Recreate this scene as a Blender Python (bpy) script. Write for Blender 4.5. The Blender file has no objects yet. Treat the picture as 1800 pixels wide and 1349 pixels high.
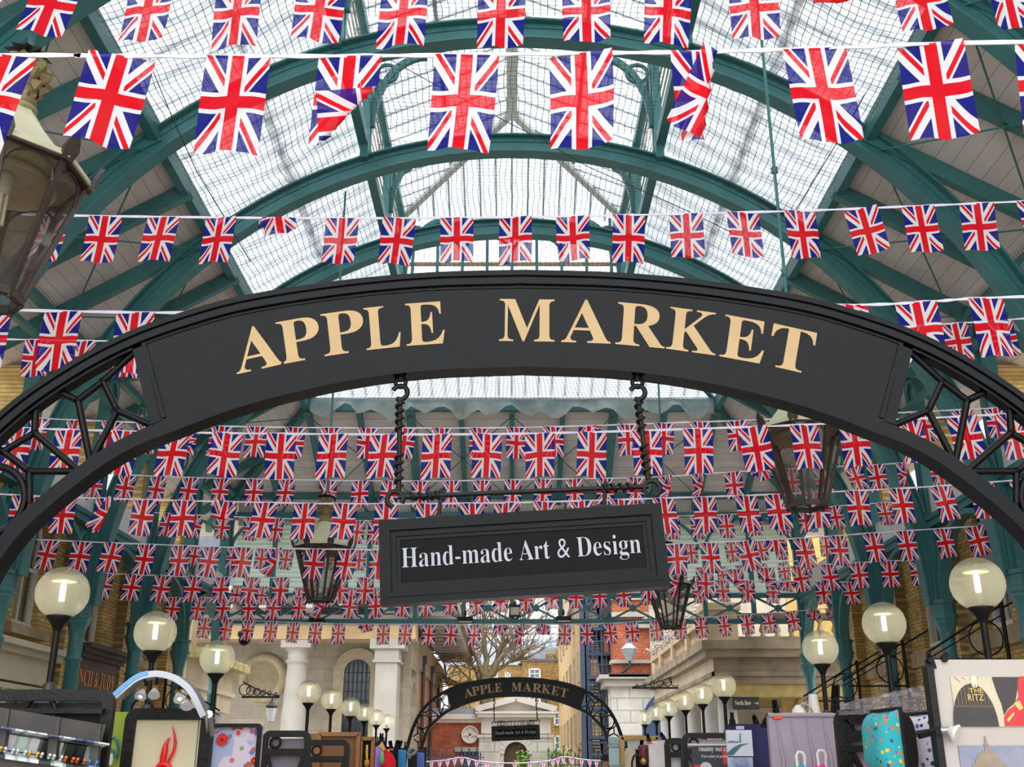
import bpy, bmesh, math, random
from mathutils import Vector, Matrix
PI = math.pi
RND = random.Random(11)
SC = bpy.context.scene
COL = SC.collection

# ------------------------------------------------------------------ camera, sky, exposure
F = 1860.0                      # focal length in pixels of the 1800 x 1349 frame
PITCH = math.radians(20.1)
EYE = 1.6
CP, SP = math.cos(PITCH), math.sin(PITCH)
cam = bpy.data.cameras.new('camera')
cam.sensor_fit = 'HORIZONTAL'; cam.sensor_width = 36.0; cam.lens = 36.0 * F / 1800.0
cam.clip_start = 0.05; cam.clip_end = 600
cam_o = bpy.data.objects.new('camera', cam); COL.objects.link(cam_o)
cam_o.location = (0, 0, EYE); cam_o.rotation_euler = (PI / 2 + PITCH, 0, 0)
SC.camera = cam_o

SKY = 1.45
world = bpy.data.worlds.new('overcast_sky'); SC.world = world; world.use_nodes = True
wt = world.node_tree; wt.nodes.clear()
wo = wt.nodes.new('ShaderNodeOutputWorld'); wb = wt.nodes.new('ShaderNodeBackground')
tc = wt.nodes.new('ShaderNodeTexCoord'); nz = wt.nodes.new('ShaderNodeTexNoise'); cr = wt.nodes.new('ShaderNodeValToRGB')
nz.inputs['Scale'].default_value = 3.0; nz.inputs['Detail'].default_value = 3.0
cr.color_ramp.elements[0].position = 0.35; cr.color_ramp.elements[0].color = (0.90, 0.94, 0.98, 1)
cr.color_ramp.elements[1].position = 0.65; cr.color_ramp.elements[1].color = (0.95, 0.97, 0.99, 1)
wt.links.new(tc.outputs['Generated'], nz.inputs['Vector']); wt.links.new(nz.outputs['Fac'], cr.inputs['Fac'])
# overcast dome: brighter overhead and towards the hidden sun behind the camera
sx_ = wt.nodes.new('ShaderNodeSeparateXYZ'); wt.links.new(tc.outputs['Generated'], sx_.inputs[0])
def wmath(op, a, b):
    nd = wt.nodes.new('ShaderNodeMath'); nd.operation = op
    for i, x in enumerate((a, b)):
        if isinstance(x, (int, float)): nd.inputs[i].default_value = x
        else: wt.links.new(x, nd.inputs[i])
    return nd.outputs[0]
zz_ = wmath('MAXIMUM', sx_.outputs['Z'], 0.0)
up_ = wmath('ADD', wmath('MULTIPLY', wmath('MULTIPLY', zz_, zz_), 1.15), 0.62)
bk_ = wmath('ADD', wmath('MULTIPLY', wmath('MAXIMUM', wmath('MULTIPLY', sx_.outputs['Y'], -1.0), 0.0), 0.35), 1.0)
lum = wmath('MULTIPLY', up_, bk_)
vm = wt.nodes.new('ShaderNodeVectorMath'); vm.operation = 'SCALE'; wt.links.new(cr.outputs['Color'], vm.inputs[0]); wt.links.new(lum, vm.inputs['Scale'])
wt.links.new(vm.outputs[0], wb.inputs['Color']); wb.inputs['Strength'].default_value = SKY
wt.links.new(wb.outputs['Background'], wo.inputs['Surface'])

vs = SC.view_settings
SC.display_settings.display_device = 'sRGB'
vs.view_transform = 'Standard'; vs.look = 'None'; vs.gamma = 1.0; vs.use_curve_mapping = False
vs.exposure = 1.15
cy = SC.cycles
cy.max_bounces = 12; cy.diffuse_bounces = 8; cy.glossy_bounces = 3; cy.transmission_bounces = 6; cy.transparent_max_bounces = 24
cy.caustics_reflective = False; cy.caustics_refractive = False; cy.sample_clamp_indirect = 1.5
cy.use_denoising = True; cy.blur_glossy = 1.0


def P(u, v, Y):
    """the point of the vertical plane at distance Y seen at pixel (u, v)"""
    xc = (u - 900.0) / F; yc = (674.5 - v) / F
    d = Vector((xc, CP - yc * SP, SP + yc * CP)); d *= Y / d.y
    return Vector((d.x, Y, d.z + EYE))


# ------------------------------------------------------------------ materials
def lin(c):
    o = []
    for x in c[:3]:
        x /= 255.0
        o.append(x / 12.92 if x <= 0.04045 else ((x + 0.055) / 1.055) ** 2.4)
    return tuple(o)


class N:
    """small helper round a node tree"""
    def __init__(s, name):
        s.m = bpy.data.materials.new(name); s.m.use_nodes = True; s.t = s.m.node_tree; s.t.nodes.clear()
        s.out = s.t.nodes.new('ShaderNodeOutputMaterial')
    def n(s, typ, **kw):
        nd = s.t.nodes.new('ShaderNode' + typ)
        for k, v in kw.items(): setattr(nd, k, v)
        return nd
    def l(s, a, b): s.t.links.new(a, b)
    def math(s, op, a, b=None, c=None):
        nd = s.n('Math', operation=op)
        for i, x in enumerate((a, b, c)):
            if x is None: continue
            if isinstance(x, (int, float)): nd.inputs[i].default_value = x
            else: s.l(x, nd.inputs[i])
        return nd.outputs[0]
    def mix(s, fac, a, b):
        nd = s.n('Mix', data_type='RGBA')
        for i, x in ((0, fac), (6, a), (7, b)):
            if isinstance(x, (int, float)): nd.inputs[i].default_value = x
            elif isinstance(x, tuple): nd.inputs[i].default_value = (*x[:3], 1)
            else: s.l(x, nd.inputs[i])
        return nd.outputs[2]
    def mixsh(s, fac, a, b):
        nd = s.n('MixShader')
        if isinstance(fac, (int, float)): nd.inputs[0].default_value = fac
        else: s.l(fac, nd.inputs[0])
        s.l(a, nd.inputs[1]); s.l(b, nd.inputs[2]); return nd.outputs[0]
    def coord(s, kind='Object'):
        return s.n('TexCoord').outputs[kind]
    def noise(s, scale, detail=4, vec=None):
        nd = s.n('TexNoise'); nd.inputs['Scale'].default_value = scale; nd.inputs['Detail'].default_value = detail
        if vec is not None: s.l(vec, nd.inputs['Vector'])
        return nd.outputs['Fac']
    def bsdf(s, col, rough=0.6, metal=0.0, spec=0.5):
        b = s.n('BsdfPrincipled')
        if isinstance(col, tuple): b.inputs['Base Color'].default_value = (*col[:3], 1)
        else: s.l(col, b.inputs['Base Color'])
        b.inputs['Roughness'].default_value = rough; b.inputs['Metallic'].default_value = metal
        b.inputs['Specular IOR Level'].default_value = spec
        return b
    def bump(s, b, h, strength=0.3, dist=0.02):
        nd = s.n('Bump'); nd.inputs['Strength'].default_value = strength; nd.inputs['Distance'].default_value = dist
        s.l(h, nd.inputs['Height']); s.l(nd.outputs[0], b.inputs['Normal'])
    def done(s, sh): s.l(sh, s.out.inputs['Surface']); return s.m


MAT = {}


def M(name, rgb, rough=0.6, metal=0.0, var=0.12, scale=4.0, bump=0.0, spec=0.5, rgb2=None):
    if name in MAT: return MAT[name]
    g = N(name); c = lin(rgb)
    vec = g.coord('Object')
    nf = g.noise(scale, 5, vec)
    if rgb2 is None:
        a = tuple(x * (1 - var) for x in c); b_ = tuple(min(1, x * (1 + var)) for x in c)
    else: a, b_ = c, lin(rgb2)
    rp = g.n('ValToRGB'); rp.color_ramp.elements[0].position = 0.32; rp.color_ramp.elements[1].position = 0.68
    rp.color_ramp.elements[0].color = (*a, 1); rp.color_ramp.elements[1].color = (*b_, 1)
    g.l(nf, rp.inputs[0])
    b = g.bsdf(rp.outputs[0], rough, metal, spec)
    if bump: g.bump(b, g.noise(scale * 6, 4, vec), bump)
    MAT[name] = g.done(b.outputs[0]); return MAT[name]


def brick_mat(name, c1, c2, mortar, plane, bw=0.225, bh=0.075, ms=0.010, rough=0.85, dirt=0.35):
    if name in MAT: return MAT[name]
    g = N(name); sep = g.n('SeparateXYZ'); g.l(g.coord('Object'), sep.inputs[0])
    com = g.n('CombineXYZ'); g.l(sep.outputs['Y' if plane == 'yz' else 'X'], com.inputs[0]); g.l(sep.outputs['Z'], com.inputs[1])
    br = g.n('TexBrick'); g.l(com.outputs[0], br.inputs['Vector'])
    br.inputs['Color1'].default_value = (*lin(c1), 1); br.inputs['Color2'].default_value = (*lin(c2), 1)
    br.inputs['Mortar'].default_value = (*lin(mortar), 1); br.inputs['Scale'].default_value = 1.0
    br.inputs['Brick Width'].default_value = bw; br.inputs['Row Height'].default_value = bh
    br.inputs['Mortar Size'].default_value = ms; br.inputs['Mortar Smooth'].default_value = 0.2; br.inputs['Bias'].default_value = -0.1
    nf = g.noise(1.3, 6, g.coord('Object')); n2 = g.noise(7, 4, g.coord('Object'))
    d = g.math('MULTIPLY', nf, n2)
    rp = g.n('ValToRGB'); rp.color_ramp.elements[0].position = 0.12; rp.color_ramp.elements[1].position = 0.38
    rp.color_ramp.elements[0].color = (1 - dirt, 1 - dirt, 1 - dirt * 1.05, 1); rp.color_ramp.elements[1].color = (1.1, 1.1, 1.1, 1)
    g.l(d, rp.inputs[0])
    mx = g.n('Mix', data_type='RGBA', blend_type='MULTIPLY'); mx.inputs[0].default_value = 1
    g.l(br.outputs['Color'], mx.inputs[6]); g.l(rp.outputs[0], mx.inputs[7])
    b = g.bsdf(mx.outputs[2], rough, 0, 0.25)
    g.bump(b, br.outputs['Fac'], -0.4, 0.01)
    MAT[name] = g.done(b.outputs[0]); return MAT[name]


def board_mat(name, rgb, axis, pitch, line=0.035, dark=0.35, rough=0.55):
    """painted boards with thin open joints across one axis"""
    if name in MAT: return MAT[name]
    g = N(name); sep = g.n('SeparateXYZ'); g.l(g.coord('Object'), sep.inputs[0])
    s = g.math('ABSOLUTE', sep.outputs[axis]) if axis == 'X' else sep.outputs[axis]
    fr = g.math('FRACT', g.math('DIVIDE', s, pitch))
    ln = g.math('LESS_THAN', fr, line)
    idx = g.math('FLOOR', g.math('DIVIDE', s, pitch))
    wn = g.n('TexWhiteNoise', noise_dimensions='1D'); g.l(idx, wn.inputs['W'])
    c = lin(rgb)
    base = g.mix(wn.outputs['Value'], tuple(x * 0.9 for x in c), tuple(min(1, x * 1.06) for x in c))
    st = g.noise(1.1, 6, g.coord('Object'))
    rp = g.n('ValToRGB'); rp.color_ramp.elements[0].position = 0.3; rp.color_ramp.elements[1].position = 0.55
    rp.color_ramp.elements[0].color = (0.86, 0.83, 0.8, 1); rp.color_ramp.elements[1].color = (1, 1, 1, 1); g.l(st, rp.inputs[0])
    mx = g.n('Mix', data_type='RGBA', blend_type='MULTIPLY'); mx.inputs[0].default_value = 1
    g.l(base, mx.inputs[6]); g.l(rp.outputs[0], mx.inputs[7])
    col = g.mix(ln, mx.outputs[2], tuple(x * dark for x in c))
    b = g.bsdf(col, rough, 0, 0.35); g.bump(b, ln, -0.5, 0.01)
    MAT[name] = g.done(b.outputs[0]); return MAT[name]


def stone_mat(name, rgb, plane, bw=0.9, bh=0.45, rough=0.8, ms=0.012, joint=0.72, var=0.12, stain=0.3):
    if name in MAT: return MAT[name]
    c = lin(rgb); g = N(name); sep = g.n('SeparateXYZ'); g.l(g.coord('Object'), sep.inputs[0])
    com = g.n('CombineXYZ'); g.l(sep.outputs['Y' if plane == 'yz' else 'X'], com.inputs[0]); g.l(sep.outputs['Z'], com.inputs[1])
    br = g.n('TexBrick'); g.l(com.outputs[0], br.inputs['Vector'])
    br.inputs['Color1'].default_value = (*[x * (1 - var) for x in c], 1); br.inputs['Color2'].default_value = (*[min(1, x * (1 + var * .5)) for x in c], 1)
    br.inputs['Mortar'].default_value = (*[x * joint for x in c], 1); br.inputs['Scale'].default_value = 1.0
    br.inputs['Brick Width'].default_value = bw; br.inputs['Row Height'].default_value = bh; br.inputs['Mortar Size'].default_value = ms
    nf = g.noise(0.9, 7, g.coord('Object'))
    rp = g.n('ValToRGB'); rp.color_ramp.elements[0].position = 0.3; rp.color_ramp.elements[1].position = 0.6
    rp.color_ramp.elements[0].color = (1 - stain, 1 - stain * 1.05, 1 - stain * 1.15, 1); rp.color_ramp.elements[1].color = (1, 1, 1, 1); g.l(nf, rp.inputs[0])
    mx = g.n('Mix', data_type='RGBA', blend_type='MULTIPLY'); mx.inputs[0].default_value = 1
    g.l(br.outputs['Color'], mx.inputs[6]); g.l(rp.outputs[0], mx.inputs[7])
    b = g.bsdf(mx.outputs[2], rough, 0, 0.2); g.bump(b, br.outputs['Fac'], -0.3, 0.01)
    MAT[name] = g.done(b.outputs[0]); return MAT[name]


def emit_mat(name, rgb, strength):
    if name in MAT: return MAT[name]
    g = N(name); e = g.n('Emission'); e.inputs[0].default_value = (*lin(rgb), 1); e.inputs[1].default_value = strength
    MAT[name] = g.done(e.outputs[0]); return MAT[name]


def glass_mat(name, trans, veil=0.0, veil_rgb=(255, 255, 255), gloss=0.08, rough=0.05, translucent=True):
    """thin glass: tinted see-through, a little dust that scatters light, sharp reflection"""
    if name in MAT: return MAT[name]
    g = N(name)
    t = g.n('BsdfTransparent'); t.inputs[0].default_value = (*trans, 1)
    sh = t.outputs[0]
    if veil:
        d = g.n('BsdfTranslucent' if translucent else 'BsdfDiffuse'); d.inputs[0].default_value = (*lin(veil_rgb), 1)
        nf = g.noise(1.5, 5, g.coord('Object'))
        sh = g.mixsh(g.math('MULTIPLY', nf, veil * 2), sh, d.outputs[0])
    if gloss:
        gl = g.n('BsdfGlossy'); gl.inputs['Roughness'].default_value = rough
        lw = g.n('LayerWeight'); lw.inputs[0].default_value = 0.25
        sh = g.mixsh(g.math('MULTIPLY_ADD', lw.outputs['Fresnel'], min(0.6, gloss * 4), gloss * 0.3), sh, gl.outputs[0])
    MAT[name] = g.done(sh); return MAT[name]


TEAL = M('teal_paint', (60, 115, 116), 0.42, 0, 0.14, 1.5, 0.05)
SOFFIT_X = board_mat('soffit_boards_sides', (232, 224, 221), 'X', 0.20)
SOFFIT_Y = board_mat('soffit_boards_end', (232, 224, 221), 'Y', 0.24)
BAR = M('glazing_bar_grey', (206, 204, 198), 0.6, 0, 0.1)
GLAZ = glass_mat('roof_glass', (0.42, 0.45, 0.45), 0.66, (180, 185, 188), 0.02, 0.2)
CLEAR = glass_mat('clear_pane', (0.85, 0.88, 0.88), 0.05, gloss=0.1)
BLACK = M('black_gloss_paint', (9, 9, 12), 0.25, 0, 0.4, 7, 0.09, 0.17)
IRON = M('black_iron', (16, 15, 15), 0.42, 0, 0.3, 14, 0.15, 0.3)
GOLD = M('cream_gold_lettering', (186, 156, 110), 0.55, 0, 0.05, 6)
LETTER = M('pale_grey_lettering', (172, 173, 182), 0.6, 0, 0.04)
WHITE = M('white_paint', (226, 226, 224), 0.5, 0, 0.06)
CREAM = M('cream_paint', (206, 196, 172), 0.55, 0, 0.06, 2)
YBRICK_YZ = brick_mat('yellow_brick_sides', (222, 188, 116), (184, 146, 88), (150, 132, 102), 'yz', dirt=.28)
YBRICK_XZ = brick_mat('yellow_brick_faces', (222, 188, 116), (184, 146, 88), (150, 132, 102), 'xz', dirt=.28)
SANDST = M('weathered_sandstone', (172, 150, 122), 0.85, 0, 0.22, 1.6, 0.2)
SANDDK = M('dark_weathered_sandstone', (124, 108, 88), 0.85, 0, 0.4, 1.2, 0.2)
FLOORM = stone_mat('york_stone_paving', (206, 200, 190), 'xz', 0.8, 0.5)
LEAD = M('grey_lead', (150, 156, 164), 0.55, 0.1, 0.1)
SLATE = M('grey_slate', (98, 104, 114), 0.7, 0, 0.15)
DKGREY = M('dark_grey_paint', (62, 60, 62), 0.5, 0, 0.1)
GRANITE = M('grey_granite', (172, 170, 168), 0.6, 0, 0.2, 40, 0.05)
NETDK = None


# ------------------------------------------------------------------ mesh building
class MB:
    def __init__(s): s.v = []; s.f = []; s.sm = []; s.uv = {}
    def add(s, vs_, fs, smooth=False):
        o = len(s.v); s.v += [Vector(a) for a in vs_]
        s.f += [tuple(i + o for i in f) for f in fs]; s.sm += [smooth] * len(fs); return s
    def quad(s, a, b, c, d): return s.add([a, b, c, d], [(0, 1, 2, 3)])
    def box(s, c, d, rot=None):
        c = Vector(c); h = Vector(d) / 2; vs_ = []
        for z in (-1, 1):
            for y in (-1, 1):
                for x in (-1, 1):
                    p = Vector((x * h.x, y * h.y, z * h.z))
                    if rot is not None: p = rot @ p
                    vs_.append(c + p)
        return s.add(vs_, [(0, 2, 3, 1), (4, 5, 7, 6), (0, 1, 5, 4), (2, 6, 7, 3), (0, 4, 6, 2), (1, 3, 7, 5)])
    def b2(s, lo, hi):
        lo, hi = Vector(lo), Vector(hi); return s.box((lo + hi) / 2, hi - lo)
    def bar(s, a, b, w, h, up=(0, 0, 1)):
        """rectangular bar a-b; w across, h along up"""
        a, b = Vector(a), Vector(b); d = (b - a).normalized(); up = Vector(up)
        x = d.cross(up)
        if x.length < 1e-5: x = d.cross(Vector((0, 1, 0)))
        x.normalize(); z = x.cross(d).normalized()
        vs_ = []
        for p in (a, b):
            for i, j in ((-1, -1), (1, -1), (1, 1), (-1, 1)): vs_.append(p + x * (w / 2 * i) + z * (h / 2 * j))
        return s.add(vs_, [(3, 2, 1, 0), (4, 5, 6, 7), (0, 1, 5, 4), (1, 2, 6, 5), (2, 3, 7, 6), (3, 0, 4, 7)])
    def tube(s, pts, r, n=8, closed=False, cap=True):
        pts = [Vector(p) for p in pts]; k = len(pts)
        rs = r if isinstance(r, (list, tuple)) else [r] * k
        T = []
        for i in range(k):
            if closed: t = pts[(i + 1) % k] - pts[i - 1]
            else: t = pts[min(i + 1, k - 1)] - pts[max(i - 1, 0)]
            T.append(t.normalized())
        ref = Vector((0, 0, 1)) if abs(T[0].z) < 0.9 else Vector((0, 1, 0))
        x = T[0].cross(ref).normalized(); vs_ = []
        for i in range(k):
            x = (x - T[i] * x.dot(T[i])).normalized(); y = T[i].cross(x)
            for j in range(n):
                a = 2 * PI * j / n; vs_.append(pts[i] + (x * math.cos(a) + y * math.sin(a)) * rs[i])
        fs = []
        for i in range(k if closed else k - 1):
            i2 = (i + 1) % k
            for j in range(n):
                j2 = (j + 1) % n; fs.append((i * n + j, i * n + j2, i2 * n + j2, i2 * n + j))
        s.add(vs_, fs, n > 5)
        if cap and not closed: s.add(vs_[:n], [tuple(range(n - 1, -1, -1))]); s.add(vs_[-n:], [tuple(range(n))])
        return s
    def lathe(s, prof, c=(0, 0, 0), n=16, smooth=True, phase=0.0, cap=True):
        c = Vector(c); vs_ = []
        for r, z in prof:
            for j in range(n):
                a = 2 * PI * (j + phase) / n; vs_.append(c + Vector((r * math.cos(a), r * math.sin(a), z)))
        fs = []
        for i in range(len(prof) - 1):
            for j in range(n):
                j2 = (j + 1) % n; fs.append((i * n + j, i * n + j2, (i + 1) * n + j2, (i + 1) * n + j))
        s.add(vs_, fs, smooth)
        if cap:
            if prof[0][0] > 1e-4: s.add(vs_[:n], [tuple(range(n - 1, -1, -1))])
            if prof[-1][0] > 1e-4: s.add(vs_[-n:], [tuple(range(n))])
        return s
    def ball(s, c, r, n=12, sz=1.0):
        k = max(4, n // 2)
        return s.lathe([(max(1e-5, r * math.sin(PI * i / k)), -r * sz * math.cos(PI * i / k)) for i in range(k + 1)], c, n, True, 0, False)
    def band(s, A, B, y0, y1):
        """solid between two matching curves A, B (lists of (x, z)) from y0 to y1"""
        k = len(A); vs_ = []
        for (a, b) in zip(A, B):
            vs_ += [(a[0], y0, a[1]), (b[0], y0, b[1]), (b[0], y1, b[1]), (a[0], y1, a[1])]
        fs = []
        for i in range(k - 1):
            o = i * 4
            for j in range(4): fs.append((o + j, o + (j + 1) % 4, o + 4 + (j + 1) % 4, o + 4 + j))
        fs += [(3, 2, 1, 0), tuple((k - 1) * 4 + j for j in range(4))]
        return s.add(vs_, fs)
    def prism(s, poly, y0, y1, mp=None):
        """polygon (x, z) given depth y0..y1; mp maps (x, y, z) to a point"""
        k = len(poly); mp = mp or (lambda x, y, z: (x, y, z))
        vs_ = [mp(x, y0, z) for x, z in poly] + [mp(x, y1, z) for x, z in poly]
        fs = [tuple(range(k)), tuple(range(2 * k - 1, k - 1, -1))] + [(i, i + k, (i + 1) % k + k, (i + 1) % k) for i in range(k)]
        return s.add(vs_, fs)
    def ringxz(s, c, r, t, n=20, sq=None):
        c = Vector(c)
        return s.tube([c + Vector((r * math.cos(2 * PI * i / n), 0, r * math.sin(2 * PI * i / n))) for i in range(n)], t, 6, True)
    def ringyz(s, c, r, t, n=20):
        c = Vector(c)
        return s.tube([c + Vector((0, r * math.cos(2 * PI * i / n), r * math.sin(2 * PI * i / n))) for i in range(n)], t, 6, True)
    def xform(s, fn): s.v = [Vector(fn(p)) for p in s.v]; return s
    def build(s, name, mat, parent=None, local=False):
        """parent: the thing it belongs to; vertices are world coordinates unless local"""
        off = Vector((0, 0, 0))
        if parent is not None and not local:
            p = parent
            while p is not None: off += p.location; p = p.parent
        me = bpy.data.meshes.new(name)
        me.from_pydata([tuple(p - off) for p in s.v], [], s.f); me.update()
        me.polygons.foreach_set('use_smooth', s.sm)
        if mat is not None: me.materials.append(mat)
        o = bpy.data.objects.new(name, me); COL.objects.link(o)
        if parent is not None: o.parent = parent
        return o


def tag(o, label, cat, group=None, kind=None):
    if label: o['label'] = label
    if cat: o['category'] = cat
    if group: o['group'] = group
    if kind: o['kind'] = kind
    return o


def thing(name, label, cat, loc=(0, 0, 0), group=None):
    o = bpy.data.objects.new(name, None); COL.objects.link(o); o.location = loc; o.empty_display_size = 0.1
    return tag(o, label, cat, group)


def struct(name, mb, mat):
    o = mb.build(name, mat); o['kind'] = 'structure'; return o


def copy_tree(o, parent=None):
    c = o.copy(); COL.objects.link(c); c.parent = parent
    for ch in list(o.children): copy_tree(ch, c)
    return c


# ------------------------------------------------------------------ lettering
def serif(s, bold=True):
    o = ''
    for c in s:
        if 'A' <= c <= 'Z': o += chr(0x1D400 + ord(c) - 65)
        elif 'a' <= c <= 'z': o += chr(0x1D41A + ord(c) - 97)
        else: o += c
    return o


def text(body, size=1.0, extrude=0.0, offset=0.0, align='CENTER'):
    c = bpy.data.curves.new('lettering', 'FONT'); c.body = body; c.size = size; c.offset = offset
    c.align_x = align; c.resolution_u = 4
    o = bpy.data.objects.new('lettering', c); COL.objects.link(o)
    bpy.context.view_layer.update()
    me = bpy.data.meshes.new_from_object(o.evaluated_get(bpy.context.evaluated_depsgraph_get()))
    vs_ = [v.co.copy() for v in me.vertices]; fs = [tuple(p.vertices) for p in me.polygons]
    bpy.data.objects.remove(o); bpy.data.curves.remove(c); bpy.data.meshes.remove(me)
    return vs_, fs


def put_text(mb, tx, origin, right, up, scale=1.0, width=None, center=True, slant=0.0):
    """lay text flat with its baseline centre at origin"""
    vs_, fs = tx
    xs = [v.x for v in vs_]; x0, x1 = min(xs), max(xs)
    k = width / (x1 - x0) if width else scale
    ky = scale
    xm = (x0 + x1) / 2
    right, up, origin = Vector(right), Vector(up), Vector(origin)
    mb.add([origin + right * ((v.x - xm) * k) + up * (v.y * ky) for v in vs_], fs)
    return mb
# ------------------------------------------------------------------ floor, walls, windows
XC = 7.72                       # column line
XW = 8.5                        # brick wall face
YS = -4.0
RIBY = [6.95, 10.0, 13.05, 16.1, 19.15, 22.2, 25.25]
YEND = 28.35
XP, ZP = 5.12, 10.30            # purlin between boards and glass
XL, ZL = 2.60, 11.86            # foot of the ridge lantern
YL = 22.3                       # end of the lantern
YP = 25.1                       # end purlin

mb = MB(); mb.b2((-40, -6, -0.2), (40, 120, 0)); struct('floor', mb, FLOORM)

WINY = [18.75, 21.8, 24.85]
PIERY = [-1.05 + 3.05 * k for k in range(10)]
for side, sx in (('left', -1), ('right', 1)):
    mb = MB(); x0, x1 = sx * XW, sx * (XW + 0.45)
    lo, hi = min(x0, x1), max(x0, x1)
    z0w, z1w, ww = (3.95, 6.0, 1.0)
    ends = [YS] + sum([[y - ww / 2, y + ww / 2] for y in WINY[:3]], []) + [26.9]
    top = 6.4
    for i in range(0, len(ends), 2): mb.b2((lo, ends[i], 0), (hi, ends[i + 1], top))
    for y in WINY[:3]:
        mb.b2((lo, y - ww / 2, 0), (hi, y + ww / 2, z0w)); mb.b2((lo, y - ww / 2, z1w), (hi, y + ww / 2, top))
        if side == 'left':      # round window heads
            for d in (-1, 1):
                a = [(y + d * ww / 2, z1w)] + [(y + d * ww / 2 * math.cos(PI / 2 * k / 8), z1w - ww / 2 + ww / 2 * math.sin(PI / 2 * k / 8)) for k in range(9)]
                mb.prism(a, lo, hi, lambda u, d_, w: (d_, u, w))
    # brick piers up to the eaves
    for y in PIERY:
        mb.b2((sx * (XW - 0.22) if sx > 0 else lo, y - 0.28, 0), (hi if sx > 0 else -(XW - 0.22), y + 0.28, 8.15))
    w = struct('wall_' + side, mb, YBRICK_YZ)
    # string course / arches over windows
    mb = MB()
    if side == 'right':
        for k in range(10): mb.b2((sx * XW - 0.06, 6.0 + k * 2.1, 3.62), (sx * XW + 0.02, 6.0 + k * 2.1 + 2.07, 3.92))
    else:
        for y in WINY[:3]: mb.b2((-XW - 0.02, y - 0.75, 3.78), (-XW + 0.14, y + 0.75, 3.94))
    mb.build('sill_course', SANDST, w)
    if side == 'left':
        for y in WINY[:3]:
            mb = MB(); c = Vector((-XW, y, z1w - 0.5)); A = []; B = []
            for k in range(17):
                a = PI * k / 16; A.append((y + 0.53 * math.cos(a), z1w - 0.5 + 0.53 * math.sin(a))); B.append((y + 0.86 * math.cos(a), z1w - 0.5 + 0.86 * math.sin(a)))
            mb.band(A, B, -XW - 0.02, -XW + 0.07); mb.xform(lambda p: (p.y, p.x, p.z)); mb.build('brick_arch', YBRICK_YZ, w)

wn = 0
for sx in (-1, 1):
    for y in WINY[:3]:
        wn += 1; mb = MB(); x = sx * (XW + 0.16); z0, z1 = 3.95, 6.0; h = 0.5
        arch = sx < 0
        zt = z1 - 0.5 if arch else z1
        for a in (-1, 1): mb.b2((x - 0.05, y + a * 0.46 - 0.05, z0), (x + 0.05, y + a * 0.46 + 0.05, zt))
        mb.b2((x - 0.07, y - h, z0), (x + 0.07, y + h, z0 + 0.1))
        if arch:
            mb.tube([(x, y + 0.46 * math.cos(PI * k / 14), zt + 0.46 * math.sin(PI * k / 14)) for k in range(15)], 0.05, 6)
        else: mb.b2((x - 0.05, y - h, z1 - 0.1), (x + 0.05, y + h, z1))
        zm = (z0 + z1) / 2
        mb.b2((x - 0.04, y - h, zm - 0.03), (x + 0.04, y + h, zm + 0.03)); mb.b2((x - 0.02, y - 0.018, z0), (x + 0.02, y + 0.018, z1 - 0.03))
        if not arch:
            for a in (-0.25, 0.25): mb.b2((x - 0.015, y + a - 0.008, z0), (x + 0.015, y + a + 0.008, z1))
        wo_ = struct('window_%d' % wn, mb, WHITE)
        mb = MB(); mb.quad((x + sx * 0.01, y - h, z0), (x + sx * 0.01, y + h, z0), (x + sx * 0.01, y + h, z1), (x + sx * 0.01, y - h, z1)); mb.build('window_pane', CLEAR, wo_)
        if arch or y > 20:
            mb = MB(); xb = x + sx * 0.12; mb.quad((xb, y - h, z0), (xb, y + h, z0), (xb, y + h, z1), (xb, y - h, z1)); mb.build('roller_blind', M('yellow_blind', (196, 184, 132), 0.8) if arch else DKGREY, wo_)
        else:
            mb = MB(); xb = x + sx * 0.13
            mb.quad((xb + sx * .1, y - h, z0), (xb + sx * .1, y + h, z0), (xb + sx * .1, y + h, z1), (xb + sx * .1, y - h, z1)); mb.build('dark_room', DKGREY, wo_)
            mb = MB()
            for k in range(9): mb.box((xb, y, zm + 0.1 + k * 0.1), (0.06, 0.9, 0.045), Matrix.Rotation(sx * 0.5, 3, 'Y'))
            mb.build('shutter_slats', WHITE, wo_)

# ------------------------------------------------------------------ boarded ceiling with rafters
mb = MB()
XO, ZO = 9.05, ZP - 0.6 * (9.05 - XP); YO = YP + 1.269 * (9.05 - XP)
for sx in (-1, 1):
    mb.add([(sx * XP, YS, ZP), (sx * XO, YS, ZO), (sx * XO, YO, ZO), (sx * XP, YP, ZP)], [(0, 1, 2, 3)])
    mb.add([(sx * XP, YS, ZP + .08), (sx * XO, YS, ZO + .08), (sx * XO, YO, ZO + .08), (sx * XP, YP, ZP + .08)], [(0, 1, 2, 3)])
ceiling = struct('ceiling', mb, SOFFIT_X)
mb = MB()
for dz in (0, 0.08): mb.add([(-XP, YP, ZP + dz), (XP, YP, ZP + dz), (XO, YO, ZO + dz), (-XO, YO, ZO + dz)], [(0, 1, 2, 3)])
o = struct('ceiling', mb, SOFFIT_Y)
ceil_end = o


def roofz(x): return ZP - 0.6 * (x - XP)
def endz(y): return ZP - 0.4755 * (y - YP)


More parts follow.
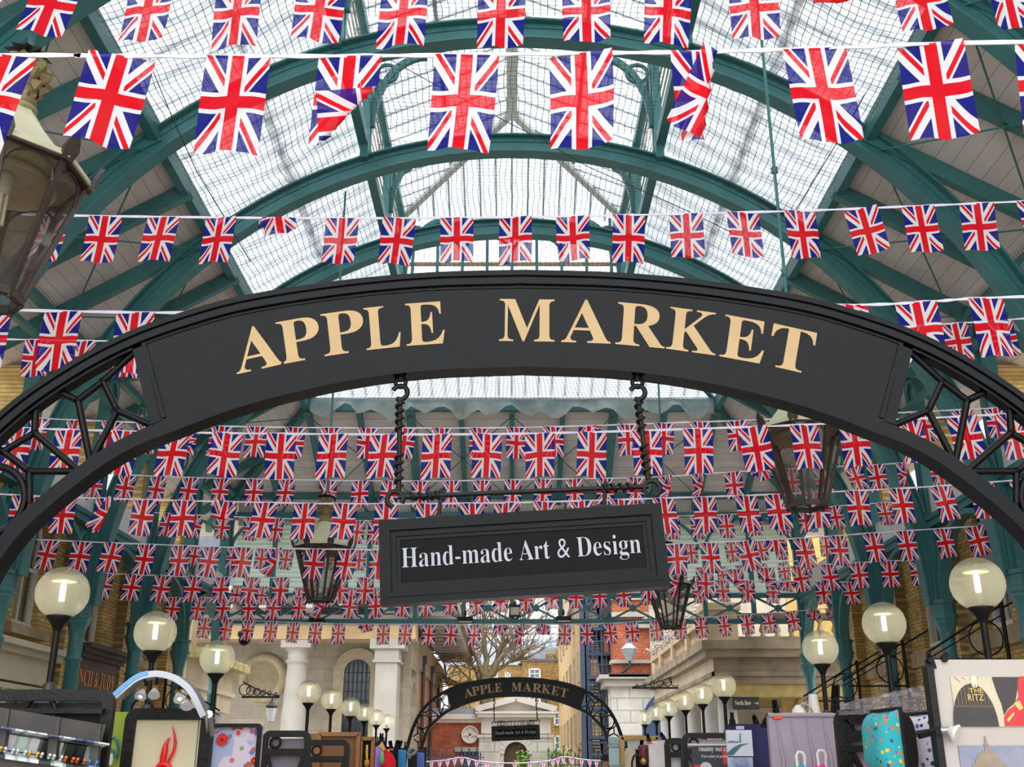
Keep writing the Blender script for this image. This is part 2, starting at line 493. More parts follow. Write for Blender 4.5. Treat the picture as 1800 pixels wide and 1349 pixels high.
for sx in (-1, 1):
    ys = sorted(RIBY + [y + 1.52 for y in RIBY])
    for y in ys:
        xe = 8.6
        if y > YP: continue
        MB().bar((sx * (XP - .05), y, ZP - 0.14), (sx * xe, y, roofz(xe) - 0.14), 0.13, 0.24).build('rafter', TEAL, ceiling)
    MB().bar((sx * XP, YS, ZP - 0.1), (sx * XP, YP, ZP - 0.1), 0.14, 0.3).build('purlin', TEAL, ceiling)
    # hip rafters and jack rafters at the corner
    MB().bar((sx * XP, YP, ZP - 0.16), (sx * 8.6, YP + 1.269 * (8.6 - XP), roofz(8.6) - 0.16), 0.16, 0.3).build('hip_rafter', TEAL, ceiling)
    for k in (1.2, 2.4):
        yj = YP + 1.269 * k; MB().bar((sx * (XP + k), yj, roofz(XP + k) - .14), (sx * 8.6, yj, roofz(8.6) - .14), 0.11, 0.2).build('rafter', TEAL, ceiling)
    # thin tie rods in crosses under the boards
    for i in range(len(RIBY) - 1):
        a, b = RIBY[i], RIBY[i + 1]; xa, xb = XP + 0.1, 7.3
        MB().tube([(sx * xa, a, roofz(xa) - .32), (sx * xb, b, roofz(xb) - .32)], 0.014, 5).build('tie_rod', TEAL, ceiling)
        MB().tube([(sx * xb, a, roofz(xb) - .32), (sx * xa, b, roofz(xa) - .32)], 0.014, 5).build('tie_rod', TEAL, ceiling)
MB().bar((-XP, YP, ZP - 0.12), (XP, YP, ZP - 0.12), 0.14, 0.26).build('purlin', TEAL, ceil_end)
for k in range(-5, 6):
    x = k * 1.28; w_ = 0.2 if abs(k) == 2 else 0.12
    ya = YP if abs(x) < XP else YP + 1.269 * (abs(x) - XP)
    MB().bar((x, ya, endz(ya) - 0.15), (x, YEND + 0.3, endz(YEND + 0.3) - 0.15), w_, 0.24).build('rafter', TEAL, ceil_end)
for k in range(-2, 2):
    xa, xb = k * 2.56, (k + 1) * 2.56
    for (a, b) in ((xa, xb), (xb, xa)):
        MB().tube([(a, YP + .1, endz(YP + .1) - .3), (b, YEND - .2, endz(YEND - .2) - .3)], 0.014, 5).build('tie_rod', TEAL, ceil_end)

# ------------------------------------------------------------------ skylights
def lerp(a, b, t): return Vector(a) + (Vector(b) - Vector(a)) * t


for sx, lab in ((-1, 'long sloping glass skylight on the left of the roof lantern'), (1, 'long sloping glass skylight on the right of the roof lantern')):
    t = thing('skylight', lab, 'skylight', (sx * 3.9, 15, 11))
    mb = MB(); up = Vector((0, 0, 0.06)); A = [(sx * XL, YS, ZL), (sx * XP, YS, ZP), (sx * XP, YP, ZP), (sx * XL, YL, ZL)]
    mb.add([Vector(a) + up for a in A], [(0, 1, 2, 3)]); mb.build('glazing', GLAZ, t)
    mb = MB(); y = YS + .2
    while y < YP - .1:
        x1 = XL if y < YL else XL + (y - YL) * (XP - XL) / (YP - YL)
        mb.bar((sx * x1, y, ZL + (ZP - ZL) * (x1 - XL) / (XP - XL) + .17), (sx * XP, y, ZP + .17), 0.085, 0.05); y += 0.46
    mb.build('glazing_bars', BAR, t)
    mb = MB()
    for q in (0.5,): mb.bar((sx * (XL + (XP - XL) * q), YS, ZL + (ZP - ZL) * q + .24), (sx * (XL + (XP - XL) * q), YL + (YP - YL) * q, ZL + (ZP - ZL) * q + .24), 0.09, 0.1)
    mb.build('purlin', BAR, t)
t = thing('skylight', 'glazed hip at the far end of the roof with upright bars', 'skylight', (0, 24, 11))
mb = MB(); mb.add([(-XL, YL, ZL + .06), (XL, YL, ZL + .06), (XP, YP, ZP + .06), (-XP, YP, ZP + .06)], [(0, 1, 2, 3)]); mb.build('glazing', GLAZ, t)
mb = MB(); x = -5.0
while x < 5.05:
    q = 0 if abs(x) < XL else (abs(x) - XL) / (XP - XL)
    mb.bar((x, YL + (YP - YL) * q, ZL + (ZP - ZL) * q + .17), (x, YP, ZP + .17), 0.05, 0.05); x += 0.333
mb.build('glazing_bars', BAR, t)
for sx in (-1, 1): MB().bar((sx * XL, YL, ZL + .05), (sx * XP, YP, ZP + .05), 0.12, 0.16).build('hip_bar', TEAL, t)

# ------------------------------------------------------------------ ridge lantern on the roof
ZLE, ZR, YR = 13.9, 15.15, 19.7
lan = thing('roof_lantern', 'raised glazed lantern along the ridge of the market roof', 'roof lantern', (0, 14, ZL))
for sx in (-1, 1):
    mb = MB(); mb.bar((sx * XL, YS, ZLE), (sx * XL, YL, ZLE), 0.14, 0.2); mb.build('eaves_beam', TEAL, lan)
    mb = MB(); mb.bar((sx * XL, YS, ZL + .12), (sx * XL, YL, ZL + .12), 0.16, 0.22); mb.build('sill_beam', TEAL, lan)
    mb = MB(); mb.quad((sx * (XL + .04), YS, ZL), (sx * (XL + .04), YL, ZL), (sx * (XL + .04), YL, ZLE), (sx * (XL + .04), YS, ZLE)); mb.build('side_glazing', CLEAR, lan)
    mb = MB()
    for k in range(6): mb.bar((sx * (XL + .06), YS, ZL + .4 + k * .27), (sx * (XL + .06), YL, ZL + .4 + k * .27), 0.03, 0.035)
    mb.build('side_glazing_bars', M('brown_glazing_bar', (150, 130, 92), 0.6), lan)
    mb = MB(); mb.add([(sx * (XL + .2), YS, ZLE + .05), (0, YS, ZR), (0, YR, ZR), (sx * (XL + .2), YL + .2, ZLE + .05)], [(0, 1, 2, 3)]); mb.build('roof_glazing', GLAZ, lan)
    mb = MB(); y = YS + .2
    while y < YL:
        x1 = 0 if y < YR else (y - YR) / (YL + .2 - YR) * (XL + .2)
        z1 = ZR + (ZLE + .05 - ZR) * x1 / (XL + .2); mb.bar((sx * x1, y, z1 + .05), (sx * (XL + .2), y, ZLE + .1), 0.05, 0.06); y += 0.46
    mb.bar((sx * (XL + .2) / 2, YS, (ZR + ZLE) / 2 + .1), (sx * (XL + .2) / 2, YR + 1.2, (ZR + ZLE) / 2 + .1), .08, .1)
    mb.build('roof_glazing_bars', BAR, lan)
    MB().bar((0, YR, ZR), (sx * (XL + .2), YL + .2, ZLE + .05), 0.14, 0.2).build('hip_bar', BAR, lan)
    for y in RIBY[:6]:
        mb = MB()
        zb = 4.38 + math.sqrt(7.74 ** 2 - XL ** 2)
        for dy in (-.14, .14): mb.bar((sx * (XL - .02), y + dy, zb - .05), (sx * (XL - .02), y + dy, ZLE), 0.14, 0.11, (0, 1, 0))
        mb.build('post', TEAL, lan)
        mb = MB(); pts = []
        for k in range(11):
            a = PI / 2 * k / 10; pts.append((sx * (XL - .1 - 0.95 * (1 - math.cos(a))), y, ZLE - 1.55 + 1.5 * math.sin(a)))
        for q in range(10): mb.bar(pts[q], pts[q + 1], 0.12, 0.09, (0, 1, 0))
        mb.build('curved_bracket', TEAL, lan)
        mb = MB(); mb.ringxz((sx * (XL - .33), y, ZLE - .42), 0.19, 0.04); mb.build('bracket_ring', TEAL, lan)
MB().bar((0, YS, ZR), (0, YR, ZR), 0.22, 0.2).build('ridge_beam', BAR, lan)
mb = MB(); mb.add([(-XL - .2, YL + .2, ZLE + .05), (XL + .2, YL + .2, ZLE + .05), (0, YR, ZR)], [(0, 1, 2)]); mb.build('hip_glazing', GLAZ, lan)
mb = MB()
for k in range(-7, 8):
    x = k * .37; q = 1 - abs(x) / (XL + .2); mb.bar((x, YL + .2 + (YR - YL - .2) * q, ZLE + .05 + (ZR - ZLE - .05) * q + .04), (x, YL + .2, ZLE + .1), .04, .05)
mb.build('hip_glazing_bars', BAR, lan)
# glazed gable at the lantern end
mb = MB(); mb.quad((-XL, YL, ZL), (XL, YL, ZL), (XL, YL, ZLE), (-XL, YL, ZLE)); mb.build('end_glazing', CLEAR, lan)
mb = MB()
for k in range(-4, 5): mb.b2((k * .58 - .035, YL - .1, ZL - .3), (k * .58 + .035, YL - .02, ZLE))
mb.b2((-XL, YL - .12, ZL - .3), (XL, YL + .02, ZL - .1)); mb.build('mullions', TEAL, lan)
mb = MB(); mb.b2((-XL, YL - .06, 12.68), (XL, YL, 12.76)); mb.build('transom', M('brown_glazing_bar', (150, 130, 92)), lan)
mb = MB()
for k in range(-2, 3):
    for d in (-1, 1):
        pts = [(k * 1.16 + d * (.5 * (1 - math.cos(PI / 2 * q / 6))), YL - .06, 12.95 + .45 * math.sin(PI / 2 * q / 6)) for q in range(7)]
        mb.tube(pts, 0.035, 6)
mb.b2((-XL, YL - .12, 13.4), (XL, YL, 13.52)); mb.build('fan_brackets', TEAL, lan)

# ------------------------------------------------------------------ arched ribs and columns
ORD = ['hidden mostly above the top of the photo', 'showing only at the upper corners of the photo', 'uppermost one seen across the roof glass', 'just below the largest flags',
       'crossing just above the level string of flags', 'farthest back, at the glazed gable', 'last before the louvred end wall']
RR, ZS = 7.74, 4.38
for i, y in enumerate(RIBY):
    if i == 6: break
    if i == 0: continue
    t = thing('arched_rib', 'teal riveted iron roof arch, ' + ORD[i], 'roof arch', (0, y, ZS))
    n = 64
    cv = lambda r, k: (r * math.cos(PI * k / n), ZS + r * math.sin(PI * k / n))
    mb = MB(); mb.band([cv(RR, k) for k in range(n + 1)], [cv(RR - .30, k) for k in range(n + 1)], y - .02, y + .02)
    for k in range(n):       # angle irons along both edges
        pass
    mb.band([cv(RR - .03, k) for k in range(n + 1)], [cv(RR - .09, k) for k in range(n + 1)], y - .04, y + .04)
    for r in (RR - .06, RR - .25):
        for k in range(1, 118):
            a = PI * k / 118; c = Vector((r * math.cos(a), y - (.045 if r > RR - .1 else .022), ZS + r * math.sin(a)))
            q = .016; mb.add([c + Vector((q, 0, 0)), c + Vector((0, 0, q)), c + Vector((-q, 0, 0)), c + Vector((0, 0, -q)), c + Vector((0, -q, 0))], [(0, 1, 4), (1, 2, 4), (2, 3, 4), (3, 0, 4)])
    mb.build('web', TEAL, t)
    mb = MB(); mb.band([cv(RR + .03, k) for k in range(n + 1)], [cv(RR, k) for k in range(n + 1)], y - .13, y + .13); mb.build('top_flange', TEAL, t)
    mb = MB(); mb.band([cv(RR - .30, k) for k in range(n + 1)], [cv(RR - .33, k) for k in range(n + 1)], y - .13, y + .13); mb.build('bottom_flange', TEAL, t)

NTH = ['first', 'second', 'third', 'fourth', 'fifth', 'sixth', 'seventh', 'eighth']
colY = RIBY + [YEND]
for sx, sd in ((-1, 'left'), (1, 'right')):
    for i, y in enumerate(colY):
        if i < 2: continue
        t = thing('iron_column', 'teal cast iron column, %s from the far end along the %s wall' % (NTH[7 - i] if i < 7 else 'very', sd) if i < 7 else 'teal cast iron corner column at the far end of the %s wall' % sd, 'column', (sx * XC, y, 0))
        mb = MB(); mb.lathe([(.16, 0), (.16, .25), (.135, .35), (.125, 3.4), (.15, 3.42), (.15, 3.46), (.122, 3.48), (.122, 3.8), (.14, 3.9)], (sx * XC, y, 0), 20); mb.build('shaft', TEAL, t)
        mb = MB(); mb.lathe([(.13, 3.86), (.16, 3.98), (.205, 4.08), (.2, 4.1), (.225, 4.14), (.225, 4.2), (.2, 4.22), (.2, 4.38), (.23, 4.4), (.23, 4.46)], (sx * XC, y, 0), 8, False, .5); mb.build('capital', TEAL, t)
        mb = MB(); mb.b2((sx * XC - .11, y - .11, 4.46), (sx * XC + .11, y + .11, 8.55)); mb.b2((sx * XC - .16, y - .06, 4.46), (sx * XC + .16, y + .06, 8.5)); mb.build('upper_post', TEAL, t)
        # spandrel brackets with an oval eye, along the wall
        if i < 7:
            pts = [(sx * (XC - .12 - 1.0 * (k / 8) ** 1.5), y, 6.9 + 1.65 * (k / 8)) for k in range(9)]
    # arcade between the columns
    for i in range(2, len(colY) - 1):
        a, b = colY[i], colY[i + 1]; m = (a + b) / 2; w = (b - a) / 2 - .1
        t = thing('arcade_arch', 'teal arcade arch under white panel, %s from far end, %s wall' % (NTH[6 - i], sd), 'arcade', (sx * XC, m, 4.4))
        x = sx * XC; mb = MB(); A = []; B = []
        for k in range(25):
            c = math.cos(PI * k / 24); s_ = math.sin(PI * k / 24)
            A.append((m + w * c, 4.46 + 1.3 * s_)); B.append((m + (w - .09) * c, 4.46 + 1.21 * s_))
        sw = MB().band(A, B, -.11, .11); sw.xform(lambda p: (x + p.y, p.x, p.z)); sw.build('arch', TEAL, t)
        # spandrel plates with eyes
        for d in (-1, 1):
            sp = MB()
            A2 = []; B2 = []
            for k in range(13):
                c = math.cos(PI / 2 * k / 12); s_ = math.sin(PI / 2 * k / 12)
                yy = m + d * w * c; A2.append((yy, 4.46 + 1.3 * s_))
            ring = [(m + d * (w - .17) + .15 * math.cos(2 * PI * k / 18), 5.38 + .27 * math.sin(2 * PI * k / 18)) for k in range(18)]
            sp.tube([(x, p, q) for p, q in ring], .035, 6, True)
            sp.bar((x, m + d * (w - .02), 4.6), (x, m + d * (w - .02), 5.75), .06, .06, (0, 1, 0))
            sp.bar((x, m + d * (w - .42), 5.3), (x, m + d * (w - .3), 5.72), .05, .05, (0, 1, 0))
            sp.build('spandrel', TEAL, t)
        mb = MB(); mb.b2((x - .12, a + .1, 5.76), (x + .12, b - .1, 5.88)); mb.b2((x - .16, a + .1, 5.88), (x + .16, b - .1, 5.96)); mb.build('cornice', TEAL, t)
        mb = MB(); mb.b2((x - .03, a + .12, 5.96), (x + .03, b - .12, 6.5))
        for q in range(3):
            yq = a + .25 + q * (b - a - .4) / 3; mb.b2((x - .045, yq, 6.03), (x + .045, yq + (b - a - .4) / 3 - .12, 6.43))
        mb.build('panel', WHITE, t)
    # eaves gutter with rings and bird spikes
    t = thing('eaves_gutter', 'teal eaves beam with rings and bird spikes along the %s side' % sd, 'gutter', (sx * 7.5, 17, 8.5))
    x = sx * 7.5
    mb = MB(); mb.b2((x - .07, YS, 8.55), (x + .07, YEND, 8.68)); mb.build('upper_rail', TEAL, t)
    mb = MB(); mb.b2((x - .05, YS, 8.0), (x + .05, YEND, 8.09)); mb.build('lower_rail', TEAL, t)
    y = 6.6
    while y < YEND - .3:
        mb = MB(); mb.ringyz((x, y, 8.32), .21, .03, 18); mb.build('ring', TEAL, t); y += 1.525 / 2 if False else 1.525
    mb = MB(); y = 6.0
    while y < YEND:
        for dx in (-.03, .04):
            c = Vector((x + dx - sx * .05, y, 8.68)); e = c + Vector((-sx * (.05 + dx), .03, .17)); mb.add([c + Vector((0, -.004, 0)), c + Vector((0, .004, 0)), e, c + Vector((.006, 0, 0))], [(0, 1, 2), (1, 3, 2), (3, 0, 2)])
        y += .075
    tag(mb.build('bird_spikes', IRON, t), None, None, None, 'stuff')

# ------------------------------------------------------------------ far end: gutter, brackets, louvres, girder
t = thing('eaves_gutter', 'teal beam with rings and spikes across the far end wall', 'gutter', (0, YEND, 8.3))
mb = MB(); mb.b2((-7.5, YEND - .07, 8.6), (7.5, YEND + .07, 8.74)); mb.build('upper_rail', TEAL, t)
mb = MB(); mb.b2((-7.5, YEND - .07, 8.08), (7.5, YEND + .07, 8.22)); mb.build('lower_rail', TEAL, t)
for k in range(-5, 6):
    mb = MB(); mb.ringxz((k * 1.28 + .64 * 0, YEND, 8.41), .19, .03, 18); mb.build('ring', TEAL, t)
mb = MB()
for zz in (8.74, 8.22):
    x = -7.4
    while x < 7.4:
        c = Vector((x, YEND - .06, zz)); mb.add([c + Vector((-.006, 0, 0)), c + Vector((.006, 0, 0)), c + Vector((.02, -.05, .17))], [(0, 1, 2)]); x += .075
tag(mb.build('bird_spikes', IRON, t), None, None, None, 'stuff')
for k in range(-3, 4):
    for d in (-1, 1):
        mb = MB()
        pts = [(k * 2.56 + d * (.1 + 1.15 * (1 - math.cos(PI / 2 * q / 8))), YEND, 7.2 + .88 * math.sin(PI / 2 * q / 8)) for q in range(9)]
        for q in range(8): mb.bar(pts[q], pts[q + 1], .08, .06, (0, 1, 0))
        mb.build('curved_bracket', TEAL, t)

g = N('louvre_white'); d_ = g.bsdf(lin((240, 246, 242)), .4); t_ = g.n('BsdfTranslucent'); t_.inputs[0].default_value = (*lin((236, 246, 240)), 1); LOUV = g.done(g.mixsh(.65, d_.outputs[0], t_.outputs[0]))
t = thing('louvre_screen', 'white louvred screen filling the far end above the girder', 'louvres', (0, YEND, 7))
mb = MB()
for k in range(15): mb.box((0, YEND + .12, 6.02 + k * .128), (14.9, .02, .20), Matrix.Rotation(math.radians(-35), 3, 'X'))
mb.build('louvre_slats', LOUV, t)
for k in range(-2, 4):
    mb = MB(); x = (k - .5) * 2.56; mb.b2((x - .06, YEND - .05, 5.9), (x + .06, YEND + .05, 8.1)); mb.build('mullion', TEAL, t)
mb = MB(); mb.b2((-7.5, YEND + .06, 8.2), (7.5, YEND + .10, 8.62)); mb.b2((-7.5, YEND + .2, 7.9), (7.5, YEND + .24, 8.1)); mb.build('backing_board', M('soffit_plain', (206, 202, 194), .6), t)

t = thing('lattice_girder', 'dark teal lattice girder with crossed bars at the far end', 'girder', (0, YEND, 5.6))
zb, zt = 5.30, 5.97; g0 = -7.6
MB().b2((g0, YEND - .07, zb - .07), (7.6, YEND + .07, zb + .05)).build('bottom_chord', TEAL, t)
MB().b2((g0, YEND - .07, zt - .06), (7.6, YEND + .07, zt + .06)).build('top_chord', TEAL, t)
for k in range(-6, 7):
    x = k * 1.28; MB().b2((x - .06, YEND - .05, zb), (x + .06, YEND + .05, zt)).build('upright', TEAL, t)
    if k < 6:
        mb = MB(); xa, xb = x + .06, x + 1.22; mb.bar((xa, YEND, zb + .04), (xb, YEND, zt - .04), .07, .05); mb.bar((xa, YEND + .02, zt - .04), (xb, YEND + .02, zb + .04), .07, .05)
        mb.lathe([(.09, -.05), (.09, .05)], (0, 0, 0), 14); mb.v[-(14 * 4):] = [Vector((x + .64 + p.x, YEND - .01 + p.z, (zb + zt) / 2 + p.y)) for p in mb.v[-(14 * 4):]]
        mb.build('crossed_bars', TEAL, t)

# floodlights and cameras on the girder
def flood(u, v, lab, big=False):
    c = P(u, v, YEND - .2); t = thing('floodlight', lab, 'floodlight', c)
    w = .15 if big else .2
    mb = MB(); mb.box(c, (w * 2, .14, .3 if big else .11)); mb.build('housing', IRON, t)
    if big:
        mb = MB(); mb.box(c + Vector((0, -.075, -.02)), (w * 1.5, .01, .2)); mb.build('lens', M('lamp_lens', (196, 190, 170), .3), t)
    else:
        mb = MB(); mb.box(c + Vector((0, -.03, -.07)), (w * 1.7, .1, .02)); mb.build('lens', M('lamp_lens', (196, 190, 170), .3), t)
    MB().bar(c + Vector((0, .05, .1)), c + Vector((0, .2, .25)), .05, .03).build('bracket', IRON, t)


flood(905, 1074, 'square floodlight at the middle of the far girder', True)
flood(818, 1089, 'flat floodlight on the girder to the left of the square one')
flood(991, 1088, 'flat floodlight on the girder to the right of the square one')
flood(557, 1091, 'flat floodlight on the girder under the far left lantern')
c = P(1066, 1072, YEND - .25); t = thing('security_camera', 'grey ball camera on the girder beside the fire escape', 'camera', c)
MB().ball(c, .14, 14).build('ball', M('grey_plastic', (120, 120, 124), .4), t); MB().bar(c + Vector((.05, 0, .08)), c + Vector((.12, .27, .0)), .05, .05).build('bracket', IRON, t)
c = P(430, 1125, YEND); t = thing('security_camera', 'black dome camera hanging at the left corner of the girder', 'camera', c)
MB().ball(c, .16, 14).build('dome', BLACK, t); MB().lathe([(.19, .08), (.19, .2), (.03, .24), (.03, .7)], c, 14).build('mount', IRON, t)

# ------------------------------------------------------------------ bird netting under the glass
def net_mat(name, cell, th, rgb):
    g = N(name); uv = g.n('UVMap'); sep = g.n('SeparateXYZ'); g.l(uv.outputs[0], sep.inputs[0])
    wob = g.noise(1.2, 2, g.coord('Object'))
    fx = g.math('FRACT', g.math('DIVIDE', g.math('MULTIPLY_ADD', wob, .16, sep.outputs['X']), cell)); fy = g.math('FRACT', g.math('DIVIDE', g.math('MULTIPLY_ADD', wob, .16, sep.outputs['Y']), cell))
    a = g.math('MAXIMUM', g.math('LESS_THAN', fx, th / cell), g.math('LESS_THAN', fy, th / cell))
    d = g.bsdf(lin(rgb), .8); t_ = g.n('BsdfTransparent')
    return g.done(g.mixsh(a, t_.outputs[0], d.outputs[0]))


NET = net_mat('net_cord', .105, .0095, (118, 120, 118))
HEM = glass_mat('gathered_net', (.75, .76, .76), .85, (244, 244, 242), 0.0)


def net(lab, quad, nu, nv, sag, hem=None):
    a, b, c, d = [Vector(q) for q in quad]; t = thing('bird_net', lab, 'netting', (a + b + c + d) / 4)
    mb = MB(); uvs = []
    for j in range(nv + 1):
        for i in range(nu + 1):
            s_, r = i / nu, j / nv; p = (a * (1 - s_) + b * s_) * (1 - r) + (d * (1 - s_) + c * s_) * r
            p.z -= sag * math.sin(PI * s_) * math.sin(PI * r) + .03 * math.sin(9 * s_ + 5 * r); mb.v.append(p)
    for j in range(nv):
        for i in range(nu):
            mb.f.append((j * (nu + 1) + i, j * (nu + 1) + i + 1, (j + 1) * (nu + 1) + i + 1, (j + 1) * (nu + 1) + i)); mb.sm.append(True)
    o = mb.build('mesh', NET, t); lu = max((b - a).length, (c - d).length); lv = (d - a).length
    uvl = o.data.uv_layers.new(name='UVMap')
    for l in o.data.loops:
        k = l.vertex_index; uvl.data[l.index].uv = ((k % (nu + 1)) / nu * lu, (k // (nu + 1)) / nv * lv)
    if hem:
        h0, h1, wd = hem; mb = MB(); n = 60; h0, h1 = Vector(h0), Vector(h1)
        r = random.Random(3)
        for i in range(n + 1):
            p = h0.lerp(h1, i / n); f = .6 + .5 * math.sin(i * .9) * math.sin(i * .37) + .2 * r.random()
            mb.v += [p + Vector((0, 0, .08)), p + Vector((0, -.08, -.03)), p + Vector((0, -.05, -wd * f)), p + Vector((0, .06, -wd * f * .6))]
        for i in range(n):
            for j in range(3): mb.f.append((i * 4 + j, i * 4 + j + 1, i * 4 + 5 + j, i * 4 + 4 + j)); mb.sm.append(True)
        mb.build('gathered_hem', HEM, t)


for i in range(1, 5):
    a, b = RIBY[i] + .1, RIBY[i + 1] - .1
    for sx, sd in ((-1, 'left'), (1, 'right')):
        net('white bird netting under the %s skylight, %s bay back from the photo top' % (sd, NTH[i - 1]), [(sx * (XL + .1), a, ZL - .12), (sx * (XP - .05), a, ZP - .1), (sx * (XP - .05), b, ZP - .1), (sx * (XL + .1), b, ZL - .12)], 10, 10, .22)
    net('bird netting across the lantern opening, %s bay back from the photo top' % NTH[i - 1], [(-XL + .15, a, ZL + .3), (XL - .15, a, ZL + .3), (XL - .15, b, ZL + .3), (-XL + .15, b, ZL + .3)], 12, 8, .12)
net('bird netting gathered along the foot of the glazed hip', [(-XL, YL + .1, ZL - .15), (XL, YL + .1, ZL - .15), (XP, YP, ZP - .12), (-XP, YP, ZP - .12)], 14, 8, .1, ((-XP + .1, YP - .15, ZP - .02), (XP - .1, YP - .15, ZP - .02), .46))

# thin black support cables below the glass
for lab, pts, Y in (('thin black cable slanting down to the right under the roof lantern', ((560, 30), (600, 57), (767, 150), (960, 250), (1033, 293), (1200, 367), (1330, 430)), 14.0),
                    ('thin black cable hanging steeply under the left skylight', ((205, -30), (217, 0), (300, 200), (345, 300), (405, 400), (440, 460)), 12.0),
                    ('thin black cable slanting down to the left under the right skylight', ((1575, 60), (1560, 92), (1490, 220), (1420, 335), (1380, 400)), 12.5)):
    pp = [P(u, v, Y) for u, v in pts]; t = thing('cable', lab, 'cable', pp[0]); MB().tube(pp, .007, 5).build('strand', IRON, t)
# ------------------------------------------------------------------ the sign arches
def catmull(pts, n=8):
    pts = [Vector((p[0], p[1], 0)) for p in pts]; pts = [pts[0] * 2 - pts[1]] + pts + [pts[-1] * 2 - pts[-2]]; o = []
    for i in range(1, len(pts) - 2):
        p0, p1, p2, p3 = pts[i - 1:i + 3]
        for k in range(n):
            t = k / n
            o.append(0.5 * ((2 * p1) + (p2 - p0) * t + (2 * p0 - 5 * p1 + 4 * p2 - p3) * t * t + (3 * p1 - p0 - 3 * p2 + p3) * t ** 3))
    o.append(pts[-2]); return [(p.x, p.y) for p in o]


ZTOP, ZBOT = 3.875, 3.395
so = [(0, 0), (.45, .014), (.885, .058), (1.33, .135), (1.62, .222), (1.87, .325), (2.12, .475), (2.38, .69), (2.58, .95), (2.75, 1.32), (2.87, 1.78), (2.93, 2.3), (2.95, 3.0), (2.95, 3.875)]
si = [(0, 0), (.45, .02), (.86, .08), (1.28, .19), (1.6, .315), (1.8, .405), (1.97, .525), (2.2, .745), (2.32, .93), (2.42, 1.22), (2.49, 1.6), (2.53, 2.0), (2.55, 2.6), (2.55, 3.395)]
half_o = catmull([(x, ZTOP - s) for x, s in so]); half_i = catmull([(x, ZBOT - s) for x, s in si])
CO = [(-x, z) for x, z in half_o[::-1]] + half_o[1:]
CI = [(-x, z) for x, z in half_i[::-1]] + half_i[1:]


def offs(C, d):
    """shift a curve sideways; positive d = towards the outside of the arch"""
    o = []
    for i, p in enumerate(C):
        a, b = C[max(i - 1, 0)], C[min(i + 1, len(C) - 1)]; tx, tz = b[0] - a[0], b[1] - a[1]; l = math.hypot(tx, tz)
        o.append((p[0] - tz / l * d, p[1] + tx / l * d))
    return o


def at_x(C, x):
    h = [p for p in C if p[0] >= -1e-6] if x >= 0 else None
    s = 1 if x >= 0 else -1; x = abs(x); C2 = half_o if C is CO else half_i
    for p, q in zip(C2, C2[1:]):
        if p[0] <= x <= q[0]: t = (x - p[0]) / (q[0] - p[0] + 1e-9); return p[1] + (q[1] - p[1]) * t
    return C2[-1][1]


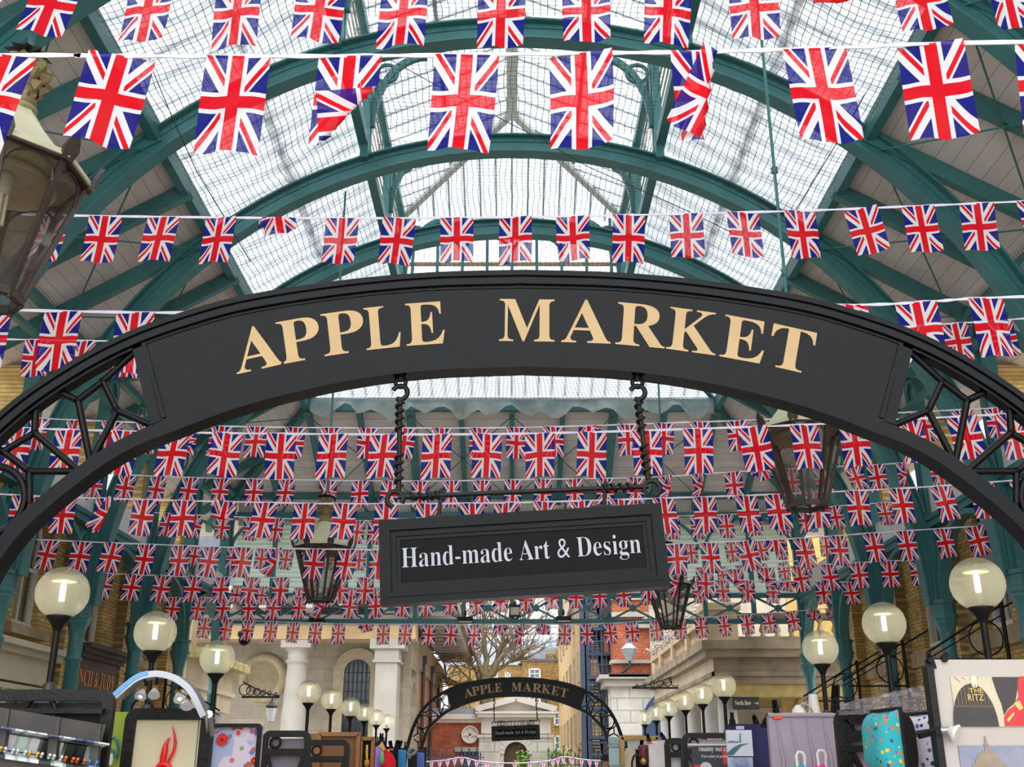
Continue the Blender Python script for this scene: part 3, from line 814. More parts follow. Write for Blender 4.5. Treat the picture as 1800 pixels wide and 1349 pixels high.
def make_arch(loc, label, cat='sign arch'):
    t = thing('sign_arch', label, cat, loc)
    L = lambda mb, name, mat: mb.build(name, mat, t, True)
    mb = MB(); mb.band(CO, offs(CO, -.055), -.05, .05); mb.band(offs(CO, .012), offs(CO, -.015), -.062, .062); mb.band(offs(CO, -.055), offs(CO, -.072), -.035, .035); L(mb, 'outer_rail', BLACK)
    mb = MB(); mb.band(offs(CI, .048), CI, -.045, .045); mb.band(offs(CI, .016), offs(CI, -.012), -.06, .06); mb.band(offs(CI, .066), offs(CI, .048), -.034, .034); L(mb, 'inner_rail', BLACK)
    # the lettered panel
    A = []; B = []
    n = 60
    for k in range(n + 1):
        q = -1 + 2 * k / n; xo, xi = 1.845 * q, 1.70 * q
        A.append((xo, at_x(CO, xo) - .04)); B.append((xi, at_x(CI, xi) + .04))
    mb = MB(); mb.band(A, B, -.03, .03); L(mb, 'sign_panel', BLACK)
    for s in (-1, 1):
        mb = MB(); mb.bar((s * 1.845, 0, at_x(CO, 1.845) - .03), (s * 1.70, 0, at_x(CI, 1.70) + .075), .05, .07, (0, 1, 0)); mb.bar((s * 1.81, 0, at_x(CO, 1.81) - .05), (s * 1.665, 0, at_x(CI, 1.665) + .085), .02, .075, (0, 1, 0)); L(mb, 'panel_end_bar', BLACK)
    # painted letters following the curve
    us = [440, 519, 600, 671, 747, 928, 1033, 1131, 1224, 1317, 1407]
    wd = [.225, .20, .20, .168, .185, .265, .235, .235, .235, .205, .21]
    mb = MB()
    for ch, u, w in zip('APPLEMARKET', us, wd):
        x = (u - 920) / 1860 * 4.7 / .931; x = x * (1 - .03 * (abs(u - 920) / 480) ** 2)
        f_ = lambda xx: (at_x(CO, xx) * .5 + at_x(CI, xx * .96) * .5)
        zc = f_(x); sl = (f_(x + .05) - f_(x - .05)) / .1; a = math.atan(sl)
        rt = Vector((math.cos(a), 0, math.sin(a))); up = Vector((-math.sin(a), 0, math.cos(a)))
        put_text(mb, GLY[ch], Vector((x, -.0325, zc)) - up * .112, rt, up, .325, w)
    L(mb, 'lettering', GOLD)
    # open lattice with a ring on each haunch
    nodes = dict(pt=(-1.835, 3.50), A=(-1.985, 3.33), B=(-2.09, 3.235), O1=(-2.235, 3.30), C=(-1.90, 3.185), pb=(-1.70, 3.10), I=(-1.99, 2.93), O2=(-2.29, 3.26),
                 D=(-2.27, 3.075), G=(-2.40, 2.985), O3=(-2.50, 3.02), E=(-2.265, 2.89), I2=(-2.035, 2.89), R=(-2.43, 2.76), H=(-2.24, 2.74))
    seg = ['pt A', 'A B', 'B O1', 'A C', 'C pb', 'C I', 'B I', 'O2 D', 'D G', 'D I2', 'G O3', 'G E', 'E I2', 'E H']
    for s in (-1, 1):
        mb = MB(); c = Vector((-2.43, 0, 2.75)); nr = Vector((.86, 0, .51)); tg = Vector((.51, 0, -.86))
        pts = {k: Vector((p[0], 0, p[1])) for k, p in nodes.items()}
        mir = {}
        for k, p in pts.items():
            d = p - c; a = d.dot(Vector((-.86, 0, .51))); b = d.dot(Vector((-.51, 0, -.86)))
            nb = abs(b); q = c + Vector((-.86, 0, .51)) * (a * .8) + Vector((-.51, 0, -.86)) * nb * .97
            q.x += nb * nb * .34; mir[k] = q
        for P_ in (pts, mir):
            for e in seg:
                a, b = [P_[k] for k in e.split()]
                mb.tube([(s * -a.x, 0, a.z), (s * -b.x, 0, b.z)], .017, 8); mb.ball((s * -a.x, 0, a.z), .021, 8)
        mb.ringxz((s * 2.43, 0, 2.75), .165, .019, 28)
        L(mb, 'lattice', BLACK)
    return t


def hook_rod(mb, a, b, r=.012):
    """iron rod with a corkscrew twist at each end and hooked eyes"""
    a, b = Vector(a), Vector(b); d = (b - a).normalized(); x = d.cross(Vector((0, 1, 0))).normalized(); y = d.cross(x); l = (b - a).length
    mb.tube([a, b], r, 8)
    for s0, s1 in ((.05 * l, .05 * l + .15), (l - .05 * l - .15, l - .05 * l)):
        pts = []
        for k in range(41):
            t_ = k / 40; ph = 2 * PI * 4 * t_; pts.append(a + d * (s0 + (s1 - s0) * t_) + (x * math.cos(ph) + y * math.sin(ph)) * .017)
        mb.tube(pts, .008, 6)
    return d, x


def hook(mb, c, r=.032, th=.011, a0=-60, a1=220):
    mb.tube([Vector(c) + Vector((r * math.cos(math.radians(a0 + (a1 - a0) * k / 16)), 0, r * math.sin(math.radians(a0 + (a1 - a0) * k / 16)))) for k in range(17)], th, 8)


def make_hanging(loc, label, roll):
    t = thing('hanging_sign', label, 'sign', loc)
    # loc is the middle of the board; board tilts by roll about the viewing axis
    Rm = Matrix.Rotation(-roll, 3, 'Y')
    W, H, D = 1.27, .375, .07

    def L(mb, name, mat, tilt=True):
        if tilt: mb.xform(lambda p: Rm @ p)
        return mb.build(name, mat, t, True)
    mb = MB(); mb.box((0, 0, 0), (W - .1, .04, H - .1)); L(mb, 'board', M('black_sign_board', (12, 12, 13), .5, 0, .2, 12, .06, .12))
    mb = MB()
    for d0, d1, y in ((0, .03, -.045), (.03, .05, -.052), (.05, .075, -.035), (.075, .092, -.026)):
        o = (W / 2 - d0, H / 2 - d0); i = (W / 2 - d1, H / 2 - d1)
        for f in (1, -1):
            po = [(-o[0], -o[1]), (o[0], -o[1]), (o[0], o[1]), (-o[0], o[1])]; pi = [(-i[0], -i[1]), (i[0], -i[1]), (i[0], i[1]), (-i[0], i[1])]
            for k in range(4):
                k2 = (k + 1) % 4
                mb.prism([po[k], po[k2], pi[k2], pi[k]], f * y, 0)
    L(mb, 'frame', BLACK)
    mb = MB(); put_text(mb, TX['hand'], (-.006, -.0225, -.028), (1, 0, 0), (0, 0, 1), .130, 1.065); L(mb, 'lettering', LETTER)
    # crossbar and rods
    bl, br = Vector((-.565, 0, .265)), Vector((.575, 0, .315)); tl, tr = Vector((-.575, 0, .80)), Vector((.545, 0, .80))
    mb = MB(); hook_rod(mb, bl, br); hook(mb, bl + Vector((-.015, 0, -.01)), .036, .012, -30, 250); hook(mb, br + Vector((.015, 0, -.01)), .036, .012, -70, 210); L(mb, 'crossbar', IRON, False)
    for a, b in ((tl, bl), (tr, br)):
        mb = MB(); hook_rod(mb, a - Vector((0, 0, .06)), b + Vector((0, 0, .03))); hook(mb, a - Vector((0, 0, .03)), .034, .012, -120, 160); mb.ringxz(a + Vector((0, 0, .02)), .024, .01); mb.lathe([(.02, .03), (.02, .12)], a, 8); L(mb, 'hook_rod', IRON, False)
    for x in (-.37, .38):
        mb = MB(); z = .265 + (x + .565) / 1.14 * .05; top = Vector((x, 0, z + .03)); bot = Rm @ Vector((x, 0, H / 2)); mb.tube([top, bot], .009, 8); mb.ringxz((x, 0, z), .018, .008); L(mb, 'strap', IRON, False)
    mb = MB(); mb.box((.37, 0, H / 2 + .006), (.1, .05, .012)); mb.box((-.37, 0, H / 2 + .006), (.1, .05, .012)); L(mb, 'strap_plate', IRON)
    return t


GLY = {c: text(serif(c)) for c in set('APPLEMARKET')}
TX = {'hand': text(serif('Hand-made Art & Design'), 1, 0, -0.009)}

make_arch((.05, 4.7, 0), 'big black iron arch with cream lettering across the foreground')
make_arch((.10, 29.3, .06), 'distant small black lettered arch in front of the white church gate')
make_hanging(tuple(P(919, 976, 4.7)), 'tilted black framed board with pale lettering hooked under the big foreground arch', math.radians(3.6))
make_hanging(tuple(P(906.5, 1289, 29.3)), 'small far black board hanging from the distant arch in front of the church gate', math.radians(2.0))

# ------------------------------------------------------------------ street lanterns on rods
LGL = glass_mat('lantern_glass', (.80, .80, .80), .20, (190, 190, 186), .12, .04)
LROOF = M('lantern_roof_sage', (186, 182, 152), .5, 0, .12, 5, .05)
LFRAME = M('lantern_frame_brown', (54, 47, 42), .5, 0, .25, 12, .1)
PINE = M('pineapple_bronze', (142, 128, 92), .5, .2, .25, 10)


def make_lantern():
    t = thing('street_lantern', None, 'lantern')
    L = lambda mb, name, mat, par=None: mb.build(name, mat, par or t, True)
    r0, r1, h = .205, .455, .83; n = 8
    V = lambda r, z, k: Vector((r * math.cos(2 * PI * (k + .5) / n), r * math.sin(2 * PI * (k + .5) / n), z))
    mb = MB()
    for k in range(n): mb.quad(V(r0, .02, k), V(r0, .02, k + 1), V(r1, h, k + 1), V(r1, h, k))
    L(mb, 'glass', LGL)
    mb = MB()
    for k in range(n):
        mb.bar(V(r0, 0, k), V(r1, h, k), .032, .032); mb.bar(V(r0, .0, k), V(r0, .0, k + 1), .04, .05); mb.bar(V(r1, h, k), V(r1, h, k + 1), .05, .045)
        mb.ball(V(r0, -.03, k), .017, 8)
        # curved heads to each pane
        pts = []
        for q in range(13):
            a = PI * q / 12; zz = h - .16 + .13 * math.sin(a); f = (zz / h); rr = r0 + (r1 - r0) * f; e0, e1 = V(rr, zz, k), V(rr, zz, k + 1); pts.append(e0.lerp(e1, .5 - .46 * math.cos(a)))
        mb.tube(pts, .010, 5)
    L(mb, 'frame', LFRAME)
    for k in range(n):
        mb = MB(); c = V(r1 + .02, h + .02, k); o = Vector((c.x, c.y, 0)).normalized(); tg = Vector((-o.y, o.x, 0))
        prof = [(-.035, -.05), (.035, -.05), (.055, .02), (.035, .08), (0, .13), (-.035, .08), (-.055, .02)]
        f = [c + tg * a + Vector((0, 0, b)) + o * (.03 + b * .35) for a, b in prof]; bk = [p - o * .025 for p in f]
        m_ = len(f); mb.add(f + bk, [tuple(range(m_)), tuple(range(2 * m_ - 1, m_ - 1, -1))] + [(i, i + m_, (i + 1) % m_ + m_, (i + 1) % m_) for i in range(m_)])
        L(mb, 'leaf_crest', LFRAME)
    mb = MB(); mb.lathe([(.50, h - .01), (.49, h + .03), (.40, h + .06), (.16, h + .34), (.11, h + .42), (.09, h + .43)], (0, 0, 0), n, False, .5); mb.add([V(.49, h + .005, k) for k in range(n)], [tuple(range(n))]); L(mb, 'roof', LROOF)
    mb = MB(); mb.lathe([(.09, 1.25), (.11, 1.27), (.11, 1.29), (.085, 1.30), (.08, 1.32), (.10, 1.34), (.07, 1.36)], (0, 0, 0), 16)
    for j in range(5):
        z = 1.38 + j * .062; rr = .128 * math.sin(PI * (j + .9) / 6.2) + .03
        for k in range(9):
            a = 2 * PI * (k + .5 * (j % 2)) / 9; c = Vector((rr * .75 * math.cos(a), rr * .75 * math.sin(a), z)); o = Vector((math.cos(a), math.sin(a), .15)); tg = Vector((-math.sin(a), math.cos(a), 0)); w = rr * .42
            mb.add([c + tg * w, c + Vector((0, 0, .042)), c - tg * w, c - Vector((0, 0, .042)), c + o * .05 * (rr / .12)], [(0, 1, 4), (1, 2, 4), (2, 3, 4), (3, 0, 4)])
    mb.ball((0, 0, 1.5), .115, 14, 1.35)
    fin = L(mb, 'pineapple_finial', PINE)
    mb = MB()
    for k in range(10):
        a = 2 * PI * k / 10; o = Vector((math.cos(a), math.sin(a), 0)); tg = Vector((-o.y, o.x, 0)); c = Vector((0, 0, 1.65))
        mb.add([c + tg * .03, c - tg * .03, c + o * .09 + Vector((0, 0, .05)) - tg * .03, c + o * .15 + Vector((0, 0, .03)), c + o * .09 + Vector((0, 0, .05)) + tg * .03], [(0, 1, 2, 3, 4)])
    L(mb, 'leaves', M('leaf_dark_green', (34, 46, 36), .5), fin)
    mb = MB(); mb.tube([(0, 0, 1.6), (0, 0, 7.42)], .019, 8)
    for z in (2.75, 4.1): mb.lathe([(.02, z - .05), (.045, z - .03), (.03, z), (.045, z + .03), (.02, z + .05)], (0, 0, 0), 12)
    L(mb, 'hanging_rod', TEAL)
    mb = MB(); mb.lathe([(.05, h - .02), (.05, h - .14), (.035, h - .16)], (0, 0, 0), 12); L(mb, 'lamp_holder', M('lamp_holder_white', (190, 188, 176), .5))
    mb = MB()
    for k in range(4):
        a = PI / 2 * k + .4; x, y = .026 * math.cos(a), .026 * math.sin(a); mb.tube([(x, y, h - .16), (x, y, h - .36)], .013, 6)
    L(mb, 'lamp_tubes', M('lamp_tube_cream', (228, 222, 190), .4))
    mb = MB(); mb.lathe([(.30, h - .10), (.26, h - .03), (.10, h)], (0, 0, 0), 20, True, 0, False); L(mb, 'reflector', M('reflector_cream', (172, 158, 128), .5))
    return t


lan0 = make_lantern()
lant = [((-30, 522, 5.6), 'large nearest lantern cut by the left edge of the photo'), ((1419, 890, 11.0), 'hanging lantern with sage roof below the right of the sign arch'),
        ((563, 1055, 17.0), 'hanging lantern with pineapple finial left of the hanging board'), ((1179, 1103, 21.3), 'far hanging lantern half behind the right end of the board')]
for i, ((u, v, Y), lab) in enumerate(lant):
    o = lan0 if i == 0 else copy_tree(lan0)
    p = P(u, v, Y); o.location = p; tag(o, lab, 'lantern', 'octagonal street lanterns hanging on rods')

# ------------------------------------------------------------------ globe lamps
GLOBE = glass_mat('globe_plastic', (.86, .85, .78), .22, (252, 248, 226), .045, .2)
BULB = emit_mat('lit_tube', (255, 250, 232), 14.0)


def make_globe():
    t = thing('globe_lamp', None, 'lamp')
    L = lambda mb, name, mat: mb.build(name, mat, t, True)
    mb = MB(); k = 14; a0 = .42
    mb.lathe([(.18 * math.sin(a0 + (PI - a0) * i / k) if i < k else 1e-4, -.18 * math.cos(a0 + (PI - a0) * i / k)) for i in range(k + 1)], (0, 0, 0), 28, True, 0, False); L(mb, 'globe', GLOBE)
    mb = MB(); mb.lathe([(.026, -.26), (.045, -.215), (.085, -.172), (.085, -.155), (.03, -.15)], (0, 0, 0), 18); L(mb, 'collar', IRON)
    mb = MB(); mb.lathe([(.026, -.14), (.026, -.06)], (0, 0, 0), 12); L(mb, 'bulb_holder', M('bulb_holder_grey', (150, 150, 146), .4))
    mb = MB(); mb.lathe([(.016, -.06), (.018, -.05), (.018, .055), (.010, .065)], (0, 0, 0), 12); L(mb, 'lit_bulb', BULB)
    mb = MB(); mb.lathe([(.085, .078), (.085, .084), (.02, .09)], (0, 0, 0), 18); L(mb, 'bulb_cap', M('bulb_cap_cream', (214, 200, 150), .5))
    mb = MB(); mb.lathe([(.024, -2.76), (.024, -.25)], (0, 0, 0), 10); L(mb, 'post', IRON)
    mb = MB(); mb.lathe([(.085, -.76), (.08, -.735), (.045, -.71), (.035, -.66), (.04, -.62), (.026, -.6)], (0, 0, 0), 14); L(mb, 'foot', M('worn_grey_iron', (70, 72, 78), .4, .3, .3, 10))
    return t


g0 = make_globe()
GL = [(110, 1043, 7.42), (273, 1112, 9.35), (382, 1157, 11.3), (543, 1217, 16.4), (583, 1230, 18.45), (616.5, 1244, 20.5), (641, 1254, 22.6), (662, 1262, 24.7), (680, 1269, 26.7)]
GR = [(1718, 1027, 7.25), (1554, 1097, 9.1), (1442, 1140, 11.0), (1272, 1206, 16.0), (1234, 1221, 18.1), (1204, 1233, 20.1), (1175, 1245, 22.0), (1153, 1254, 23.9), (1133, 1262, 25.8)]
NN = ['nearest and largest', 'second nearest', 'third nearest', 'fourth', 'fifth', 'sixth', 'seventh', 'eighth', 'ninth and farthest']
first = True
for lst, sd in ((GL, 'left'), (GR, 'right')):
    for i, (u, v, Y) in enumerate(lst):
        o = g0 if first else copy_tree(g0); first = False
        o.location = P(u, v, Y); tag(o, 'lit clear globe lamp on black post, %s in the %s row of stalls' % (NN[i], sd), 'lamp', 'globe lamps over the stalls')
# ------------------------------------------------------------------ bunting
def flag_material():
    g = N('flag_cloth'); uv = g.n('UVMap'); sep = g.n('SeparateXYZ'); g.l(uv.outputs[0], sep.inputs[0])
    W, H = 1.0, 1.5
    px = g.math('MULTIPLY', g.math('SUBTRACT', sep.outputs['X'], .5), W); py = g.math('MULTIPLY', g.math('SUBTRACT', sep.outputs['Y'], .5), H)
    ax, ay = g.math('ABSOLUTE', px), g.math('ABSOLUTE', py); L = math.hypot(W, H)
    d = g.math('SUBTRACT', g.math('MULTIPLY', ax, H / L), g.math('MULTIPLY', ay, W / L))
    sg = g.math('SIGN', g.math('MULTIPLY', px, py))
    ds = g.math('MULTIPLY', d, sg)
    wd = g.math('LESS_THAN', g.math('ABSOLUTE', d), .105)
    rd = g.math('LESS_THAN', g.math('ABSOLUTE', g.math('SUBTRACT', ds, .034)), .036)
    m = g.math('MINIMUM', ax, ay)
    wc = g.math('LESS_THAN', m, .160); rc = g.math('LESS_THAN', m, .095)
    red, white, blue = lin((238, 24, 42)), lin((248, 245, 249)), lin((40, 38, 138))
    c = g.mix(wd, blue, white); c = g.mix(rd, c, red); c = g.mix(wc, c, white); c = g.mix(rc, c, red)
    df = g.n('BsdfDiffuse'); g.l(c, df.inputs[0]); tr = g.n('BsdfTranslucent'); g.l(c, tr.inputs[0])
    tp = g.n('BsdfTransparent')
    return g.done(g.mixsh(.10, g.mixsh(.42, df.outputs[0], tr.outputs[0]), tp.outputs[0]))


FLAG = flag_material()
TAPE = M('bunting_tape', (226, 222, 240), .7, 0, .03)
FW, FH = .305, .47


def flag_mesh(seed, *folds):
    """one hanging flag; fold = (px, pz, angle, keep-sign): the cloth beyond that line is turned over to the front"""
    r = random.Random(seed); nx, nz = 12, 18
    me = bpy.data.meshes.new('flag'); vs_ = []; uvs = []; fs = []
    ph, ph2, am = r.uniform(0, 6), r.uniform(0, 6), r.uniform(.006, .016)
    sk = r.uniform(-.025, .025); nar = r.uniform(.0, .08)
    for j in range(nz + 1):
        for i in range(nx + 1):
            s_, t_ = i / nx, j / nz
            x = (s_ - .5) * FW * (1 - nar * t_ ** 2) + sk * t_ ** 1.5; z = -FH * t_ + .008 * math.sin(s_ * 5 + ph) * t_
            y = am * t_ * math.sin(7 * s_ + ph + 2 * t_) + .012 * t_ * math.sin(3 * t_ + ph2) + .006 * t_ * math.sin(15 * s_ + ph2)
            for fold in folds:
                fx, fz, a, s0 = fold; nx_, nz_ = -math.sin(a), math.cos(a); dd = ((x - fx) * nx_ + (z - fz) * nz_) * s0
                if dd < 0:
                    x -= 2 * dd * s0 * nx_; z -= 2 * dd * s0 * nz_; y -= .012 + .06 * min(1, -dd * 6) * .5
            vs_.append((x, y, z)); uvs.append((s_, 1 - t_))
    for j in range(nz):
        for i in range(nx): a = j * (nx + 1) + i; fs.append((a, a + 1, a + nx + 2, a + nx + 1))
    me.from_pydata(vs_, [], fs); me.update(); me.polygons.foreach_set('use_smooth', [True] * len(fs))
    ul = me.uv_layers.new(name='UVMap')
    for l in me.loops: ul.data[l.index].uv = uvs[l.vertex_index]
    me.materials.append(FLAG); return me


PLAIN = [flag_mesh(i) for i in range(8)]
FOLD = {'c': [flag_mesh(20, (0, -.15, .18, 1), (0, -.015, .05, -1)), flag_mesh(21, (0, -.14, -.2, 1), (0, -.01, -.05, -1)), flag_mesh(22, (0, -.13, .1, 1), (0, -.01, 0, -1))],
        'r': [flag_mesh(30, (.04, -.32, .9, 1))],       # lower right corner turned up
        'l': [flag_mesh(31, (-.03, -.32, -.9, 1))],
        'p': [flag_mesh(32, (.02, -.25, 1.35, 1))],      # half turned under
        'u': [flag_mesh(33, (0, -.24, -.1, 1))]}


def bunting(label, Y, string, flags, sc=1.0, szz=1.0):
    """string: (u, v) points along the tape; flags: u or (u, kind) of each flag's top centre"""
    pts = [P(u, v, Y) for u, v in string]
    mid = pts[len(pts) // 2]; t = thing('bunting', label, 'bunting', mid, 'strings of union flags across the hall')
    r = random.Random(int(Y * 100))
    # run on to the columns at both sides
    full = list(pts)
    for e, nb, s in ((0, 1, -1), (-1, -2, 1)):
        a, b = pts[e], pts[nb]
        if abs(a.x) < 7.4:
            k = (s * 7.55 - a.x) / (a.x - b.x); q = a + (a - b) * k; q.z = a.z + (a.z - b.z) * min(k, 2) + .0
            if e == 0: full.insert(0, q)
            else: full.append(q)
    mb = MB(); fine = []
    cv = catmull([(p.x, p.z) for p in full], 10)
    fine = [Vector((x, Y, z)) for x, z in cv]
    vs_ = []
    for k, p in enumerate(fine):
        w = .010 + .003 * math.sin(k * 1.7); vs_ += [p + Vector((0, -.003, w)), p + Vector((0, -.003, -w)), p + Vector((0, .003, -w)), p + Vector((0, .003, w))]
    mb.add(vs_, [(4 * k + j, 4 * k + (j + 1) % 4, 4 * k + 4 + (j + 1) % 4, 4 * k + 4 + j) for k in range(len(fine) - 1) for j in range(4)])
    mb.build('tape', TAPE, t)

    def zat(x):
        for a, b in zip(cv, cv[1:]):
            if a[0] <= x <= b[0]: return a[1] + (b[1] - a[1]) * (x - a[0]) / (b[0] - a[0] + 1e-9)
        return cv[0][1] if x < cv[0][0] else cv[-1][1]
    for f in flags:
        u, kind = f if isinstance(f, tuple) else (f, None)
        vv = None
        for a, b in zip(string, string[1:]):
            if a[0] <= u <= b[0]: vv = a[1] + (b[1] - a[1]) * (u - a[0]) / (b[0] - a[0])
        if vv is None: vv = string[0][1] if u < string[0][0] else string[-1][1]
        x = P(u, vv, Y).x
        tilt = 0.0
        if kind and kind[0] == 't': tilt = math.radians(float(kind[1:])); kind = None
        me = r.choice(FOLD[kind]) if kind else r.choice(PLAIN)
        o = bpy.data.objects.new('flag', me); COL.objects.link(o); o.parent = t
        sl = math.atan2(zat(x + .1) - zat(x - .1), .2)
        o.location = Vector((x, Y - .004, zat(x))) - mid
        o.rotation_euler = (r.uniform(-.10, .08), -sl * .6 + tilt + r.uniform(-.04, .04) + (.035 * (-x / 5)), r.uniform(-.22, .22))
        o.scale = (sc, 1, sc * szz)
    return t


rng = lambda a, b, st: [a + st * k for k in range(int((b - a) / st + .5) + 1)]
lower, upper = 'lower', 'upper'
B = bunting
B('string of largest flags below the top edge of the photo', 4.2, [(-60, 97), (150, 98), (420, 99), (700, 98), (1000, 94), (1250, 91), (1500, 83), (1860, 73)],
  [(12, 't10'), (216, 't4'), 420, (616, 'r'), 821, 1020, (1233, 'p'), 1431, 1634, (1840, 't6')], 1.0, 1.1)
B('string of flags cut off by the top edge of the photo', 5.55, [(-40, -46), (430, -32), (900, -30), (1350, -38), (1840, -66)],
  [(-20, 't8'), (112, 't6'), 268, 423, 568, 714, 882, 1030, 1174, 1321, (1460, 'u'), 1606, 1758], 1.02, 1.0)
B('string of flags running level just over the top of the sign arch', 8.63, [(-40, 374), (60, 378), (330, 382), (600, 384), (900, 382), (1080, 379), (1400, 371), (1600, 363), (1830, 353)],
  [95, 186, 289, 389, (484, 'c'), 602, 702, 803, 906, 1006, 1105, 1205, 1305, 1405, (1512, 't-8'), 1613, 1716, 1814])
B('string of larger flags passing behind the ends of the sign arch', 7.25, [(-40, 544), (0, 545), (300, 550), (600, 546), (900, 540), (1200, 539), (1525, 536), (1640, 530), (1830, 521)],
  [-14, 113, 239, 365, 490, 615, 740, 865, 990, 1115, 1240, 1365, (1490, 'c'), 1609, (1732, 't-5'), 1850])
B('string of flags whose lower edges peep under the sign panel', 11.65, [(-30, 595), (25, 597), (240, 600), (700, 598), (1100, 590), (1450, 580), (1660, 570), (1830, 558)],
  [-12, 68, 149, 230, 311, 391, 471, 551, 631, 700, 782, 862, 942, 1022, 1106, 1190, 1272, 1354, 1436, 1517, 1598, 1677, 1757])
B('bold string of flags just below the sign arch', 10.35, [(-40, 748), (0, 751), (100, 755), (340, 761), (660, 764), (900, 763), (1140, 757), (1440, 746), (1640, 735), (1800, 727)],
  [-54, 36, 124, 224, 311, 401, 496, 587, 677, 769, 857, 948, 1041, 1136, 1226, (1322, 't-4'), (1412, 't-4'), 1498, (1597, 't-5'), 1690, 1775])
B('string of smaller flags crossing at the foot of the sign arch', 14.7, [(0, 730), (30, 734), (240, 743), (340, 748), (540, 752), (900, 752), (1200, 743), (1340, 738), (1560, 727), (1760, 717)],
  [8, 71, 135, 199, 260, (331, 'l'), 391, 453, 520, 583, 648, 713, 777, 843, 908, 972, (1037, 'c'), 1102, 1167, 1230, 1295, 1360, 1425, 1488, 1555, 1620, 1690, 1748])
B('string of small flags from the left column to the right arch leg', 17.75, [(120, 829), (154, 831), (340, 840), (700, 846), (950, 843), (1150, 839), (1320, 828), (1560, 816), (1680, 806)],
  [169, 225, 280, 336, 391, 449, 506, (578, 'l'), 634, 687, 739, 794, 848, 902, 955, 1010, 1064, 1117, (1173, 'p'), (1231, 'p'), 1288, (1335, 'c'), 1390, 1444, (1497, 't-6'), 1538, (1588, 'p'), 1646])
B('string of flags running along the top edge of the hanging board', 13.4, [(-20, 868), (0, 869), (100, 874), (340, 881), (620, 886), (900, 884), (1170, 876), (1370, 869), (1600, 858), (1780, 845)],
  [-30, 43, 115, (190, 'p'), 256, 325, (395, 'u'), 468, 538, 608, 680, 752, (830, 'r'), 889, 958, 1022, 1092, 1166, 1238, 1311, (1363, 't-4'), 1434, 1505, 1580, (1652, 't-4'), 1725, 1795])
B('faint string of small flags between the lanterns over the louvres', 20.8, [(200, 894), (280, 902), (420, 909), (640, 916), (900, 917), (1180, 908), (1320, 903), (1460, 891), (1580, 882)],
  [300, 345, 394, 443, 488, 533, 583, 630, 662, 708, 754, 1090, 1136, 1181, 1226, 1275, 1324, 1369, 1414, 1465, 1552])
B('string of flags level with the tops of the tall side windows', 16.4, [(20, 942), (50, 948), (360, 961), (520, 965), (700, 967), (900, 967), (1160, 958), (1400, 947), (1540, 937), (1770, 922)],
  [(90, 't4'), 146, (202, 't4'), 259, 318, 373, 429, (488, 'p'), 555, 612, 668, 725, 1135, 1189, 1246, (1310, 't-6'), (1362, 'c'), 1410, 1472, 1532, 1590, 1655, (1712, 't-6')])
B('string of flags crossing behind the middle of the hanging board', 19.3, [(140, 1004), (163, 1007), (340, 1014), (600, 1016), (900, 1014), (1176, 1006), (1340, 999), (1500, 990), (1640, 983)],
  [187, 237, 288, 343, 392, 444, 495, 548, 598, 643, 694, 1140, (1188, 'p'), 1240, (1291, 'l'), (1346, 'l'), 1403, 1455, 1507, 1562, 1612])
B('faint far string of small flags against the white louvres', 23.85, [(300, 955), (340, 960), (560, 967), (900, 968), (1180, 956), (1340, 950), (1500, 940)],
  [345, 412, 462, 506, 550, 592, 633, 676, 1170, 1213, 1250, 1284, 1334, 1372, 1412, 1450])
B('farthest faint string of tiny flags on the louvres', 26.9, [(300, 1020), (340, 1026), (560, 1034), (900, 1030), (1180, 1002), (1340, 992), (1440, 982)],
  [345, 382, 419, 463, 495, 527, 577, 619, 660, 1196, 1232, 1268, (1301, 'p'), 1337, 1376, 1413])
B('string of flags across the lattice girder under the board', 22.4, [(270, 1050), (296, 1051), (380, 1051), (640, 1047), (881, 1038), (1226, 1021), (1350, 1022), (1510, 1024), (1560, 1024)],
  [307, 352, 396, 439, 483, 528, (568, 'p'), 617, 661, 708, 749, 793, 836, 881, 925, 969, 1013, 1054, 1095, 1140, 1183, 1226, 1268, 1313, 1358, (1385, 'c'), 1445, 1492, 1535])
B('lowest string of flags hanging under the lattice girder', 25.4, [(330, 1086), (350, 1087), (450, 1092), (560, 1096), (750, 1099), (900, 1099), (1050, 1097), (1153, 1091), (1340, 1079), (1470, 1069)],
  [362, 400, 438, 478, 517, 556, 596, (641, 'c'), 675, 714, 755, 794, 834, (881, 'c'), (916, 'p'), (955, 'u'), 993, 1032, 1071, 1110, 1153, 1195, 1231, (1271, 't-4'), (1311, 't-4'), (1349, 't-5'), (1390, 't-5'), (1428, 'u'), (1461, 'u')])
# ------------------------------------------------------------------ the buildings outside
STONE_XZ = stone_mat('pale_stone_faces', (198, 186, 168), 'xz', 1.3, .55)  # colour lightened to make up for the shade inside the portico
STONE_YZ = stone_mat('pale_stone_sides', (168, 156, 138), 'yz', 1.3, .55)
STONE = M('pale_portland_stone', (168, 161, 152), .8, 0, .10, 1.0, .1)
STONEW = stone_mat('white_rusticated_stone', (222, 216, 208), 'xz', 1.1, .5, ms=.03, joint=.62)
REDB_XZ = brick_mat('red_brick_faces', (190, 92, 58), (160, 70, 42), (176, 140, 118), 'xz')
REDB_YZ = brick_mat('salmon_brick_sides', (214, 130, 104), (196, 110, 84), (186, 150, 130), 'yz')
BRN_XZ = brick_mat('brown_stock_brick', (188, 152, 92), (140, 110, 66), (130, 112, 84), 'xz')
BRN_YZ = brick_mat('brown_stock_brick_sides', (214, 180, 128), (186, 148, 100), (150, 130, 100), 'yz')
DARKGL = M('dark_leaded_glass', (62, 72, 84), .15, 0, .4, 2.5)
SKYGL = M('window_glass_grey', (112, 128, 142), .12, 0, .25, 1.5)
STEEL = M('blue_grey_steel', (52, 66, 86), .5, .1, .15, 3)


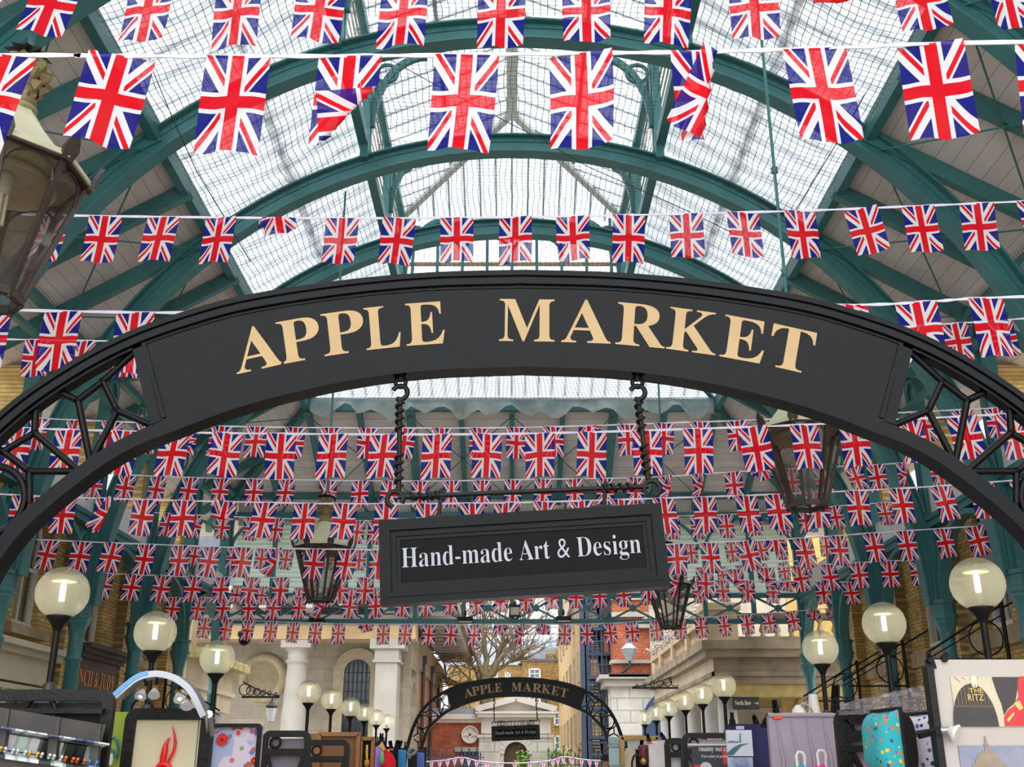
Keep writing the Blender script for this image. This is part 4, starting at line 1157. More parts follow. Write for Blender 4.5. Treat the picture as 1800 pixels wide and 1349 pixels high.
def box_px(mb, u0, v0, u1, v1, Y, depth, floor=False):
    a, b = P(u0, v0, Y), P(u1, v1, Y); z0 = 0 if floor else min(a.z, b.z)
    mb.b2((min(a.x, b.x), Y, z0), (max(a.x, b.x), Y + depth, max(a.z, b.z))); return mb


def sash(parent, lo, hi, Y, frame=WHITE, glass=SKYGL, nx=2, nz=2, t=.06, face='xz', x=0):
    """sash window let into a face: frame part with its glass as a sub-part"""
    mb = MB(); (a0, z0), (a1, z1) = lo, hi
    mp = (lambda p: p) if face == 'xz' else (lambda p: (x + p.y - Y, p.x, p.z))
    for a in (a0, a1): mb.b2((a - t, Y - .06, z0 - t), (a + t, Y + .05, z1 + t))
    for z in (z0, z1): mb.b2((a0, Y - .06, z - t), (a1, Y + .05, z + t))
    for k in range(1, nx): q = a0 + (a1 - a0) * k / nx; mb.b2((q - t * .4, Y - .04, z0), (q + t * .4, Y + .02, z1))
    for k in range(1, nz): q = z0 + (z1 - z0) * k / nz; mb.b2((a0, Y - .045, q - t * .5), (a1, Y + .02, q + t * .5))
    mb.xform(mp); f = mb.build('window', frame, parent)
    g = MB(); g.b2((a0, Y - .01, z0), (a1, Y + .015, z1)); g.xform(mp); g.build('window_glass', glass, f); return f


# ---- church with portico (left of centre)
YC = 46.0
ch = thing('church', 'pale stone church portico with round columns and brick side wall', 'church', (-12, YC, 0))
xr = P(717, 1200, YC).x
mb = MB(); za = P(640, 1126, YC).z; zb = P(640, 1103, YC).z
mb.b2((-28, YC - .5, za), (xr + .3, YC + .8, zb)); mb.build('architrave', M('cream_stone_band', (188, 160, 118), .8, 0, .2, .7), ch)
mb = MB(); zc = P(640, 1062, YC).z
mb.b2((-28, YC - .2, zb), (xr + .3, YC + .8, zb + .5)); mb.b2((-28, YC - 2.0, zb + .95), (xr + 1.9, YC + .8, zb + 1.25)); mb.b2((-28, YC - 2.1, zb + 1.25), (xr + 2.0, YC + .8, zb + 1.45)); mb.build('cornice', STONE, ch)
for k in range(14):
    mb = MB(); x = -25 + k * 1.65; mb.b2((x - .28, YC - 1.9, zb + .55), (x + .28, YC - .1, zb + .95)); mb.build('cornice_bracket', STONE, ch)
mb = MB(); a = zb + 1.45; mb.add([(-28, YC - 2.1, a), (xr + 2, YC - 2.1, a), (-12, YC - 2.1, a + 4.2), (-28, YC + 24, a), (xr + 2, YC + 24, a), (-12, YC + 24, a + 4.2)], [(0, 1, 2), (3, 5, 4), (1, 4, 5, 2), (0, 2, 5, 3)]); mb.build('roof', SLATE, ch)
YB = YC + 5.0
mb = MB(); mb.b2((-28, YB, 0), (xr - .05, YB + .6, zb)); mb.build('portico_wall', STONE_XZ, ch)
for u0, u1 in ((499, 540), ):
    c = P(519, 1200, YC); r1 = (P(537, 1150, YC).x - P(502, 1150, YC).x) / 2; zt = za
    mb = MB(); cx, cy_ = c.x, YC + .2
    mb.lathe([(r1 * 1.28, 0), (r1 * 1.26, zt * .5), (r1, zt - 1.15), (r1, zt - .95), (r1 * 1.18, zt - .9), (r1 * 1.18, zt - .82), (r1 * 1.02, zt - .8), (r1 * 1.02, zt - .5), (r1 * 1.35, zt - .34)], (cx, cy_, 0), 28); mb.b2((cx - r1 * 1.5, cy_ - r1 * 1.5, zt - .34), (cx + r1 * 1.5, cy_ + r1 * 1.5, zt)); mb.build('round_column', STONE, ch)
    c2 = cx - 8.6
    mb = MB(); mb.lathe([(r1 * 1.28, 0), (r1, zt - 1.15), (r1, zt - .5), (r1 * 1.35, zt - .34)], (c2, cy_, 0), 28); mb.b2((c2 - r1 * 1.5, cy_ - r1 * 1.5, zt - .34), (c2 + r1 * 1.5, cy_ + r1 * 1.5, zt)); mb.build('round_column', STONE, ch)
# square corner pier with its arch
a, b = P(661, 1200, YC).x, P(699, 1200, YC).x
mb = MB(); mb.b2((a, YC - .4, 0), (b, YC + 1.0, za - .7)); mb.b2((a - .12, YC - .5, za - .95), (b + .12, YC + 1.1, za - .85)); mb.b2((a - .05, YC - .45, za - .85), (b + .05, YC + 1.05, za - .4)); mb.b2((a - .25, YC - .6, za - .4), (b + .3, YC + 1.2, za)); mb.build('square_pier', STONE, ch)
mb = MB(); x0, x1 = b - .1, xr; ym = (YC + 1 + YB) / 2
A = []; B = []
hw = (YB - YC - 1) / 2 - .3
for k in range(17):
    an = PI * k / 16; A.append((ym + (hw + .25) * math.cos(an), za - 3.2 + (hw + .25) * math.sin(an))); B.append((ym + hw * math.cos(an), za - 3.2 + hw * math.sin(an)))
side = MB(); side.b2((xr - .3, YC + 1, za - 1.0), (xr, YB + .6, za)); side.b2((xr - .3, YC + 1, 0), (xr, YC + 1.5, za - 1.0)); side.b2((xr - .3, YB - .5, 0), (xr, YB + .6, za - 1.0))
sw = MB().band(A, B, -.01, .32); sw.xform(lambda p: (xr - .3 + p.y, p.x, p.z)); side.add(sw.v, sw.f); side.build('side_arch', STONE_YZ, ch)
# round blind panel and the arched window
c = P(463, 1192, YB); R_ = P(498, 1192, YB).x - c.x
mb = MB(); mb.tube([c + Vector((R_ * math.cos(2 * PI * k / 40), -.02, R_ * math.sin(2 * PI * k / 40))) for k in range(40)], .22, 8, True); mb.build('roundel_ring', M('buff_stone', (206, 190, 160), .8), ch)
mb = MB(); mb.lathe([(R_, 0), (R_, .04)], (0, 0, 0), 40); mb.xform(lambda p: (c.x + p.x, c.y - p.z, c.z + p.y)); mb.build('roundel_face', M('buff_stone_dark', (188, 172, 142), .85), ch)
a, b, t_ = P(607, 1165, YB), P(653, 1165, YB), P(630, 1160, YB); r = (b.x - a.x) / 2; cx = (a.x + b.x) / 2; zs = t_.z - r
ow = [(cx + r * math.cos(PI * k / 16), zs + r * math.sin(PI * k / 16)) for k in range(17)] + [(cx - r, 0), (cx + r, 0)]
mb = MB(); mb.prism(ow, YB - .06, YB - .03); wg = mb.build('arched_window', DARKGL, ch)
mb = MB()
for k in range(1, 6): mb.b2((cx - r + 2 * r * k / 6 - .03, YB - .09, 0), (cx - r + 2 * r * k / 6 + .03, YB - .06, zs + r * .75))
for k in range(24): mb.b2((cx - r * .97, YB - .09, k * .42 - .015), (cx + r * .97, YB - .06, k * .42 + .015)) if k * .42 < zs + .2 else None
mb.build('window_lead', M('lead_came', (52, 58, 66), .5), wg)
A = [(cx + (r + .5) * math.cos(PI * k / 20), zs + (r + .5) * math.sin(PI * k / 20)) for k in range(21)]; B = [(cx + r * math.cos(PI * k / 20), zs + r * math.sin(PI * k / 20)) for k in range(21)]
A = [(A[0][0], 0)] + A + [(A[-1][0], 0)]; B = [(B[0][0], 0)] + B + [(B[-1][0], 0)]
MB().band(A, B, YB - .22, YB).build('window_surround', M('buff_stone', (206, 190, 160)), ch)
# brick side wall under deep bracketed eaves
YE = 68.0; zs_ = P(745, 1130, YC + 6).z; ze = za + .5
mb = MB(); mb.b2((xr - .6, YB + .6, 0), (xr, YE, za - .8)); mb.build('brick_side_wall', REDB_YZ, ch)
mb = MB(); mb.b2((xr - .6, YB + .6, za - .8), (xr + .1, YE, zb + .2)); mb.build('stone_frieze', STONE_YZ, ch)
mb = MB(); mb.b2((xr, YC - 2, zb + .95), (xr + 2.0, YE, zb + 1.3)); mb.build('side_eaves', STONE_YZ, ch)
y = YC
while y < YE:
    mb = MB(); mb.b2((xr + .05, y - .28, zb + .5), (xr + 1.85, y + .28, zb + .95)); mb.build('eaves_bracket', STONE, ch); y += 1.5
for y in (54.5, 60.5, 66.0):
    A = [(y + 1.0 * math.cos(PI * k / 12), 5.2 + 1.0 * math.sin(PI * k / 12)) for k in range(13)] + [(y - 1.0, 0), (y + 1.0, 0)]
    mb = MB(); mb.prism(A, xr, xr + .05, lambda u, d, w: (d, u, w)); mb.build('arched_recess', M('grey_stone_recess', (150, 138, 122), .85), ch)
for y in (YB + 1.2, 57.5, 63.2):
    mb = MB(); mb.tube([(xr + .14, y, 0), (xr + .14, y, za - .3)], .09, 8); mb.b2((xr + .02, y - .2, za - .4), (xr + .3, y + .2, za - .05)); mb.build('downpipe', M('pipe_dark', (58, 56, 62), .5), ch)

GATEW = M('white_painted_stone', (224, 218, 210), .75, 0, .06, 1.0)
# ---- white church gate with pediment
YG = 58.0
G = lambda u, v: P(u, v, YG)
gt = thing('church_gate', 'white stone gateway with pediment behind the far hanging board', 'gate', (G(907, 1300).x, YG, 0))
xl, xr2 = G(849, 1300).x, G(965, 1300).x; zc0, zc1 = G(907, 1262).z, G(907, 1256).z; cx = (xl + xr2) / 2
zap = G(907, 1229).z; dr, dtop = G(928, 1310).x - G(886, 1310).x, G(907, 1304).z; r = dr / 2; zs = dtop - r
mb = MB(); mb.b2((xl, YG, 0), (cx - r - .02, YG + 1, zc0)); mb.b2((cx + r + .02, YG, 0), (xr2, YG + 1, zc0)); mb.b2((cx - r - .02, YG, dtop), (cx + r + .02, YG + 1, zc0))
for d in (-1, 1):
    a_ = [(cx + d * (r + .02), dtop)] + [(cx + d * r * math.cos(PI / 2 * k / 10), zs + r * math.sin(PI / 2 * k / 10)) for k in range(11)]; mb.prism(a_, YG, YG + 1)
mb.build('wall', STONEW, gt)
for d in (-1, 1):
    mb = MB(); xm = cx + d * (xr2 - xl) / 2 * .80; mb.b2((xm - .55, YG - .2, 0), (xm + .55, YG, zc0 - 1.0)); mb.b2((xm - .65, YG - .28, zc0 - 1.0), (xm + .65, YG, zc0 - .85)); mb.build('pilaster', STONEW, gt)
mb = MB(); mb.b2((xl - .1, YG - .12, zc0 - .8), (xr2 + .1, YG, zc0)); mb.build('frieze', GATEW, gt)
mb = MB(); mb.b2((xl - .3, YG - .5, zc0), (xr2 + .3, YG + 1, zc1)); mb.b2((xl - .4, YG - .6, zc1), (xr2 + .4, YG + 1, zc1 + .12)); mb.build('cornice', GATEW, gt)
mb = MB(); mb.prism([(xl - .1, zc1 + .1), (xr2 + .1, zc1 + .1), (cx, zap - .1)], YG - .05, YG + .9); mb.build('tympanum', GATEW, gt)
for d in (-1, 1):
    mb = MB(); mb.bar((cx + d * (xr2 - xl + .8) / 2, YG + .15, zc1 + .22), (cx, YG + .15, zap), 1.5, .3, (0, 0, 1)); mb.build('raking_cornice', GATEW, gt)
ow = [(cx + r * math.cos(PI * k / 16), zs + r * math.sin(PI * k / 16)) for k in range(17)] + [(cx - r, 0), (cx + .05, 0), (cx + .05, zs - .1), (cx + r, zs - .1)]
mb = MB(); mb.prism(ow, YG + .35, YG + .5); dor = mb.build('door', M('dark_brown_door', (98, 74, 64), .6), gt)
mb = MB()
for k in range(3): mb.b2((cx - r * .85, YG + .3, zs - .6 - k * .75), (cx - .1, YG + .36, zs - .15 - k * .75))
mb.build('door_panel', M('dark_brown_door', (98, 74, 64)), dor)
mb = MB(); put_text(mb, text(serif("ST PAUL'S CHURCH")), (cx, YG - .13, zc0 - .68), (1, 0, 0), (0, 0, 1), .78, G(940, 1268).x - G(874, 1268).x); mb.build('lettering', M('grey_brown_letters', (74, 64, 56), .7), gt)
mb = MB()
for k in range(11):
    a0, a1 = PI * (k + .04) / 11, PI * (k + .96) / 11; ro = r + (1.25 if k == 5 else 1.0); mb.prism([(cx + (r - .02) * math.cos(a0), zs + (r - .02) * math.sin(a0)), (cx + ro * math.cos(a0), zs + ro * math.sin(a0)), (cx + ro * math.cos(a1), zs + ro * math.sin(a1)), (cx + (r - .02) * math.cos(a1), zs + (r - .02) * math.sin(a1))], YG - .1, YG + .01)
mb.build('voussoirs', GATEW, gt)

gw = thing('gate_wall', 'red brick wall with white roundel left of the white gate', 'wall', (G(800, 1300).x, YG, 0))
x0 = G(742, 1300).x; z0 = G(800, 1271).z; z1 = G(800, 1256).z; z2 = G(800, 1245).z
MB().b2((x0, YG + .2, 0), (xl, YG + .8, z0)).build('brickwork', REDB_XZ, gw)
mb = MB(); mb.b2((x0, YG + .05, z0), (xl, YG + .9, z1 - .25)); mb.b2((x0, YG - .15, z1 - .25), (xl, YG + .9, z1)); mb.build('stone_band', GATEW, gw)
MB().b2((x0, YG + .1, z1), (xl, YG + 2, z2)).build('lead_roof', LEAD, gw)
c = G(826, 1292); R_ = G(841, 1292).x - c.x
mb = MB(); mb.lathe([(R_, 0), (R_, .25), (R_ * .85, .25), (R_ * .85, .1)], (0, 0, 0), 32); mb.b2((-R_ * .12, -R_ * .8, .1), (R_ * .12, R_ * .8, .2)); mb.b2((-R_ * .8, -R_ * .12, .1), (R_ * .8, R_ * .12, .2)); mb.xform(lambda p: (c.x + p.x, YG + .2 - p.z, c.z + p.y)); mb.build('roundel', GATEW, gw)
sash(gw, (G(811, 1340).x, 0.6), (G(840, 1340).x, G(825, 1324).z), YG + .18, STEEL, DKGREY, 3, 2)
MB().b2((G(799, 1320).x, YG + .0, G(799, 1322).z), (G(848, 1320).x, YG + .25, G(799, 1314).z)).build('window_head', STONE, gw)

# ---- brown brick houses far behind the gate
YH = 86.0
H_ = lambda u, v: P(u, v, YH)
hb = thing('terrace_house', 'brown brick house block with grey slate roof behind the gate', 'house', (H_(880, 1300).x, YH, 0))
mb = MB(); xa, xb = H_(785, 1300).x, H_(918, 1300).x; xc_ = H_(1000, 1300).x
mb.b2((xa, YH + .6, 0), (xb, YH + 10, H_(850, 1168).z)); mb.b2((xb, YH, 0), (xc_, YH + 10, H_(950, 1160).z)); mb.build('brick_front', BRN_XZ, hb)
mb = MB(); a, b = H_(790, 1166), H_(918, 1166); mb.add([(a.x, YH + .4, a.z), (b.x, YH + .4, a.z), (b.x, YH + 6, H_(800, 1140).z), (a.x, YH + 6, H_(800, 1140).z)], [(0, 1, 2, 3)]); mb.b2((H_(915, 1160).x, YH - .1, H_(915, 1163).z), (xc_, YH + 1, H_(915, 1159).z)); mb.build('slate_roof', SLATE, hb)
mb = MB(); mb.b2((H_(912, 1160).x, YH + 2, H_(912, 1162).z), (H_(952, 1140).x, YH + 8, H_(930, 1142).z)); mb.b2((H_(952, 1160).x, YH + 1, H_(952, 1162).z), (H_(998, 1140).x, YH + 8, H_(980, 1136).z)); mb.build('mansard', LEAD, hb)
mb = MB(); mb.b2((H_(960, 1160).x, YH + .5, H_(960, 1164).z), (H_(975, 1160).x, YH + 3, H_(960, 1148).z)); mb.b2((H_(978, 1160).x, YH + .5, H_(960, 1164).z), (H_(996, 1160).x, YH + 4, H_(960, 1142).z)); mb.build('chimney_stack', BRN_XZ, hb)
mb = MB(); mb.prism([(H_(955, 1180).x, H_(955, 1196).z), (xc_, H_(955, 1196).z), (xc_, H_(990, 1164).z), (H_(984, 1180).x, H_(984, 1162).z)], YH - .6, YH); mb.build('gable_wall', BRN_XZ, hb)
for (u0, v0, u1, v1, Yw) in ((931, 1177, 949, 1193, YH), (889, 1184, 896, 1198, YH + .6), (861, 1186, 874, 1196, YH + .6), (931, 1224, 949, 1236, YH), (889, 1222, 897, 1236, YH + .6), (975, 1253, 990, 1275, YH), (976, 1295, 990, 1318, YH), (916, 1148, 926, 1160, YH + 2)):
    a, b = P(u0, v1, Yw), P(u1, v0, Yw); sash(hb, (a.x, a.z), (b.x, b.z), Yw - .05)
mb = MB(); p = H_(995, 1300); mb.tube([(p.x, YH - .2, 0), (p.x, YH - .2, H_(995, 1230).z)], .14, 8); mb.build('downpipe', STEEL, hb); mb = MB(); p = H_(958, 1230); mb.tube([(p.x, YH - .2, H_(958, 1290).z), (p.x, YH - .2, H_(958, 1200).z)], .1, 8); mb.build('downpipe', STEEL, hb)
# long glazed roof beyond
rf = thing('distant_roof', 'long pale blue glazed roof line far behind the brown houses', 'roof', tuple(P(880, 1125, 100)))
mb = MB(); a, b = P(780, 1136, 100), P(1010, 1124, 100); mb.b2((a.x, 100, a.z - 3), (b.x, 108, b.z)); mb.build('glazing', M('pale_blue_roof', (168, 182, 200), .4), rf)
mb = MB()
for k in range(3): mb.tube([(a.x, 99.8, b.z + .3 + k * .55), (b.x, 99.8, b.z + .5 + k * .62)], .08, 6)
for k in range(12): mb.tube([(a.x + (b.x - a.x) * k / 11, 99.8, b.z - 1), (a.x + (b.x - a.x) * k / 11, 99.8, b.z + 1.8)], .05, 6)
mb.build('roof_rails', LEAD, rf)

# ---- yellow building with fire escape, receding on the right
YF = 52.0
fx = P(1026, 1300, YF).x
yb = thing('yellow_building', 'yellow brick side building with many small windows, behind the fire escape', 'building', (fx + 2, YF, 0))
zt = P(1028, 1100, YF).z
mb = MB(); mb.b2((fx + .3, YF, 0), (fx + .85, 60, zt + 7)); mb.b2((fx + .3, 60, 0), (fx + 8, 85.4, zt + 7)); mb.build('brick_side', BRN_YZ, yb)
for k in range(7):
    for j in range(5):
        y = YF + 2.4 + k * 4.2; z = 3 + j * 3.1; sash(yb, (y, z), (y + 1.0, z + 1.6), YF, M('beige_frame', (176, 160, 132), .6), SKYGL, 2, 2, .035, 'yz', fx + .27)
mb = MB(); mb.b2((fx + .1, YF, zt + 2.6), (fx + .5, 85.4, zt + 3.0)); mb.build('stone_band', STONE, yb)
fe = thing('fire_escape', 'blue-grey steel fire escape stairs zigzagging up the yellow building', 'fire escape', (fx, YF - 3, 0))
FX = lambda u, v: P(u, v, YF - 3)
mb = MB()
for u in (1026, 1034): p = FX(u, 1200); mb.b2((p.x - .13, YF - 3.1, 0), (p.x + .13, YF - 2.8, zt + 8))
for u in (1060, 1082): p = FX(u, 1200); mb.b2((p.x - .07, YF - 3.1, 0), (p.x + .07, YF - 2.9, zt + 6))
mb.build('posts', STEEL, fe)
lv = [1349, 1295, 1245, 1190, 1149, 1105, 1062, 1020]
xa, xb, xm = FX(1034, 1200).x, FX(1082, 1200).x, FX(1056, 1200).x
for i, v in enumerate(lv):
    z = FX(1050, v).z; mb = MB(); mb.b2((xa, YF - 3.3, z - .12), (xb, YF - 1.6, z)); mb.build('landing', STEEL, fe)
    mb = MB()
    for h in (.5, 1.0): mb.bar((xa, YF - 3.3, z + h), (xb, YF - 3.3, z + h), .05, .05)
    for k in range(7): q = xa + (xb - xa) * k / 6; mb.b2((q - .02, YF - 3.32, z), (q + .02, YF - 3.28, z + 1))
    mb.build('railing', STEEL, fe)
    if i < len(lv) - 1:
        z2 = FX(1050, lv[i + 1]).z; n = 9; mb = MB()
        s0, s1 = ((xa + .1, xm) if i % 2 == 0 else (xm, xb - .1))
        for k in range(n):
            zz = z + (z2 - z) * (k + .5) / n; yy = YF - 3.2 + 1.3 * k / n; mb.b2((s0, yy, zz - .03), (s1, yy + .26, zz + .03))
        mb.bar((s0, YF - 3.2, z), (s0, YF - 1.9, z2), .06, .22); mb.bar((s1, YF - 3.2, z), (s1, YF - 1.9, z2), .06, .22); mb.build('stair_flight', STEEL, fe)

# ---- red brick house with rusticated stone ground floor
YR_ = 47.0
Rr = lambda u, v: P(u, v, YR_)
rh = thing('corner_house', 'red brick corner house with white stone ground floor right of the fire escape', 'house', (Rr(1110, 1300).x, YR_, 0))
xa, xb = Rr(1077, 1300).x, Rr(1155, 1300).x; z1, z2 = Rr(1100, 1195).z, Rr(1100, 1188).z
MB().b2((xa, YR_, 0), (xb + 6, YR_ + 12, z1)).build('stone_ground_floor', STONEW, rh)
mb = MB(); mb.b2((xa - .5, YR_ - .5, z1), (xb + 6, YR_ + 12, z2)); mb.b2((xa - .3, YR_ - .3, z1 - .3), (xb + 6, YR_ + 12, z1)); mb.build('cornice', STONE, rh)
zt2 = Rr(1100, 1040).z + 3
xr3 = Rr(1085, 1300).x
MB().b2((xr3, YR_ + .3, z2), (xb, YR_ + 11, zt2)).build('brick_upper', REDB_XZ, rh)
for v, h in ((1166, 6), (1084, 8), (1054, 5)): mb = MB(); mb.b2((xr3 - .15, YR_ + .1, Rr(1100, v).z), (xb, YR_ + 1, Rr(1100, v - h).z)); mb.build('stone_band', STONE, rh)
mb = MB(); mb.b2((xb - .1, YR_ - .1, z2), (xb + 6, YR_ + 11, zt2)); mb.build('stone_bay', STONE_XZ, rh)
sash(rh, (Rr(1157, 1160).x + .1, Rr(1157, 1158).z), (Rr(1171, 1160).x, Rr(1157, 1122).z), YR_ - .15, WHITE, SKYGL)
a = Rr(1118, 1090); mb = MB(); mb.prism([(Rr(1100, 1104).x, Rr(1100, 1104).z), (Rr(1146, 1104).x, Rr(1100, 1104).z), (Rr(1146, 1096).x, Rr(1100, 1096).z), (Rr(1136, 1084).x, Rr(1100, 1084).z)], YR_, YR_ + .3); mb.build('pediment', STONE, rh)
# stone arch with dark blue shop on the ground floor
cx_, r = Rr(1192, 1300).x, 1.5; zsp = Rr(1180, 1275).z
ow = [(cx_ + r * math.cos(PI * k / 14), zsp + r * math.sin(PI * k / 14)) for k in range(15)] + [(cx_ - r, 0), (cx_ + r, 0)]
MB().prism(ow, YR_ - .06, YR_ - .01).build('arched_shopfront', M('blue_shop_glass', (70, 92, 128), .3, 0, .3, 1), rh)
p = Rr(1104, 1150); lt = thing('wall_lantern', 'grey wall lantern on the red brick corner house', 'lantern', p)
mb = MB(); mb.lathe([(.12, -.35), (.34, .1), (.38, .14), (.14, .36), (.14, .6)], p + Vector((0, -.6, 0)), 6, False); mb.build('body', LEAD, lt); MB().tube([p + Vector((0, -.6, -.35)), p + Vector((0, -.6, -.6)), p + Vector((-.3, .3, -.8))], .05, 6).build('bracket', STEEL, lt)
mb = MB(); mb.b2((p.x - .9, YR_ - .5, p.z - 1.0), (p.x + .9, YR_ + .4, p.z - .85)); mb.build('bracket_shelf', DKGREY, lt)

# ---- stone terrace with balustrade on the right, carried on granite columns
YT = 31.2; tx = P(1252, 1142, YT).x
tr = thing('stone_terrace', 'weathered stone terrace with balustrade carried on granite columns, right', 'terrace', (tx + 3, YT, 0))
zc_ = P(1252, 1143, YT).z; zu = P(1252, 1128, YT).z; zf = P(1260, 1186, YT).z; zl = P(1260, 1203, YT).z; YTE = 44.5
mb = MB(); mb.b2((tx - .35, YT - .35, zc_), (tx + 10, YTE, zu)); mb.b2((tx - .25, YT - .25, zc_ - .22), (tx + 10, YTE, zc_)); mb.build('cornice', SANDDK, tr)
mb = MB(); mb.b2((tx, YT, zl), (tx + .8, YTE, zc_ - .2)); mb.build('side_frieze', M('cream_sandstone', (184, 168, 142), .85, 0, .16, 1.2, .1), tr)
mb = MB(); mb.b2((tx + .01, YT - .02, zl + .005), (tx + 10, YT + .8, zc_ - .205)); mb.b2((tx - .06, YT - .09, zf - .05), (tx + 10, YT, zf + .07)); mb.b2((tx - .06, YT - .09, zf - .05), (tx, YTE, zf + .07)); mb.build('front_frieze', SANDDK, tr)
mb = MB(); mb.b2((tx + .1, YT + .1, zl - .02), (tx + 10, YTE, zl + .2)); mb.b2((tx - .05, YT + .05, zl - .35), (tx + 10, YT + .7, zl)); mb.build('soffit', M('olive_soffit', (150, 128, 74), .7, 0, .2), tr)
for i, y in enumerate((YT + .5, YT + 3.4, YT + 6.8, YT + 10.2, YT + 13)):
    mb = MB(); mb.lathe([(.36, 0), (.34, .2), (.29, .3), (.27, zl - .5), (.27, zl - .4), (.34, zl - .36), (.34, zl - .02)], (tx + .42, y, 0), 24); mb.build('granite_column', GRANITE, tr)
# balustrade
zr0, zr1 = P(1252, 1120, YT).z, P(1252, 1079, YT).z
mb = MB(); mb.b2((tx - .1, YT - .1, zu), (tx + 10, YT + .35, zr0)); mb.b2((tx - .1, YT - .1, zu), (tx + .35, YTE, zr0)); mb.build('plinth', SANDDK, tr)
mb = MB(); mb.b2((tx - .1, YT - .1, zr1 - .16), (tx + 10, YT + .35, zr1)); mb.build('front_rail', M('dark_rail_stone', (92, 70, 52), .8, 0, .3), tr)
mb = MB(); mb.b2((tx - .1, YT, zr1 - .16), (tx + .3, YTE, zr1)); mb.build('side_rail', SANDST, tr)
mb = MB(); mb.b2((tx - .15, YT - .15, zu), (tx + .75, YT + .75, zr1 + .12)); mb.b2((tx - .25, YT - .25, zr1 + .08), (tx + .85, YT + .85, zr1 + .28)); mb.build('corner_pier', SANDST, tr)
hB = zr1 - .16 - zr0
bp = [(.09, 0), (.09, .05), (.05, .09), (.11, hB * .35), (.10, hB * .45), (.05, hB * .75), (.06, hB * .82), (.09, hB * .9), (.09, hB)]
for k in range(12):
    mb = MB(); mb.lathe(bp, (tx + 1.1 + k * .42, YT + .12, zr0), 12); mb.build('baluster', SANDST, tr)
yk = YT + 1.1
j = 0
while yk < YTE - .3:
    mb = MB()
    if j % 9 == 8: mb.b2((tx - .12, yk - .2, zr0), (tx + .32, yk + .2, zr1 + .05)); mb.build('balustrade_pier', SANDST, tr)
    else: mb.lathe(bp, (tx + .1, yk, zr0), 10); mb.build('baluster', SANDST, tr)
    yk += .36; j += 1
# flowers on the terrace edge
FLW = M('blossom_mix', (206, 176, 186), .7, 0, .5, 9, rgb2=(104, 124, 74))
r = random.Random(4)
fl = thing('flower_trough', 'pink and white flowers trailing over the terrace balustrade', 'flowers', (tx + .2, YT + 6, zr1))
mb = MB()
for k in range(900):
    y = YT + 1.0 + r.random() * (YTE - YT - 1.2); c = Vector((tx + .1 + r.gauss(0, .16), y, zr1 + .08 + r.random() * .42)); mb.ball(c, .025 + r.random() * .035, 6)
mb.build('blossoms', FLW, fl)
# people's legs are only shapes behind balusters: terrace back wall with greenery
tw = thing('terrace_wall', 'pale building wall behind the terrace balustrade', 'wall', (tx + 5, YT + 12, zr1))
MB().b2((tx + 1.5, YT + 12, 0), (tx + 12, YT + 13, zr1 + 6)).build('stone_face', STONE_XZ, tw)
MB().b2((tx + 3.2, YT + 3.5, zr0), (tx + 10, YT + 3.8, zr1 + 3.2)).build('yellow_panel', M('ochre_wall', (190, 158, 92), .8), tw)
for k, (dx, w_) in enumerate(((1.3, .5), (2.3, .35), (3.3, .45), (4.1, .3))):
    pass
sg = thing('hanging_direction_sign', 'dark North Row sign with arrow under the terrace soffit', 'sign', P(1310, 1237, YT + .12))
c = P(1311, 1237, YT + .12); wS = P(1333, 1237, YT).x - P(1287, 1237, YT).x
MB().box(c, (wS, .06, .34)).build('board', M('dark_sign_green', (34, 36, 33), .5), sg)
mb = MB(); put_text(mb, text(serif('North Row')), c + Vector((-.09, -.034, -.045)), (1, 0, 0), (0, 0, 1), .17, wS * .62)
mb.bar(c + Vector((.24, -.034, 0)), c + Vector((.33, -.034, 0)), .015, .004, (0, 1, 0)); mb.add([c + Vector((.31, -.034, .04)), c + Vector((.31, -.034, -.04)), c + Vector((.355, -.034, 0))], [(0, 1, 2)]); mb.build('lettering', M('sign_cream', (214, 206, 170), .6), sg)
MB().tube([c + Vector((.1, 0, .16)), c + Vector((.1, 0, zl - c.z + .1))], .015, 6).build('hanger', IRON, sg)
# dim covered walk behind: arches
wk = tr
MB().b2((tx + 2.6, YT + 2.5, 0), (tx + 10, YT + 3, zl)).build('ochre_wall', M('ochre_wall', (190, 158, 92)), wk)
for k in range(3):
    mb = MB(); x = tx + 3.0 + k * 1.7; mb.b2((x - .13, YT + 2.2, 0), (x + .13, YT + 2.6, zl - .6)); mb.tube([(x + .75 - .75 * math.cos(PI / 2 * q / 8), YT + 2.4, zl - .6 + .6 * math.sin(PI / 2 * q / 8)) for q in range(9)], .12, 6); mb.build('pilaster', M('pale_pilaster', (206, 196, 180), .7), wk)
